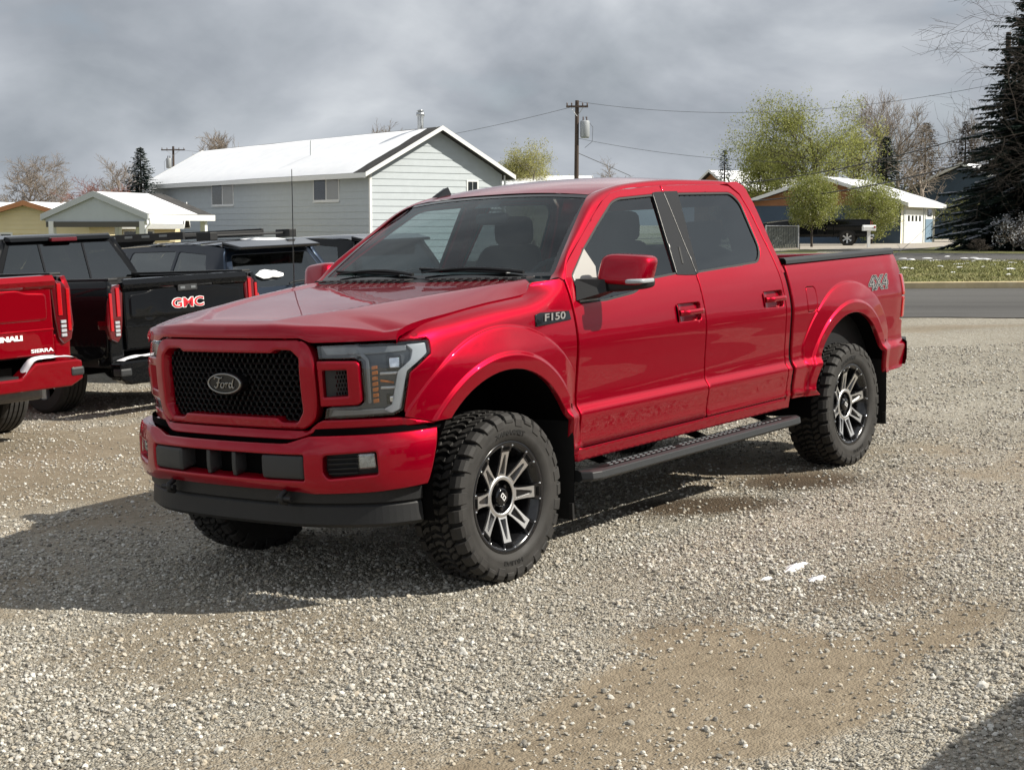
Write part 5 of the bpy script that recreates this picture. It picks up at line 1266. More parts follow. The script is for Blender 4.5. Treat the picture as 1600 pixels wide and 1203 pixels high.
    for x in (-.29, .29):
        d = MB(); d.hexa([q(x-.012, zb)+Vector((0, -.014, 0)), q(x+.012, zb)+Vector((0, -.014, 0)), q(x+.012, zb), q(x-.012, zb), q(x-.012, zt)+Vector((0, -.014, 0)), q(x+.012, zt)+Vector((0, -.014, 0)), q(x+.012, zt), q(x-.012, zt)]); d.build('window_bar', M['gloss_black'], rw)
    sp = MB(); sp.hexa([q(-.66, 1.90)+Vector((0, -.06, 0)), q(.66, 1.90)+Vector((0, -.06, 0)), q(.70, 1.90), q(-.70, 1.90), q(-.66, 1.945)+Vector((0, -.05, 0)), q(.66, 1.945)+Vector((0, -.05, 0)), q(.70, 1.975), q(-.70, 1.975)]); sp.build('roof_lip', PT, root, bevel=.012)
    bl = MB(); bl.box((-.17, 2.065, cz(1.945)-.05+lift), (.17, 2.12, cz(1.945)-.005+lift)); bl.build('third_brake_lamp', M['red_lens_dark'], root, bevel=.008)
    inn = MB(); inn.box((-.8, 2.3, .7+lift), (.8, 2.5, 1.55+lift))
    for x in (-.45, .45): inn.box((x-.25, 3.0, .7+lift), (x+.25, 3.15, 1.60+lift)); inn.box((x-.13, 3.0, 1.62+lift), (x+.13, 3.1, 1.80+lift))
    inn.build('seats', M['interior'], root)
    fl = MB(); fl.box((-.93, .14, .74+lift), (.93, 2.0, .78+lift)); fl.box((-.95, .10, .55+lift), (-.90, 2.0, 1.41+lift)); fl.box((.90, .10, .55+lift), (.95, 2.0, 1.41+lift)); fl.box((-.93, 1.96, .7+lift), (.93, 2.02, 1.40+lift)); fl.build('bed_floor', M['plastic'], root)
    for sg in (1, -1):
        r_ = MB(); r_.box((sg*.885-.055, .10, 1.415+lift), (sg*.885+.085*(1 if sg > 0 else 1)-.02, 2.0, 1.445+lift)); r_.build('bed_rail_cap', M['plastic'], root, bevel=.008)
    # tailgate
    tgy = .055
    tg = MB(); tg.box((-.80, tgy, .72+lift), (.80, .14, 1.40+lift)); tail = tg.build('tailgate', PT, root, bevel=.018, seg=3)
    lip = MB(); lip.add([(-.82, .02, 1.335+lift), (.82, .02, 1.335+lift), (.82, .012, 1.375+lift), (-.82, .012, 1.375+lift), (-.82, .05, 1.425+lift), (.82, .05, 1.425+lift), (.82, .14, 1.43+lift), (-.82, .14, 1.43+lift), (-.82, .055, 1.30+lift), (.82, .055, 1.30+lift)], [(0, 1, 2, 3), (3, 2, 5, 4), (4, 5, 6, 7), (8, 9, 1, 0)]); lip.build('tailgate_lip', PT, tail)
    up = rounded([(-.74, 1.03), (.74, 1.03), (.74, 1.27), (.52, 1.285), (.44, 1.315), (-.44, 1.315), (-.52, 1.285), (-.74, 1.27)], .05)
    if opts.get('detail', True):
        panel('tailgate_panel', [(a, b) for a, b in up], lambda x, z: Vector((x, tgy-.004, z+lift)), Vector((0, -1, 0)), PT, tail, res=.1, edge=.02, depth=.02, lift=.012)
        cam_ = MB(); cam_.box((-.13, tgy-.035, 1.27+lift), (.13, tgy, 1.345+lift)); cam_.build('tailgate_handle', M['charcoal'], tail, bevel=.012)
        for x in (-.07, .07): kb_ = MB(); kb_.box((x-.03, tgy-.039, 1.292+lift), (x+.03, tgy-.033, 1.318+lift)); kb_.build('handle_button', M['lamp_grey'], tail)
        FR = lambda x, z, y: Matrix(((1, 0, 0, x), (0, 0, -1, y), (0, 1, 0, z+lift), (0, 0, 0, 1)))
        t = text_obj('tailgate_lettering', 'GMC', .132, .004, FR(0, 1.145, tgy-.019), M['white_letter'], tail, sx=1.45, bold=.0085); tag(t, 'large letters GMC, white rim round red')
        text_obj('letter_fill', 'GMC', .132, .006, FR(0, 1.145, tgy-.021), M['red_letter' if paint == 'black_paint' else paint], t, sx=1.45, bold=.002)
        for txt, x, z in opts.get('text', ()):
            t = text_obj('small_lettering', txt, .058, .003, FR(x, z, tgy-.003), M['white_letter'], tail, sx=1.7, bold=.004); tag(t, 'small white letters '+txt)
        for txt, x, z in opts.get('bumper_text', ()):
            t = text_obj('small_lettering', txt, .044, .003, FR(x, z, tgy-.003), M['white_letter'], root, sx=1.7, bold=.001); tag(t, 'small white letters '+txt)
    cr = MB(); cr.box((-.80, tgy-.004, .935+lift), (.80, tgy+.01, .955+lift)); cr.build('tailgate_crease', PT, tail, bevel=.005)
    # tail lamps
    for sg in (1, -1):
        o1 = [(.825, 1.02), (.80, 1.33), (.83, 1.385), (.93, 1.36), (1.0, 1.28), (1.02, .98), (.99, .84), (.90, .80), (.85, .86)]
        lm = MB(); lm.prism([(sg*a, b+lift) for a, b in o1], 'y', .055, .22); lamp_ = lm.build('tail_lamp', M['red_lens_dark'], root, bevel=.02, seg=3)
        for (x0, z0, x1, z1, mm) in ((.855, 1.06, .90, 1.35, 'red_lens'), (.875, .87, .93, 1.03, 'white_letter'), (.95, .92, .985, 1.30, 'red_lens')):
            l2 = MB(); l2.hexa([(sg*x0+.012*sg, .046, z0+lift), (sg*x1+.012*sg, .046, z0+lift), (sg*x1+.012*sg, .08, z0+lift), (sg*x0+.012*sg, .08, z0+lift), (sg*x0-.012*sg, .046, z1+lift), (sg*x1-.012*sg, .046, z1+lift), (sg*x1-.012*sg, .08, z1+lift), (sg*x0-.012*sg, .08, z1+lift)]) if False else l2.box((min(sg*x0, sg*x1), .044, z0+lift), (max(sg*x0, sg*x1), .08, z1+lift))
            if mm == 'white_letter':
                for k in range(4): l3 = MB(); zz = z0+k*.04+lift; l3.box((min(sg*x0, sg*x1), .042, zz), (max(sg*x0, sg*x1), .08, zz+.028)); l3.build('lamp_segment', M['drl'], lamp_, bevel=.004)
            else: l2.build('lamp_segment', M[mm], lamp_, bevel=.006)
    for sg in (1, -1): cf = MB(); cf.box((min(sg*.815, sg*.985), .085, .56+lift), (max(sg*.815, sg*.985), .30, .90+lift)); cf.build('bed_corner', PT, root, bevel=.02)
    # bumper with corner steps
    bz = opts.get('bz', 0.0)
    bm_ = MB()
    bm_.prism([(-.99, .44), (-.99, .60), (-.93, .62), (-.50, .62), (-.34, .50), (.34, .50), (.50, .62), (.93, .62), (.99, .60), (.99, .44), (.86, .38), (-.86, .38)], 'y', -.07, .10)
    bmp = bm_.build('rear_bumper', M[opts.get('bumper', paint)], root, bevel=.022, seg=3); bmp.location.z = lift+bz
    pdm = MB(); pdm.box((-.33, -.05, .38), (.33, .12, .52)); pdm.build('bumper_center_step', M['plastic'], bmp)
    for sg in (1, -1):
        cst = MB(); cst.box((min(sg*.86, sg*.998), -.082, .47), (max(sg*.86, sg*.998), .05, .55)); cst.build('corner_step', M['charcoal'], bmp, bevel=.02)
        if opts.get('snow', True):
            sn = MB(); n_ = 9
            sn.grid(lambda u, v: Vector((sg*(.36+.58*u), -.068+.13*v, (.50+.12*smooth(0, .27, u) if u < .27 else .62)+.004+(.035+.02*vnoise(u*9, v*3+sg, 1.0, 2))*math.sin(PI*min(1, max(0, u*1.0)))**.5*math.sin(PI*min(.95, max(.12, v)))**.4)), 18, 6, flip=sg < 0); so_ = sn.build('bumper_snow', M['snow'], bmp); tag(so_, 'white snow lying on the bumper top')
    if opts.get('tips'):
        ex = MB(); ex.lathe([(.045, -.16), (.055, -.16), (.055, .05), (.045, .05)], 20, 'y', (opts['tips'], 0, .40+lift)); ex.build('exhaust_tip', M['chrome'], root)
    if opts.get('muffler'):
        mu = MB(); mu.box((.15, .35, .30+lift), (.85, .75, .50+lift)); mu.build('muffler', M['steel'], root, bevel=.04)
        hi = MB(); hi.box((-.12, -.10, .30+lift), (.06, .02, .42+lift)); hi.build('hitch_receiver', M['steel'], root)
    ub = MB(); ub.box((-.50, .3, .48+lift), (.50, 5.7, .62+lift)); ub.box((-.93, 2.1, .50+lift), (.93, 4.4, .56+lift)); ub.tube([(-.8, wb0, wr), (.8, wb0, wr)], .07, 10); ub.lathe([(.02, -.15), (.15, -.1), (.18, 0), (.15, .1), (.02, .15)], 14, 'y', (0, wb0, wr))
    ub.box((-.9, .2, .70+lift), (.9, 2.0, .735+lift)); ub.build('underbody', M['plastic'], root)
    for yc in (wb0, wb1):
        for sg in (1, -1): ln = MB(); ln.grid(lambda u, v: Vector((sg*(.55+.43*v), yc+(wr+.11)*math.cos(PI*u), wr+(wr+.11)*math.sin(PI*u))), 12, 1); ln.build('wheel_arch_liner', M['dark'], root)
    for sg in (1, -1):
        xs = (.86,) if not opts.get('dual') else (.86, .54)
        for x in xs: simple_wheel(root, (sg*x, wb0, wr), wr, .29, .27, sg, opts.get('rim', 'silver'))
        simple_wheel(root, (sg*.86, wb1, wr), wr, .29, .27, sg, opts.get('rim', 'silver'))
        mi = superq((sg*1.16, 3.98, 1.52+lift), (.11, .06, .13), .5, .5, 8, 12); mi.box((min(sg*.93, sg*1.1), 3.96, 1.42+lift), (max(sg*.93, sg*1.1), 4.02, 1.47+lift)); mi.build('door_mirror', M['gloss_black'], root)
    return root
def suv(label, mat4, paint, opts, group=None, cat='suv'):
    root = thing('parked_suv', label, cat, mat=mat4, group=group); PT = M[paint]
    zr = pchip([.30, .60, 1.4, 2.4, 3.2, 3.6], [1.70, 1.765, 1.80, 1.79, 1.74, 1.69])
    hw = pchip([.35, .60, .9, 1.05, 1.18, 1.70, 1.80], [.93, .97, .985, .975, .955, .735, .68])
    def f(y, z): return Vector((hw(z)-.06*smooth(.5, 0, y)-.05*smooth(4.3, 5, y), y, z))
    wr = .38; a1, a2 = 1.05, 3.92
    roofline = [(y, zr(y)-.04) for y in (.42, .7, 1.1, 1.6, 2.1, 2.6, 3.1, 3.5)]
    body = [(.12, .42), (.04, .60), (.05, .98), (.16, 1.10), (.40, 1.60)]+roofline+[(3.75, 1.55), (4.30, 1.13), (4.85, 1.02), (5.02, .80), (5.0, .45), (a2+.50, .38)]+arc(a2, wr, wr+.07, 0, 180, 14)+[(a1+.55, .34)]+arc(a1, wr, wr+.07, 0, 180, 14)
    wD = [(.56, 1.24), (.74, 1.62), (1.30, 1.67), (1.30, 1.20)]; wR = [(1.36, 1.20), (1.36, 1.675), (2.28, 1.68), (2.36, 1.18)]; wF = [(2.46, 1.18), (2.40, 1.68), (3.05, 1.655), (3.42, 1.58), (3.92, 1.16)]
    WS = [rounded(w, .04) for w in (wD, wR, wF)]
    both(panel('body_side', body, f, Vector((1, 0, 0)), PT, root, res=.09, edge=.006, depth=.05, holes=WS))
    for w in WS: both(panel('side_window', offset_loop(w, -.008), f, Vector((1, 0, 0)), M['win_tint'], root, res=.2, edge=.003, depth=.004, lift=-.010))
    gap_ = MB(); both(panel('door_gap', [(1.325, .50), (1.325, 1.17), (1.335, 1.17), (1.335, .50)], f, Vector((1, 0, 0)), M['dark'], root, res=.3, edge=.001, depth=.002, lift=.001))
    rf = MB(); rf.grid(lambda u, v: Vector(((-1+2*v)*.715, .38+3.15*u, zr(.38+3.15*u)+.035*(1-abs(2*v-1)**2.4)-.03)), 16, 12, flip=True); rf.build('roof', PT, root)
    ws = MB(); ws.grid(lambda u, v: Vector(((-1+2*v)*(.90-.19*u), 4.32-.80*u, 1.12+.55*u)), 4, 6, flip=True); ws.build('windshield', M['win_tint'], root)
    hd = MB(); hd.grid(lambda u, v: Vector(((-1+2*v)*.90, 4.28+.75*u, 1.13-.14*u*u+.04*(1-(2*v-1)**2))), 5, 8, flip=True); hd.grid(lambda u, v: Vector(((-1+2*v)*.90, 5.03-.03*(2*v-1)**2, 1.03-.65*u)), 3, 6, flip=True); hd.build('hood', PT, root)
    # tail: lower gate, glass, spoiler
    gy = lambda z: interp(z, [.40, .62, 1.0, 1.12, 1.62, 1.72], [.10, .0, .02, .10, .40, .45])
    def rear(x, z): return Vector((x, gy(z)+.10*(abs(x)/.95)**4, z))
    panel('tailgate', [(-.90, .42), (.90, .42), (.93, .80), (.915, 1.10), (.80, 1.40), (.70, 1.66), (-.70, 1.66), (-.80, 1.40), (-.915, 1.10), (-.93, .80)], rear, Vector((0, -1, .3)), PT, root, res=.08, edge=.01, depth=.03, holes=[rounded([(-.80, 1.17), (.80, 1.17), (.64, 1.60), (-.64, 1.60)], .05)])
    rg_ = panel('rear_glass', rounded([(-.815, 1.155), (.815, 1.155), (.65, 1.61), (-.65, 1.61)], .05), rear, Vector((0, -1, .3)), M['win_tint'], root, res=.12, edge=.004, depth=.005, lift=-.008)
    sp = MB(); sp.hexa([Vector(p) for p in [(-.68, .20, 1.66), (.68, .20, 1.66), (.70, .52, 1.70), (-.70, .52, 1.70), (-.66, .19, 1.70), (.66, .19, 1.70), (.70, .52, 1.775), (-.70, .52, 1.775)]]); sp.build('roof_spoiler', M['gloss_black'], root, bevel=.02, seg=3)
    for sg in (1, -1):
        panel('tail_lamp', [(sg*.52, .98), (sg*.52, 1.10), (sg*.91, 1.12), (sg*.94, .96)] if sg > 0 else [(sg*.94, .96), (sg*.91, 1.12), (sg*.52, 1.10), (sg*.52, .98)], rear, Vector((0, -1, .2)), M['red_lens'], root, res=.06, edge=.008, depth=.03, lift=.012)
        o = panel('side_lamp', [(.02, .97), (.10, 1.11), (.46, 1.10), (.30, .99)], f, Vector((1, 0, 0)), M['red_lens'], root, res=.06, edge=.006, depth=.02, lift=.010)
        if sg < 0: o.scale = (-1, 1, 1)
    bp = MB(); bp.prism([(-.96, .38), (-.97, .60), (-.90, .66), (.90, .66), (.97, .60), (.96, .38), (.8, .30), (-.8, .30)], 'y', -.06, .12); bp.build('rear_bumper', M['plastic'], root, bevel=.03, seg=3)
    wp = MB(); wp.tube([(0, .085, 1.19), (.10, .10, 1.21), (.46, .12, 1.225)], .012, 6); wp.build('rear_wiper', M['plastic'], root)
    if opts.get('rack'):
        z0 = 1.86
        rk = MB(); rk.box((-.65, 1.30, z0+.0), (.65, 1.36, z0+.05)); rack = rk.build('roof_rack', M['plastic'], root, bevel=.006)
        for sg in (1, -1): rk = MB(); rk.box((sg*.66-.018, 1.30, z0-.03), (sg*.66+.018, 3.55, z0+.075)); rk.build('rack_rail', M['plastic'], rack, bevel=.006)
        fr = MB(); fr.prism([(3.55, 1.90), (3.55, 1.94), (3.85, 1.80), (3.85, 1.74)], 'x', -.68, .68); fr.build('rack_fairing', M['plastic'], rack)
        for i in range(6):
            cb_ = MB(); y = 1.38+i*.42; cb_.box((-.65, y, z0+.02), (.65, y+.05, z0+.045)); cb_.build('cross_bar', M['plastic'], rack)
        for i in range(5):
            for sg in (-1, 1):
                sl = MB(); y = 1.62+i*.37; sl.box((sg*.66-.022, y, z0+.015), (sg*.66+.022, y+.17, z0+.050)); sl.build('rack_slot', M['lamp_grey'], rack, bevel=.006)
        br = MB(); br.box((-.70, .80, 1.845), (.70, .87, 1.875)); br.box((-.72, .70, 1.80), (-.60, .98, 1.91)); br.box((.60, .70, 1.80), (.72, .98, 1.91)); br.build('rear_cross_bar', M['plastic'], rack, bevel=.01)
    if opts.get('snow'):
        sn = snow_patch(Vector((0, 0, 0)), .20, .08, .05, 14); Mz = Matrix.Translation((-.22, .20, 1.33)) @ Matrix.Rotation(R(58), 4, 'X'); sn.v = [Mz @ v for v in sn.v]; so = sn.build('window_snow', M['snow'], rg_); tag(so, 'patch of snow on the rear glass')
        sr = MB(); sr.grid(lambda u, v: Vector((.0+.60*u, .62+.55*v, zr(.62+.55*v)+.012+.012*vnoise(u*7, v*7, 1.0, 1)-.05*(abs(2*u-1)**6+abs(2*v-1)**6))), 14, 12); sr.build('roof_snow', M['snow'], root)
    inn = MB(); inn.box((-.75, 1.2, .5), (.75, 1.35, 1.35)); inn.box((-.75, 2.35, .5), (.75, 2.5, 1.35))
    for x in (-.42, .42): inn.box((x-.13, 1.2, 1.38), (x+.13, 1.3, 1.55)); inn.box((x-.13, 2.35, 1.38), (x+.13, 2.45, 1.56))
    inn.box((-.8, .3, .45), (.8, 4.6, .55)); inn.build('seats', M['interior'], root)
    ub = MB(); ub.box((-.85, .2, .32), (.85, 4.8, .46)); ub.build('underbody', M['plastic'], root)
    for yc in (a1, a2):
        for sg in (1, -1): ln = MB(); ln.grid(lambda u, v: Vector((sg*(.5+.44*v), yc+(wr+.08)*math.cos(PI*u), wr+(wr+.08)*math.sin(PI*u))), 12, 1); ln.build('wheel_arch_liner', M['dark'], root)
    for sg in (1, -1):
        for yc in (a1, a2): simple_wheel(root, (sg*.82, yc, wr), wr, .25, .26, sg, 'silver', 5)
        mi = superq((sg*1.08, 3.55, 1.22), (.11, .07, .08), .5, .5, 8, 12); mi.build('door_mirror', PT, root)
    return root
black = work_pickup('black pickup backed toward the camera with red GMC tailgate letters', lot_matrix(-3.30, 15.97, 52), 'black_paint', {'cabk': .90, 'text': (('SIERRA', .0, .93),), 'tips': .55, 'axle': 1.25, 'lift': -.05})
redt = work_pickup('crimson pickup cut off by the left edge, snow on its rear bumper', lot_matrix(-4.50, 13.03, 52), 'gmc_red', {'bz': .05, 'cabk': .85, 'text': (('DENALI', .30, .89),), 'bumper_text': (('SIERRA', .66, .765),), 'dual': True, 'muffler': True, 'axle': 1.20, 'lift': .06})
navy = suv('dark navy suv with black roof rack behind the black pickup', lot_matrix(-2.70, 19.4, 50) @ Matrix.Diagonal((1, 1, .955, 1)), 'navy', {'rack': True, 'snow': True})
dark4 = suv('dark suv mostly hidden behind the windshield of the red pickup', lot_matrix(-1.45, 22.9, 50) @ Matrix.Diagonal((1, 1, .95, 1)), 'black_paint', {})
# the car that throws the shadow in the near right corner
side_car = suv('suv just outside the right edge whose shadow falls on the gravel', LOT @ Matrix.Translation((1.5, 6.50, 0)) @ Matrix.Rotation(PI/2, 4, 'Z'), 'navy', {})
far_black = work_pickup('black pickup parked in the driveway of the brown gabled house', None or Matrix.Translation((0, 0, 0)), 'black_paint', {'detail': False, 'snow': False, 'bumper': 'chrome'})
def place(o, s, t, deg): o.matrix_world = lot_matrix(s, t, deg)
place(far_black, 19.75, 84.5, 74)
added_suv_a = suv('unseen black suv added outside the right edge to be mirrored in the red doors', LOT @ Matrix.Translation((-6.4, 6.9, 0)) @ Matrix.Rotation(PI, 4, 'Z') @ Matrix.Translation((0, -2.4, 0)), 'black_paint', {})  # added out of view to darken what the red doors mirror
added_suv_b = suv('second unseen dark suv added outside the right edge for reflections, farther from the camera', LOT @ Matrix.Translation((-9.6, 6.9, 0)) @ Matrix.Rotation(PI, 4, 'Z') @ Matrix.Translation((0, -2.4, 0)), 'navy', {})  # likewise added out of view for the door reflections
# ================================================================= buildings
M['siding_grey'] = pbr('grey_green_siding', (.47, .515, .54), .7, var=.05, vscale=2.5)
M['siding_light'] = pbr('grey_green_siding_gable', (.47, .515, .54), .7, var=.05, vscale=2.5)
M['siding_yellow'] = pbr('pale_yellow_siding', (.74, .64, .40), .7, var=.05, vscale=2)
M['siding_white'] = pbr('cream_siding', (.72, .69, .58), .7, var=.05, vscale=2)
M['siding_brown'] = pbr('brown_siding', (.30, .135, .06), .75, var=.12, vscale=2)
M['siding_navy'] = pbr('slate_blue_siding', (.055, .085, .13), .7, var=.1, vscale=2)
M['door_blue'] = pbr('blue_grey_door', (.16, .24, .32), .6)
M['trim'] = pbr('white_trim', (.74, .75, .74), .55, var=.04, vscale=3)
M['trim_grey'] = pbr('grey_trim', (.50, .53, .54), .6)
M['shingle'] = noisy('dark_shingles', [(.3, (.030, .030, .031)), (.7, (.075, .072, .070))], 3, bump=.4, bscale=18)
M['roof_snow'] = noisy('roof_snow', [(.2, (.78, .80, .84)), (.8, (.90, .91, .93))], 1.2, rough=.8, bump=.15, bscale=3)
M['roof_snow_thin'] = noisy('thin_roof_snow', [(.38, (.36, .37, .40)), (.50, (.66, .68, .72)), (.75, (.86, .87, .90))], 1.0, rough=.8, aniso=(.5, 1, 3), bump=.15, bscale=3)
M['curtain'] = pbr('window_curtain', (.30, .30, .29), .8)
M['house_glass'] = pbr('house_window_glass', (.03, .035, .04), .06, coat=.5)
M['house_glass_pale'] = pbr('curtained_window', (.26, .27, .27), .25, coat=.5)
def frame(o, ex, ey):
    ex = ex.normalized(); ey = ey.normalized(); return Matrix(((ex.x, ey.x, 0, o.x), (ex.y, ey.y, 0, o.y), (0, 0, 1, o.z), (0, 0, 0, 1)))
def gable_house(name, label, o, ax, ay, L_, W, ze, zr, siding, board=.30, roofmat='roof_snow', over=.5, trim='trim', boards=('front', 'left'), gable_siding=None, cat='house'):
    """frame: x along the ridge (0..L_), y across (0..W); wall y=0 is 'front', wall x=0 is the near gable 'left'"""
    root = thing(name, label, cat, mat=frame(o, ax, ay))
    b = MB(); b.prism([(0, -1.5), (W, -1.5), (W, ze), (W/2, zr-.05), (0, ze)], 'x', .03, L_-.03); wl = b.build('wall', M[siding], root)
    def bd(name_, P, mat):
        q = MB(); q.hexa(P); q.build('siding_board', M[mat], wl)
    gs_ = gable_siding or siding; n = int(math.ceil((zr)/board))
    if 'front' in boards:
        z = ze-board; 
        while z > -1.2:
            bd('', [Vector(p) for p in [(0, -.030, z), (L_, -.030, z), (L_, .0, z), (0, .0, z), (0, -.006, z+board), (L_, -.006, z+board), (L_, .0, z+board), (0, .0, z+board)]], siding); z -= board
    if 'left' in boards:
        z = zr-board*.4; 
        while z > -1.2:
            hw_ = lambda zz: W/2 if zz <= ze else W/2*max(0, (zr-zz)/(zr-ze))
            a, c = hw_(z), hw_(min(z+board, zr)); m_ = W/2
            bd('', [Vector(p) for p in [(-.030, m_+a, z), (-.030, m_-a, z), (.03, m_-a, z), (.03, m_+a, z), (-.006, m_+c, z+board), (-.006, m_-c, z+board), (.03, m_-c, z+board), (.03, m_+c, z+board)]], gs_); z -= board
    # two roof slabs with snow
    sl = (zr-ze)/(W/2); th = .16
    for sg in (0, 1):
        def yy(d): return (W/2-d) if sg == 0 else (W/2+d)
        d1 = W/2+over
        r = MB(); p = [(-over, yy(0), zr), (L_+over, yy(0), zr), (L_+over, yy(d1), zr-sl*d1), (-over, yy(d1), zr-sl*d1)]
        r.add([Vector(q) for q in p]+[Vector(q)+Vector((0, 0, th)) for q in p], [(0, 1, 2, 3), (7, 6, 5, 4), (0, 4, 5, 1), (1, 5, 6, 2), (2, 6, 7, 3), (3, 7, 4, 0)])
        ro = r.build('roof', M['shingle'], root); bm = bmesh.new(); bm.from_mesh(ro.data); bmesh.ops.recalc_face_normals(bm, faces=bm.faces); bm.to_mesh(ro.data); bm.free()
        e0 = -over+(1.3 if roofmat == 'roof_snow' and name == 'grey_house' else .05)
        s_ = MB()
        ny = 10; nx = 24
        def sf(u, v):
            d = .10+(d1-.12)*v; x = e0+(L_+over-.05-e0)*u+(.18*(vnoise(v*30, 1.0, 1.0, 2)-.5) if u == 0 else 0); edge = min(1, min(u, 1-u)*16, min(v, 1-v)*10)
            return Vector((x, yy(d), zr-sl*d+th+.012+.07*edge**.5+.03*vnoise(u*12, v*6, 1.0, 3)))
        s_.grid(sf, nx, ny, flip=(sg == 1)); so = s_.build('roof_snow', M[roofmat], ro)
        f = MB(); ye = yy(d1); ze_ = zr-sl*d1
        f.box((-over, min(ye, ye+(-.03 if sg == 0 else .03)), ze_-.06), (L_+over, max(ye, ye+(-.03 if sg == 0 else .03)), ze_+th+.02)); f.build('fascia', M[trim], root)
        for xx in (-over-.03, L_+over):
            g = MB(); a_ = Vector((xx, yy(0), zr-.02)); c_ = Vector((xx, yy(d1), zr-sl*d1-.02)); k = Vector((.03, 0, 0)); h_ = Vector((0, 0, th+.06))
            g.hexa([a_, c_, c_+k, a_+k, a_+h_, c_+h_, c_+k+h_, a_+k+h_]); go_ = g.build('barge_board', M[trim], root); bm = bmesh.new(); bm.from_mesh(go_.data); bmesh.ops.recalc_face_normals(bm, faces=bm.faces); bm.to_mesh(go_.data); bm.free()
    return root
def wall_window(root, face, a, z, w, h, pane='house_glass', pane2=None, off=.045, W=0.0):
    "face: 'front' (y=0, a along x) or 'left' (x=0, a along y) or 'right' (y=W)"
    def P(u, v, d):
        return Vector((u, -d, v)) if face == 'front' else (Vector((-d, u, v)) if face == 'left' else Vector((u, W+d, v)))
    def bx(u0, v0, u1, v1, d0, d1, nm, mt, par):
        b = MB(); p = [P(u0, v0, d0), P(u1, v0, d0), P(u1, v0, d1), P(u0, v0, d1), P(u0, v1, d0), P(u1, v1, d0), P(u1, v1, d1), P(u0, v1, d1)]; b.hexa(p); o = b.build(nm, M[mt], par)
        bm = bmesh.new(); bm.from_mesh(o.data); bmesh.ops.recalc_face_normals(bm, faces=bm.faces); bm.to_mesh(o.data); bm.free(); return o
    t = .08
    win = bx(a-t, z-t, a+w+t, z+h+t, 0, off, 'window', 'trim', root)
    bx(a, z, a+w*.48, z+h, off-.01, off+.004, 'pane', pane, win); bx(a+w*.52, z, a+w, z+h, off-.01, off+.004, 'pane', pane2 or pane, win)
    bx(a-t, z-t-.05, a+w+t, z-t, off-.02, off+.05, 'sill', 'trim', win)
    return win
# --- long grey house behind the parked vehicles (ridge recedes to the left)
DG = 75.0; A_ = R(34); axg = -RGT*math.sin(A_)+FWD*math.cos(A_); byg = RGT*math.cos(A_)+FWD*math.sin(A_)
og = st((580-800)/FPX*DG, DG); og.z = 0
def hz_at(v, t): return CAMP.z+(HZ-v)/FPX*t
zeG = hz_at(268, DG); zrG = hz_at(206, DG+2.0)
grey = gable_house('grey_house', 'long grey green sided house with snowy roof and metal chimney pipe', og, axg, byg, 29.0, 7.6, zeG, zrG, 'siding_grey', board=.33, over=.55)
for (u0, u1, v0, v1) in ((336, 368, 288, 320), (494, 532, 278, 313)):
    # solve the wall coordinate whose pixel column is u
    def col(u):
        k = (u-800)/FPX; s0 = (580-800)/FPX*DG; return (k*DG-s0)/(-math.sin(A_)-k*math.cos(A_))
    a0, a1 = col(u1), col(u0); tm = DG+math.cos(A_)*(a0+a1)/2
    wall_window(grey, 'front', a0, hz_at(v1, tm), a1-a0, hz_at(v0, tm)-hz_at(v1, tm), 'house_glass_pale', 'house_glass')
wall_window(grey, 'left', 5.6, zeG-1.15, .55, .7, 'house_glass'); wall_window(grey, 'left', 6.6, zeG-1.7, 1.0, .8, 'house_glass')
cbd = MB(); cbd.box((-.045, -.045, -1.4), (.08, .08, zeG-.05)); cbd.build('corner_board', M['trim'], grey)
cbd = MB(); cbd.box((-.045, 7.52, -1.4), (.08, 7.645, zeG-.05)); cbd.build('corner_board', M['trim_grey'], grey)
ch = MB(); ch.lathe([(.15, zrG-.3), (.15, zrG+.75), (.21, zrG+.76), (.21, zrG+.95), (.13, zrG+.97), (.13, zrG+1.02), (.20, zrG+1.03), (.02, zrG+1.12)], 16, 'z', (1.6, 3.8, 0)); ch.build('chimney_pipe', pbr('galvanised', (.42, .44, .46), .35, metal=.8, var=.1, vscale=4), grey)
vp_ = MB(); vp_.tube([(9.5, 1.6, zrG-1.2), (9.5, 1.6, zrG-.15)], .045, 8); vp_.build('vent_pipe', M['trim_grey'], grey)
gt = MB(); gt.tube([(-.15, 7.75, zeG-.1), (-.15, 7.75, -.6)], .05, 6); gt.build('downpipe', M['trim'], grey)
# outside stair seen through the red pickup's glass
stp = MB(); 
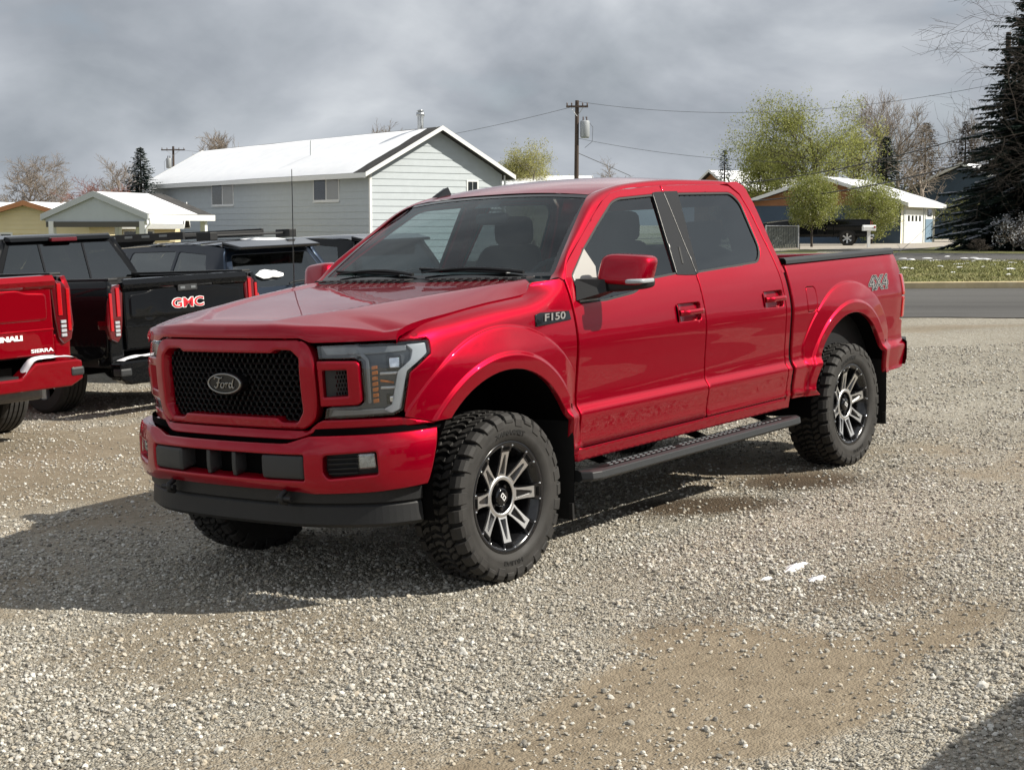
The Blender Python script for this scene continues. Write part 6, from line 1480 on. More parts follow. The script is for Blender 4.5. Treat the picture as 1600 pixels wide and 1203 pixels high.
# --- open carport in front of it
DC = 61.0; axc = (FWD*.95+RGT*.30).normalized(); ayc = RGT*.95-FWD*.30
oc = st((68-800)/FPX*(DC+1.2), DC+1.2); oc.z = 0
carport = thing('carport', 'open gabled carport with snowy roof and white posts left of the grey house', 'carport', mat=frame(oc, axc, ayc.normalized()))
Wc = 4.9; zc0 = hz_at(341, DC); zc1 = hz_at(305, DC); Lc = 5.4
for sg in (0, 1):
    yy = (lambda d: Wc/2-d) if sg == 0 else (lambda d: Wc/2+d); d1 = Wc/2; sl = (zc1-zc0)/d1
    r = MB(); p = [(0, yy(0), zc1), (Lc, yy(0), zc1), (Lc, yy(d1), zc0), (0, yy(d1), zc0)]; r.add([Vector(q) for q in p]+[Vector(q)+Vector((0, 0, .14)) for q in p], [(0, 1, 2, 3), (7, 6, 5, 4), (0, 4, 5, 1), (1, 5, 6, 2), (2, 6, 7, 3), (3, 7, 4, 0)]); ro = r.build('roof', M['shingle'], carport)
    bm = bmesh.new(); bm.from_mesh(ro.data); bmesh.ops.recalc_face_normals(bm, faces=bm.faces); bm.to_mesh(ro.data); bm.free()
    s_ = MB(); s_.grid(lambda u, v: Vector((.15+(Lc-1.5)*u, yy(.05+(d1-.1)*v), zc1-sl*(.05+(d1-.1)*v)+.15+.05*min(1, min(u, 1-u)*12, min(v, 1-v)*8)**.5)), 14, 8, flip=(sg == 1)); s_.build('roof_snow', M['roof_snow'], ro)
    g = MB(); a_ = Vector((-.03, yy(0), zc1-.08)); c_ = Vector((-.03, yy(d1), zc0-.08)); k = Vector((.03, 0, 0)); h_ = Vector((0, 0, .24)); g.hexa([a_, c_, c_+k, a_+k, a_+h_, c_+h_, c_+k+h_, a_+k+h_]); g.build('barge_board', M['trim_grey'], carport)
    f = MB(); ye = yy(d1); f.box((0, ye-.03, zc0-.10), (Lc, ye+.03, zc0+.14)); f.build('fascia', M['trim'], carport)
gw = MB(); gw.prism([(.15, zc0-.15), (Wc-.15, zc0-.15), (Wc-.15, zc0), (Wc/2, zc1), (.15, zc0)], 'x', .10, .16); gwo = gw.build('gable_wall', M['siding_grey'], carport)
bmx = MB(); bmx.box((.05, .2, zc0-.36), (.2, Wc-.2, zc0-.14)); bmx.build('beam', pbr('dark_beam', (.10, .095, .085), .8), carport)
cei = MB(); cei.box((.2, .2, zc0-.02), (Lc, Wc-.2, zc0)); cei.build('ceiling', M['trim_grey'], carport)
for (x, y) in ((.12, .45), (.12, Wc-.30), (5.0, .45), (3.0, Wc*.55), (5.0, Wc-.3)):
    po = MB(); po.box((x-.11, y-.11, -.9), (x+.11, y+.11, zc0-.12)); po.build('post', M['trim'], carport)
dp = MB(); dp.tube([(.05, Wc+.05, zc0), (.05, Wc+.05, zc0-.25), (.05, Wc-.12, zc0-.40), (.05, Wc-.12, -.8)], .05, 6); dp.build('downpipe', M['trim'], carport)
# --- pale yellow house at the far left
oy = st((-75-800)/FPX*74, 74); oy.z = 0
yel = gable_house('yellow_house', 'pale yellow house at the far left seen under the carport', oy, RGT*.985+FWD*.17, FWD*.985-RGT*.17, 10.6, 7.0, hz_at(352, 75), hz_at(322, 78), 'siding_yellow', board=.20, boards=('front',), over=.45)
def ycol(u, t=76): return ((u+75)/FPX*t)
wall_window(yel, 'front', ycol(183), hz_at(388, 75.5), 1.35, hz_at(362, 75.5)-hz_at(388, 75.5), 'house_glass'); wall_window(yel, 'front', ycol(-2), hz_at(378, 75.5), .65, .45, 'house_glass'); wall_window(yel, 'front', ycol(88), hz_at(378, 75.5), .65, .45, 'house_glass')
oy2 = st((-60-800)/FPX*69, 69); oy2.z = 0
yel2 = gable_house('yellow_wing', 'pale yellow gabled wing with brown trim in front of the yellow house', oy2+RGT*6.0, FWD, -RGT, 5.0, 6.0, hz_at(348, 69), hz_at(322, 69), 'siding_yellow', board=.20, boards=('left',), over=.4, trim='siding_brown') if False else None
og2 = st((-52-800)/FPX*69, 69); og2.z = 0
yel2 = gable_house('yellow_wing', 'pale yellow gabled wing with brown barge boards at the left edge', og2, FWD, RGT, 5.0, 5.6, hz_at(349, 69), hz_at(321, 69), 'siding_yellow', board=.20, boards=('left',), over=.4, trim='siding_brown')
wall_window(yel2, 'left', 1.2, hz_at(380, 69), .9, .4, 'house_glass')
# --- garage house at the right
DR = 92.0; PH = R(28); gx = RGT*math.cos(PH)-FWD*math.sin(PH); gr_ = RGT*math.sin(PH)+FWD*math.cos(PH)
orr = st((1404-800)/FPX*DR, DR); orr.z = 0
WR = 9.6
zeR = hz_at(318, DR); zrR = hz_at(279, DR)
rh = gable_house('garage_house', 'cream house with brown front gable and thin snow on its roof', orr-gx*WR, gr_, gx, 9.0, WR, zeR, zrR, 'siding_white', board=.26, boards=(), roofmat='roof_snow_thin', over=.55)
def slab(root, name, poly, axis, a, b, mat):
    q = MB(); q.prism(poly, axis, a, b); return q.build(name, M[mat], root)
slab(rh, 'gable_panel', [(.0, zeR-.12), (WR, zeR-.12), (WR, zeR), (WR/2, zrR-.05), (0, zeR)], 'x', -.05, .02, 'siding_brown')
slab(rh, 'garage_wall', [(.0, -.5), (WR, -.5), (WR, zeR-.13), (0, zeR-.13)], 'x', -.045, .02, 'siding_navy')
for k in range(5): slab(rh, 'gable_batten', [(0.6+k*2.0, zeR-.1), (.66+k*2.0, zeR-.1), (.66+k*2.0, zeR+.05+min(k+.3, 4.5-k)*.3), (0.6+k*2.0, zeR+.05+min(k+.3, 4.5-k)*.3)], 'x', -.07, -.05, 'siding_brown')
def sidebox(x0, x1, z0, z1, d, nm, mt, par=None):
    q = MB(); q.box((x0, WR, z0), (x1, WR+d, z1)); return q.build(nm, M[mt], par or rh)
zg0 = .62
gd = sidebox(1.0, 5.4, zg0, zg0+2.05, .05, 'garage_door', 'trim')
for k in range(4): sidebox(1.5+k*.95, 2.0+k*.95, zg0+1.35, zg0+1.70, .06, 'door_pane', 'house_glass', gd)
for x in (.55, 5.6): sidebox(x, x+.32, zg0, zeR-.15, .07, 'door_post', 'trim_grey')
bd_ = sidebox(6.2, 8.1, zg0, zg0+1.5, .06, 'blue_door', 'door_blue'); w_ = sidebox(6.2, 8.1, zg0+1.5, zeR-.2, .05, 'window', 'trim'); sidebox(6.55, 7.75, zg0+1.65, zeR-.32, .06, 'pane', 'house_glass', w_)
# --- slate blue house further back
on = st((1405-800)/FPX*128, 128); on.z = 0
nv = gable_house('blue_house', 'slate blue house with bright snowy roof behind the big spruce', on, (RGT*.62+FWD*.78), (RGT*.78-FWD*.62), 12.0, 10.5, hz_at(305, 128), hz_at(262, 128), 'siding_navy', board=.4, boards=(), over=.6)
# --- small roofs behind
o5 = st((780-800)/FPX*112, 112); o5.z = 0
lowh = gable_house('low_house', 'low building with white snowy roof between the grey house and the pole', o5, RGT, FWD, 6.5, 6.0, hz_at(292, 112), hz_at(279, 114), 'siding_white', board=.3, boards=(), over=.4)
o6 = st((1140-800)/FPX*135, 135); o6.z = 0
bh = gable_house('brown_house', 'distant brown house with snowy roof behind the green trees', o6, RGT*.9+FWD*.43, FWD*.9-RGT*.43, 8.5, 6.0, hz_at(295, 135), hz_at(270, 138), 'siding_brown', board=.3, boards=(), over=.4)
# --- fence panels, mailbox
M['galv'] = pbr('galvanised_tube', (.42, .43, .44), .45, metal=.7)
M['slats'] = pbr('grey_green_slats', (.11, .12, .11), .7, var=.15, vscale=3)
def slat_fence(label, u0, u1, v0, v1, t, sign=False):
    p0 = at(u0, v1, t); p1 = at(u1, v1, t); p0.z = p1.z = float(zg(p0.x, p0.y)); d = p1-p0; Lf = d.length; h = (v1-v0)/FPX*t
    root = thing('slatted_fence', label, 'fence', mat=frame(p0, d, Vector((-d.y, d.x, 0))))
    n = int(Lf/.12)
    proto = None
    for i in range(n):
        x = .04+i*(Lf-.04)/n
        if proto is None:
            b = MB(); b.box((0, -.01, .05), ((Lf-.04)/n*.86, .01, h-.06)); proto = b.build('slat', M['slats'], root); proto.location.x = x
        else:
            c = proto.copy(); COL.objects.link(c); c.location.x = x
    for x in (0, Lf): b = MB(); b.tube([(x, 0, 0), (x, 0, h+.05)], .04, 8); b.build('post', M['galv'], root)
    b = MB(); b.tube([(0, 0, h), (Lf, 0, h)], .03, 8); b.build('top_rail', M['galv'], root)
    if sign:
        b = MB(); b.box((Lf*.36, -.04, h*.55), (Lf*.66, -.025, h*.86)); sgn = b.build('sign', M['trim'], root); b = MB(); b.box((Lf*.42, -.05, h*.70), (Lf*.60, -.038, h*.80)); b.build('sign_print', M['red_lens'], sgn)
    return root
slat_fence('chain link fence panel with grey slats in front of the black driveway pickup', 1196, 1247, 356, 391, 79)
slat_fence('slatted gate with a small red and white sign beside the spruce', 1489, 1519, 346, 367, 102, True)
mb_ = at(1357, 389, 77); mb_.z = float(zg(mb_.x, mb_.y)); mbx = thing('mailbox', 'white mailbox on a post in front of the black driveway pickup', 'mailbox', mat=frame(mb_, RGT, FWD))
b = MB(); b.box((-.07, -.07, 0), (.07, .07, .85)); b.build('post', M['trim'], mbx); b = MB(); b.prism([(-.16, .85), (.16, .85), (.16, 1.05), (.10, 1.14), (-.10, 1.14), (-.16, 1.05)], 'x', -.32, .32); b.build('box', M['trim'], mbx, bevel=.02)
b = MB(); b.box((.20, -.175, 1.0), (.30, -.165, 1.08)); b.build('flag', M['red_lens'], mbx)
# --- unseen building added on the other side of the lot for the door reflections
ofs = LOT @ Vector((-26, 30, 0)); ofs.z = float(zg(ofs.x, ofs.y)); unseen_building = thing('added_building', 'long low building added across the lot outside the frame, only to be mirrored in paint', 'building', loc=tuple(ofs))
b = MB(); b.box((0, 0, -.5), (44, 9, 4.4)); sw = b.build('wall', M['siding_white'], unseen_building); b = MB(); b.box((-.4, -.4, 4.4), (44.4, 9.4, 4.75)); b.build('roof', M['shingle'], unseen_building)
for k in range(9): b = MB(); b.box((2+k*4.6, -.05, .2), (5.4+k*4.6, 0.02, 3.3)); b.build('window', M['house_glass'], sw)
# ================================================================= poles and wires
M['pole_wood'] = noisy('weathered_pole', [(.3, (.045, .033, .028)), (.7, (.10, .075, .062))], 6, aniso=(1, 1, .15), bump=.3, bscale=30)
M['wire'] = pbr('wire', (.06, .062, .065), .6)
M['insul'] = pbr('insulator', (.10, .07, .06), .3)
M['transformer'] = pbr('transformer_grey', (.30, .32, .34), .45, var=.05, vscale=4)
def upole(label, u, vtop, t, arms=((.0, 1.1),), xf=None, r=.14, tilt=0.0, arm_dir=None, vbase=None):
    p = at(u, 330, t); zb = float(zg(p.x, p.y)); top = hz_at(vtop, t); root = thing('utility_pole', label, 'utility pole', loc=(p.x, p.y, zb)); H = top-zb
    b = MB(); b.tube([(0, 0, 0), (tilt*H*RGT.x, tilt*H*RGT.y, H)], [r, r*.72], 10); b.build('pole', M['pole_wood'], root)
    d = arm_dir or RGT
    tipx = Vector((tilt*H*RGT.x, tilt*H*RGT.y, 0)); pts = []
    for (dz, half) in arms:
        z = H-.35-dz; a = MB(); c = tipx+Vector((0, 0, z)); e = .055; per = Vector((-d.y, d.x, 0)); 
        P = [c+d*(-half)-per*(r+.02)-Vector((0, 0, e)), c+d*half-per*(r+.02)-Vector((0, 0, e)), c+d*half-per*(r-.09)-Vector((0, 0, e)), c+d*(-half)-per*(r-.09)-Vector((0, 0, e))]; a.hexa(P+[q+Vector((0, 0, 2*e)) for q in P]); arm = a.build('cross_arm', M['pole_wood'], root)
        for k in (-.92, -.5, .5, .92):
            q = c+d*(half*k)-per*r+Vector((0, 0, e)); i_ = MB(); i_.lathe([(.02, 0), (.05, .02), (.03, .06), (.05, .10), (.03, .14), (.01, .18)], 8, 'z', q); i_.build('insulator', M['insul'], arm); pts.append(root.location+q+Vector((0, 0, .17)))
        br = MB(); br.tube([c+d*half*.55-per*(r+.0)-Vector((0, 0, e)), c-Vector((0, 0, .55))-per*r*.9], .015, 4); br.tube([c-d*half*.55-per*(r+.0)-Vector((0, 0, e)), c-Vector((0, 0, .55))-per*r*.9], .015, 4); br.build('arm_brace', M['galv'], arm)
    if xf:
        x = MB(); c = tipx+d*(xf*(r+.30))+Vector((0, 0, H-2.1)); x.lathe([(.02, 1.0), (.24, .97), (.27, .9), (.27, .08), (.22, 0), (.02, 0)], 18, 'z', c); tr = x.build('transformer', M['transformer'], root)
        for k in (-.1, .1): y = MB(); y.lathe([(.03, .97), (.045, 1.02), (.03, 1.08), (.04, 1.14), (.01, 1.22)], 8, 'z', c+d*k); y.build('bushing', M['insul'], tr)
        y = MB(); y.tube([c+Vector((0, 0, 1.2)), c+d*(.45*xf)+Vector((0, 0, .6)), c+d*(.42*xf)+Vector((0, 0, -.2)), c+Vector((0, 0, -.55))], .012, 5); y.build('drop_lead', M['wire'], tr)
    return root, pts, H
pm_, pts_m, Hm = upole('brown utility pole with grey transformer behind the red pickup cab', 900, 161, 88, ((.0, .62),), 1.0, .15, .004)
pl_, pts_l, Hl = upole('distant utility pole with wide cross arm above the left house roof', 271, 231, 150, ((.0, 1.15),), -1.0, .15, .012)
pr_, pts_r, Hr = upole('tall bare brown pole rising behind the big spruce', 1567, 58, 74, (), None, .17)
ps_, pts_s, Hs = upole('thin short pole behind the cream garage house', 1371, 222, 118, (), None, .09)
def wire(label, a, b, sag, r=.012):
    pts = [a.lerp(b, k/24)-Vector((0, 0, sag*4*(k/24)*(1-k/24))) for k in range(25)]; w = MB(); w.tube(pts, r, 4); tag(w.build('overhead_wire', M['wire']), label, 'wire', 'overhead wires')
R0 = pr_.location; M0 = pm_.location; L0 = pl_.location
wire('top wire running from the transformer pole up to the tall right pole', M0+Vector((0, 0, Hm-.05)), R0+Vector((0, 0, Hr-2.3)), 1.0, .010)
wire('second wire below the top wire between transformer pole and right pole', M0+Vector((0, 0, Hm-2.1)), R0+Vector((0, 0, Hr-5.6)), .9, .010)
wire('upper of the two thick low cables right of the transformer pole', M0+Vector((0, 0, 3.9)), R0+Vector((0, 0, 5.9)), 1.2, .026)
wire('lower of the two thick low cables right of the transformer pole', M0+Vector((0, 0, 3.35)), R0+Vector((0, 0, 4.6)), 1.3, .030)
wire('wire from the transformer pole to the distant left pole', M0+Vector((0, 0, Hm-.3)), L0+Vector((0, 0, Hl-.2)), 1.5, .012)
wire('slanting guy wire on the right of the transformer pole', M0+Vector((0, 0, Hm-2.9)), at(985, 275, 90), .0, .018)
wire('thin wire crossing the driveway down from the cream house corner', at(1484, 318, 86), at(1400, 398, 60), .1, .014)
# ================================================================= trees
class Tris:
    "numpy triangle soup for foliage"
    def __init__(s): s.v = []
    def add(s, a): s.v.append(np.asarray(a, np.float32).reshape(-1, 3, 3))
    def build(s, name, mat, parent):
        v = np.concatenate(s.v); n = len(v); me = bpy.data.meshes.new(name); me.vertices.add(3*n); me.vertices.foreach_set('co', v.reshape(-1)); me.loops.add(3*n); me.loops.foreach_set('vertex_index', np.arange(3*n, dtype=np.int32)); me.polygons.add(n); me.polygons.foreach_set('loop_start', np.arange(0, 3*n, 3, dtype=np.int32)); me.update(calc_edges=True)
        return link(name, me, mat, parent)
def leafmat(name, c0, c1, c2, rough=.6, scale=.9):
    m, nt, b = mat_new(name); N = nt.nodes; L = nt.links; g = N.new('ShaderNodeNewGeometry'); r = N.new('ShaderNodeValToRGB'); L.new(g.outputs['Random Per Island'], r.inputs[0]); e = r.color_ramp.elements
    e[0].position = 0; e[0].color = (*c0, 1); e[1].position = 1; e[1].color = (*c2, 1); k = e.new(.5); k.color = (*c1, 1)
    L.new(r.outputs[0], b.inputs['Base Color']); b.inputs['Roughness'].default_value = rough; b.inputs['Specular IOR Level'].default_value = .25
    tr = N.new('ShaderNodeBsdfTranslucent'); L.new(r.outputs[0], tr.inputs['Color']); mx = N.new('ShaderNodeMixShader'); mx.inputs[0].default_value = .35; o = [q for q in N if q.type == 'OUTPUT_MATERIAL'][0]
    L.new(b.outputs[0], mx.inputs[1]); L.new(tr.outputs[0], mx.inputs[2]); L.new(mx.outputs[0], o.inputs['Surface']); return m
M['bark_grey'] = pbr('grey_bark', (.16, .135, .115), .9, var=.25, vscale=3)
M['bark_dark'] = pbr('dark_bark', (.060, .048, .040), .9, var=.25, vscale=3)
M['bark_pale'] = pbr('pale_bark', (.24, .20, .165), .9, var=.2, vscale=3)
M['bark_red'] = pbr('red_twigs', (.22, .11, .095), .9, var=.2, vscale=3)
M['leaf_spring'] = leafmat('spring_leaves', (.19, .215, .045), (.27, .29, .075), (.38, .38, .13))
M['leaf_bud'] = leafmat('yellow_green_buds', (.24, .24, .08), (.34, .33, .12), (.44, .42, .19))
M['leaf_pear'] = leafmat('pear_leaves', (.15, .18, .035), (.25, .275, .065), (.38, .38, .15))
M['blossom'] = leafmat('pale_blossom', (.42, .42, .28), (.52, .52, .38), (.62, .61, .50))
M['needle'] = leafmat('spruce_needles', (.018, .032, .026), (.034, .055, .046), (.070, .095, .085))
M['needle_brown'] = leafmat('brownish_needles', (.050, .040, .030), (.085, .065, .050), (.12, .10, .08))
M['tree_snow'] = leafmat('snow_on_branches', (.62, .64, .70), (.74, .76, .80), (.84, .85, .87), .8)
M['bush_leaf'] = leafmat('olive_bush_leaves', (.075, .085, .022), (.12, .13, .04), (.19, .19, .08))
def grow(rng, H, r0, levels, nch, spread, upness, lenk, trunkfrac=.3, wig=.16, bare=True, first=.35, curve=0.0):
    """branches as polylines; returns list of (pts, radii, level) and tips"""
    out = []; tips = []
    def br(p, d, L_, r, lv):
        n = 6 if lv < 2 else (4 if lv < levels else 3); pts = [p.copy()]; rad = [r]; q = p.copy(); dd = d.copy()
        for i in range(n):
            dd = (dd+Vector((rng.uniform(-1, 1), rng.uniform(-1, 1), rng.uniform(-1, 1)))*wig+Vector((0, 0, upness*(.5 if lv == 0 else 1)))*.10).normalized(); q = q+dd*(L_/n); pts.append(q.copy()); rad.append(max(.004, r*(1-.75*(i+1)/n)))
        out.append((pts, rad, lv))
        if lv >= levels: tips.append((pts[-1], dd, lv)); tips.append((pts[2], dd, lv)); return
        k = nch[lv]
        for j in range(k):
            t = first+(1-first)*(j+rng.random()*.8)/k if lv == 0 else .25+.75*(j+rng.random())/k
            t = min(.98, t); f_ = t*n; i = min(n-1, int(f_)); bp = pts[i].lerp(pts[i+1], f_-i); ax = (pts[i+1]-pts[i]).normalized()
            az = rng.uniform(0, 2*PI); s0 = ax.orthogonal().normalized(); s1 = ax.cross(s0); side = s0*math.cos(az)+s1*math.sin(az); an = R(spread*rng.uniform(.7, 1.3)); nd = (ax*math.cos(an)+side*math.sin(an)).normalized()
            br(bp, nd, L_*lenk*rng.uniform(.65, 1.15)*(1-.35*(t if lv == 0 else 0)), rad[i]*rng.uniform(.5, .7), lv+1)
        tips.append((pts[-1], dd, lv))
    br(Vector((0, 0, 0)), Vector((0, 0, 1)), H*(.62 if levels > 1 else 1), r0, 0)
    return out, tips
def leaves_at(tips, rng_np, per, spread, size, up=.3):
    P = np.array([tuple(t[0]) for t in tips]); n = len(P)*per; c = np.repeat(P, per, 0)+rng_np.normal(0, spread, (n, 3)); s = rng_np.uniform(.6, 1.3, (n, 1))*size
    a = rng_np.normal(0, 1, (n, 3)); a /= np.linalg.norm(a, axis=1, keepdims=True); b = rng_np.normal(0, 1, (n, 3)); b -= a*(a*b).sum(1, keepdims=True); b /= np.linalg.norm(b, axis=1, keepdims=True)
    T1 = np.stack([c-a*s*.5, c+b*s*.32, c+a*s*.5], 1); T2 = np.stack([c-a*s*.5, c+a*s*.5, c-b*s*.32], 1); return np.concatenate([T1, T2], 1).reshape(-1, 3, 3)
def tree(name, label, u, vb, vt, t, seed, levels=3, nch=(9, 6, 5, 4), spread=42, up=.5, lenk=.55, r0=None, bark='bark_grey', leaf=None, per=6, lsp=.25, lsz=.16, group=None, wig=.16, first=.35, base=None, blossom=None, squash=1.0, minr=.0, cat='tree'):
    p = base or at(u, 345, t); zb = float(zg(p.x, p.y)); H = hz_at(vt, t)-zb; rng = random.Random(seed); rn = np.random.default_rng(seed)
    root = thing(name, label, cat, loc=(p.x, p.y, zb), group=group)
    segs, tips = grow(rng, H, r0 or H*.022, levels, nch, spread, up, lenk, wig=wig, first=first)
    zm = max(q.z for s in segs for q in s[0]); k = H/zm
    tr = MB(); cr = MB(); 
    for pts, rad, lv in segs:
        pp = [Vector((q.x*k*squash, q.y*k*squash, q.z*k)) for q in pts]; rr = [max(minr*(.6 if lv >= levels else 1), x*k) for x in rad]
        (tr if lv == 0 else cr).tube(pp, rr, 8 if lv == 0 else (5 if lv == 1 else 3), cap=False)
    tr.build('trunk', M[bark], root)
    tips = [(Vector((q.x*k*squash, q.y*k*squash, q.z*k)), d, lv) for q, d, lv in tips]
    if leaf:
        cr.build('branches', M[bark], root); T = Tris(); T.add(leaves_at(tips, rn, per, lsp, lsz)); T.build('crown', M[leaf], root)
        if blossom: T = Tris(); T.add(leaves_at(tips, rn, blossom, lsp*1.05, lsz*.8)); T.build('blossom', M['blossom'], root)
    else: cr.build('crown', M[bark], root)
    return root
def conifer(name, label, u, vt, t, rad, seed, needle='needle', rows=26, per=11, snow=.25, base=None, dens=26, group=None, H=None, low=.04, tuft=.30, droop=.25, nd=1.0):
    p = base or at(u, 345, t); zb = float(zg(p.x, p.y)); H = H or hz_at(vt, t)-zb; rng = np.random.default_rng(seed)
    root = thing(name, label, 'spruce', loc=(p.x, p.y, zb), group=group); b = MB(); b.tube([(0, 0, 0), (0, 0, H*.6), (0, 0, H*.99)], [H*.02, H*.012, .01], 8); b.build('trunk', M['bark_dark'], root)
    T = Tris(); SN = Tris(); nb = rows*per
    for i in range(nb):
        f = (i+rng.random())/nb; f = f**1.25; z = H*(low+(.985-low)*f); Lr = rad*(1-f)**.8*(.86+.14*math.sin(f*rows*2.2))+.05*rad
        for j in range(1):
            az = i*2.39996+rng.uniform(-.5, .5); L_ = Lr*rng.uniform(.70, 1.10); dz = -droop*L_*rng.uniform(.5, 1.3)*(1-f*1.3); m = max(5, int(dens*L_/rad*nd)+4)
            tt = np.sort(rng.uniform(.12, 1, m)); dirv = np.array([math.cos(az), math.sin(az), 0]); per_ = np.array([-math.sin(az), math.cos(az), 0])
            z_c = z+dz*tt**1.4+.10*L_*np.maximum(0, tt-.75)
            c = dirv[None]*(tt*L_)[:, None]; c[:, 2] = z_c
            wv = (tuft*(1.05-tt*.75))[:, None]*(.6+.4*L_/rad)
            # each tuft: two swept side sprays and a hanging one
            for sg, dn in ((1, -.12), (-1, -.12), (rng.choice([-.3, .3]), -.55)):
                tip = c+per_[None]*sg*wv*rng.uniform(.7, 1.3, (m, 1))+dirv[None]*wv*rng.uniform(.3, .9, (m, 1))+np.array([0, 0, dn])*wv*rng.uniform(.5, 1.3, (m, 1))
                a = c-dirv[None]*wv*.28+rng.normal(0, .02, (m, 3)); bq = c+dirv[None]*wv*.28+np.array([0, 0, .05])*wv
                T.add(np.stack([a, bq, tip], 1))
            if snow and rng.random() < snow*1.6:
                k_ = rng.random(m) < .55; cc = c[k_]; ww = wv[k_]; q = len(cc)
                if q:
                    cc = cc+np.array([0, 0, .05]); a = cc-dirv[None]*ww*.5; bb = cc+dirv[None]*ww*.6; 
                    for sg in (1, -1): SN.add(np.stack([a, bb, cc+per_[None]*sg*ww*rng.uniform(.25, .6, (q, 1))+np.array([0, 0, -.02])], 1))
    T.build('crown', M[needle], root)
    if snow and SN.v: SN.build('branch_snow', M['tree_snow'], root)
    return root
# left background
tree('bare_tree', 'wide bare brown tree at the left edge behind the yellow house', 42, 320, 234, 118, 11, 4, (16, 9, 6, 5), 46, .25, .60, bark='bark_pale', wig=.2, first=.10, minr=.014, squash=1.25)
tree('bare_tree', 'small bare reddish tree left of the snowy spruce', 150, 305, 272, 105, 12, 4, (12, 8, 6, 4), 46, .3, .6, bark='bark_red', wig=.22, first=.2, minr=.014, squash=1.3)
tree('bare_tree', 'thin bare grey tree between reddish tree and snowy spruce', 183, 300, 240, 125, 13, 4, (11, 7, 6, 4), 40, .4, .55, bark='bark_pale', wig=.2, minr=.012)
tree('bare_tree', 'bare tree top above the left end of the grey house roof', 328, 260, 202, 128, 14, 4, (12, 8, 6, 4), 34, .6, .5, bark='bark_pale', wig=.18, minr=.015)
tree('bare_tree', 'small bare tree top right of it above the grey roof ridge', 385, 260, 207, 133, 15, 4, (11, 8, 6, 4), 36, .6, .5, bark='bark_pale', wig=.18, minr=.015)
tree('bare_tree', 'bare tree top above the middle of the grey roof ridge', 597, 250, 187, 128, 16, 4, (12, 8, 6, 4), 34, .6, .5, bark='bark_pale', wig=.18, minr=.015)
conifer('spruce_tree', 'snow dusted spruce behind the carport', 222, 230, 96, 3.0, 21, rows=26, per=15, snow=.55, dens=18, tuft=.42)
# behind the cab
tree('budding_tree', 'yellow green budding tree between grey house and transformer pole', 835, 300, 219, 112, 31, 4, (16, 7, 5, 4), 36, .6, .56, bark='bark_grey', leaf='leaf_bud', per=6, lsp=.24, lsz=.10, wig=.18, first=.15, squash=1.25)
tree('bare_tree', 'faint bare shrubby tree right of the transformer pole', 945, 300, 244, 135, 32, 4, (14, 8, 6, 4), 38, .4, .55, bark='bark_pale', wig=.2, first=.1, minr=.013, squash=1.5)
conifer('spruce_tree', 'small dark conifer left of the large spring green tree', 1131, 234, 122, 2.8, 22, rows=20, per=12, snow=.12, dens=14, tuft=.36)
# right background
tree('spring_tree', 'large spreading tree with fresh yellow green leaves', 1272, 300, 150, 104, 33, 4, (13, 7, 6, 4), 44, .30, .62, bark='bark_dark', leaf='leaf_spring', per=5, lsp=.24, lsz=.115, wig=.18, first=.22, squash=1.25, r0=.26)
tree('spring_tree', 'smaller darker green tree left of the large spring tree', 1193, 300, 200, 110, 34, 4, (12, 7, 5, 4), 46, .25, .6, bark='bark_dark', leaf='leaf_spring', per=5, lsp=.24, lsz=.12, wig=.2, first=.2, squash=1.15)
tree('spring_tree', 'slim yellow green tree right of the large spring tree', 1345, 300, 190, 118, 35, 4, (9, 5, 4, 3), 34, .6, .5, bark='bark_dark', leaf='leaf_bud', per=3, lsp=.2, lsz=.16, wig=.18, first=.25)
tree('bare_tree', 'tall bare tree with open crown behind the cream garage house', 1352, 300, 142, 126, 36, 4, (10, 7, 6, 5), 36, .55, .58, bark='bark_pale', wig=.2, first=.35, minr=.014)
tree('bare_tree', 'leaning bare tree right of the tall bare tree', 1412, 300, 144, 124, 37, 4, (10, 7, 6, 5), 38, .5, .58, bark='bark_pale', wig=.2, first=.35, minr=.014)
conifer('spruce_tree', 'dark conifer behind the cream garage house roof', 1383, 214, 116, 4.0, 23, rows=24, per=14, snow=.25, dens=16, tuft=.45)
conifer('spruce_tree', 'brownish conifer behind the slate blue house gable', 1443, 192, 140, 6.0, 24, needle='needle_brown', rows=26, per=15, snow=.12, dens=18, tuft=.5)
conifer('spruce_tree', 'brownish conifer farther right behind the slate blue roof', 1505, 190, 146, 6.0, 25, needle='needle_brown', rows=26, per=15, snow=.1, dens=18, tuft=.5)
tree('bare_tree', 'bare tree behind the brownish conifers near the big spruce', 1515, 300, 160, 150, 38, 4, (10, 7, 6, 4), 36, .5, .55, bark='bark_grey', wig=.2, minr=.014)
tree('bare_tree', 'fallen pale limbed bare tree in front of the slate blue house', 1440, 310, 232, 112, 39, 3, (8, 5, 4), 50, .0, .6, bark='bark_pale', wig=.25, minr=.016)
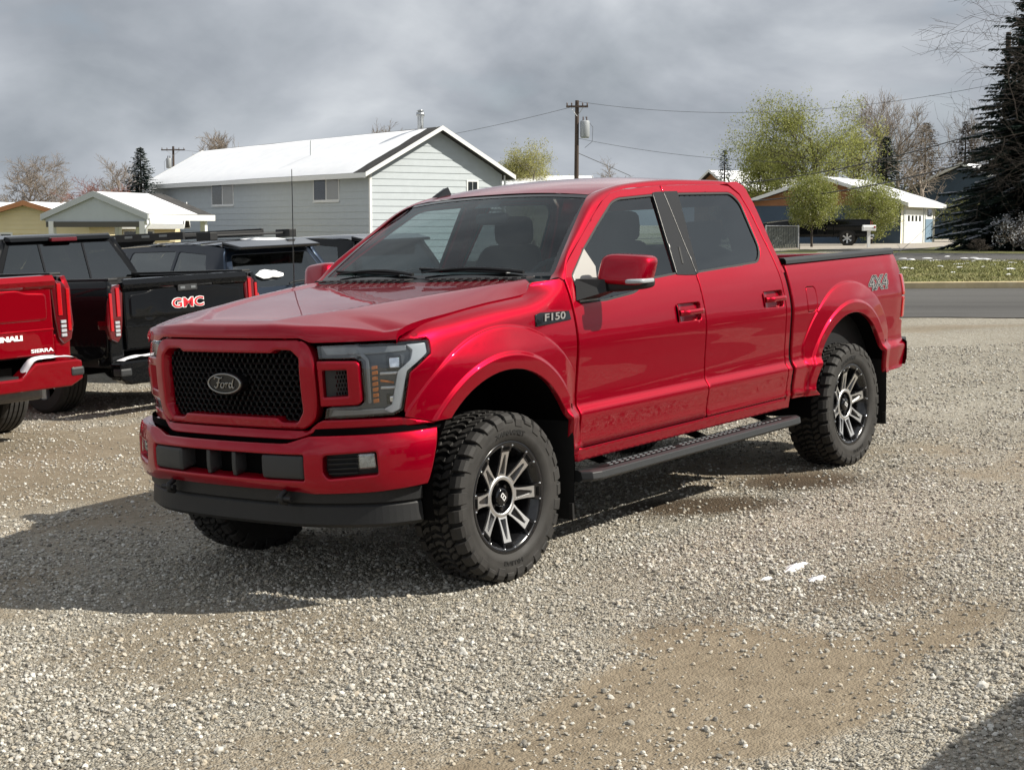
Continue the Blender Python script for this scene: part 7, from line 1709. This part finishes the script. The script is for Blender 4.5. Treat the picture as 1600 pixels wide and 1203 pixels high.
def ball_tree(label, u, v0, v1, t, halfw, seed, trunk_v, n=17000):
    p = at(u, 345, t); zb = float(zg(p.x, p.y)); rn = np.random.default_rng(seed); rng = random.Random(seed); root = thing('pear_tree', label, 'tree', loc=(p.x, p.y, zb))
    z0, z1 = hz_at(v1, t)-zb, hz_at(v0, t)-zb; c = Vector((0, 0, (z0+z1)/2)); rz = (z1-z0)/2; rx = halfw/FPX*t
    tr = MB(); tr.tube([(0, 0, 0), (.03, 0, z0+.1), (0, .02, z0+rz)], [.07, .055, .035], 7); tr.build('trunk', M['bark_dark'], root)
    lb = MB()
    for i in range(46):
        d = Vector((rng.gauss(0, 1), rng.gauss(0, 1), abs(rng.gauss(.6, .8)))).normalized(); a = Vector((0, 0, z0+rng.random()*rz*.9)); e = c+Vector((d.x*rx, d.y*rx, (d.z*1.6-.6)*rz))*rng.uniform(.85, 1.08); m = a.lerp(e, .5)+Vector((0, 0, .12)); lb.tube([a, m, e], [.025, .015, .006], 4, cap=False)
    lb.build('branches', M['bark_dark'], root)
    k = 260; cd = rn.normal(0, 1, (k, 3)); cd /= np.linalg.norm(cd, axis=1, keepdims=True); cr_ = rn.uniform(.15, 1, (k, 1))**.42; cc = cd*cr_*np.array([rx, rx, rz])*rn.uniform(.92, 1.12, (k, 1)); cc[:, 2] *= np.where(cc[:, 2] > 0, 1.08, .95)
    tips = [(Vector(tuple(q+np.array([0, 0, c.z]))), None, 0) for q in cc]
    T = Tris(); T.add(leaves_at(tips, rn, int(n/k), .16, .085)); T.build('crown', M['leaf_pear'], root); T = Tris(); T.add(leaves_at(tips, rn, 7, .17, .075)); T.build('blossom', M['blossom'], root)
ball_tree('round leafy tree on a thin trunk, left of the pair by the driveway', 1269, 275, 356, 80, 39, 41, 385)
ball_tree('wider leafy tree against the cream wall, right of the pair', 1363, 279, 374, 91, 43, 42, 385)
tree('shrub', 'olive green bush between cream garage house and big spruce', 1512, 360, 292, 100, 43, 3, (14, 7, 5), 60, .2, .6, bark='bark_dark', leaf='bush_leaf', per=6, lsp=.22, lsz=.17, first=.05, squash=1.5, cat='shrub')
sp_b = st(23.9, 69.0)
conifer('spruce_tree', 'big dark spruce at the right edge with snow on its boughs', 0, 0, 69, 5.2, 26, rows=46, per=34, snow=.16, base=sp_b, dens=80, H=14.5, low=.02, tuft=.68, droop=.34)
tree('shrub', 'snow capped twiggy shrub under the big spruce at the right edge', 1585, 392, 333, 66, 44, 3, (16, 7, 6), 55, .25, .6, bark='bark_pale', leaf='tree_snow', per=1, lsp=.06, lsz=.08, first=.05, squash=1.3, minr=.012, cat='shrub')
tree('shrub', 'low bare brown bush at the foot of the big spruce', 1530, 402, 372, 64, 45, 3, (14, 7, 6), 60, .1, .6, bark='bark_dark', first=.05, squash=1.6, minr=.010, cat='shrub')
ob = st(26.3, 62.0)
tree('bare_tree', 'bare dark tree reaching into the top right corner', 0, 0, -95, 62, 46, 5, (12, 8, 6, 4, 3), 50, .05, .64, bark='bark_dark', wig=.22, first=.30, base=ob, minr=.006, squash=1.35, r0=.30)
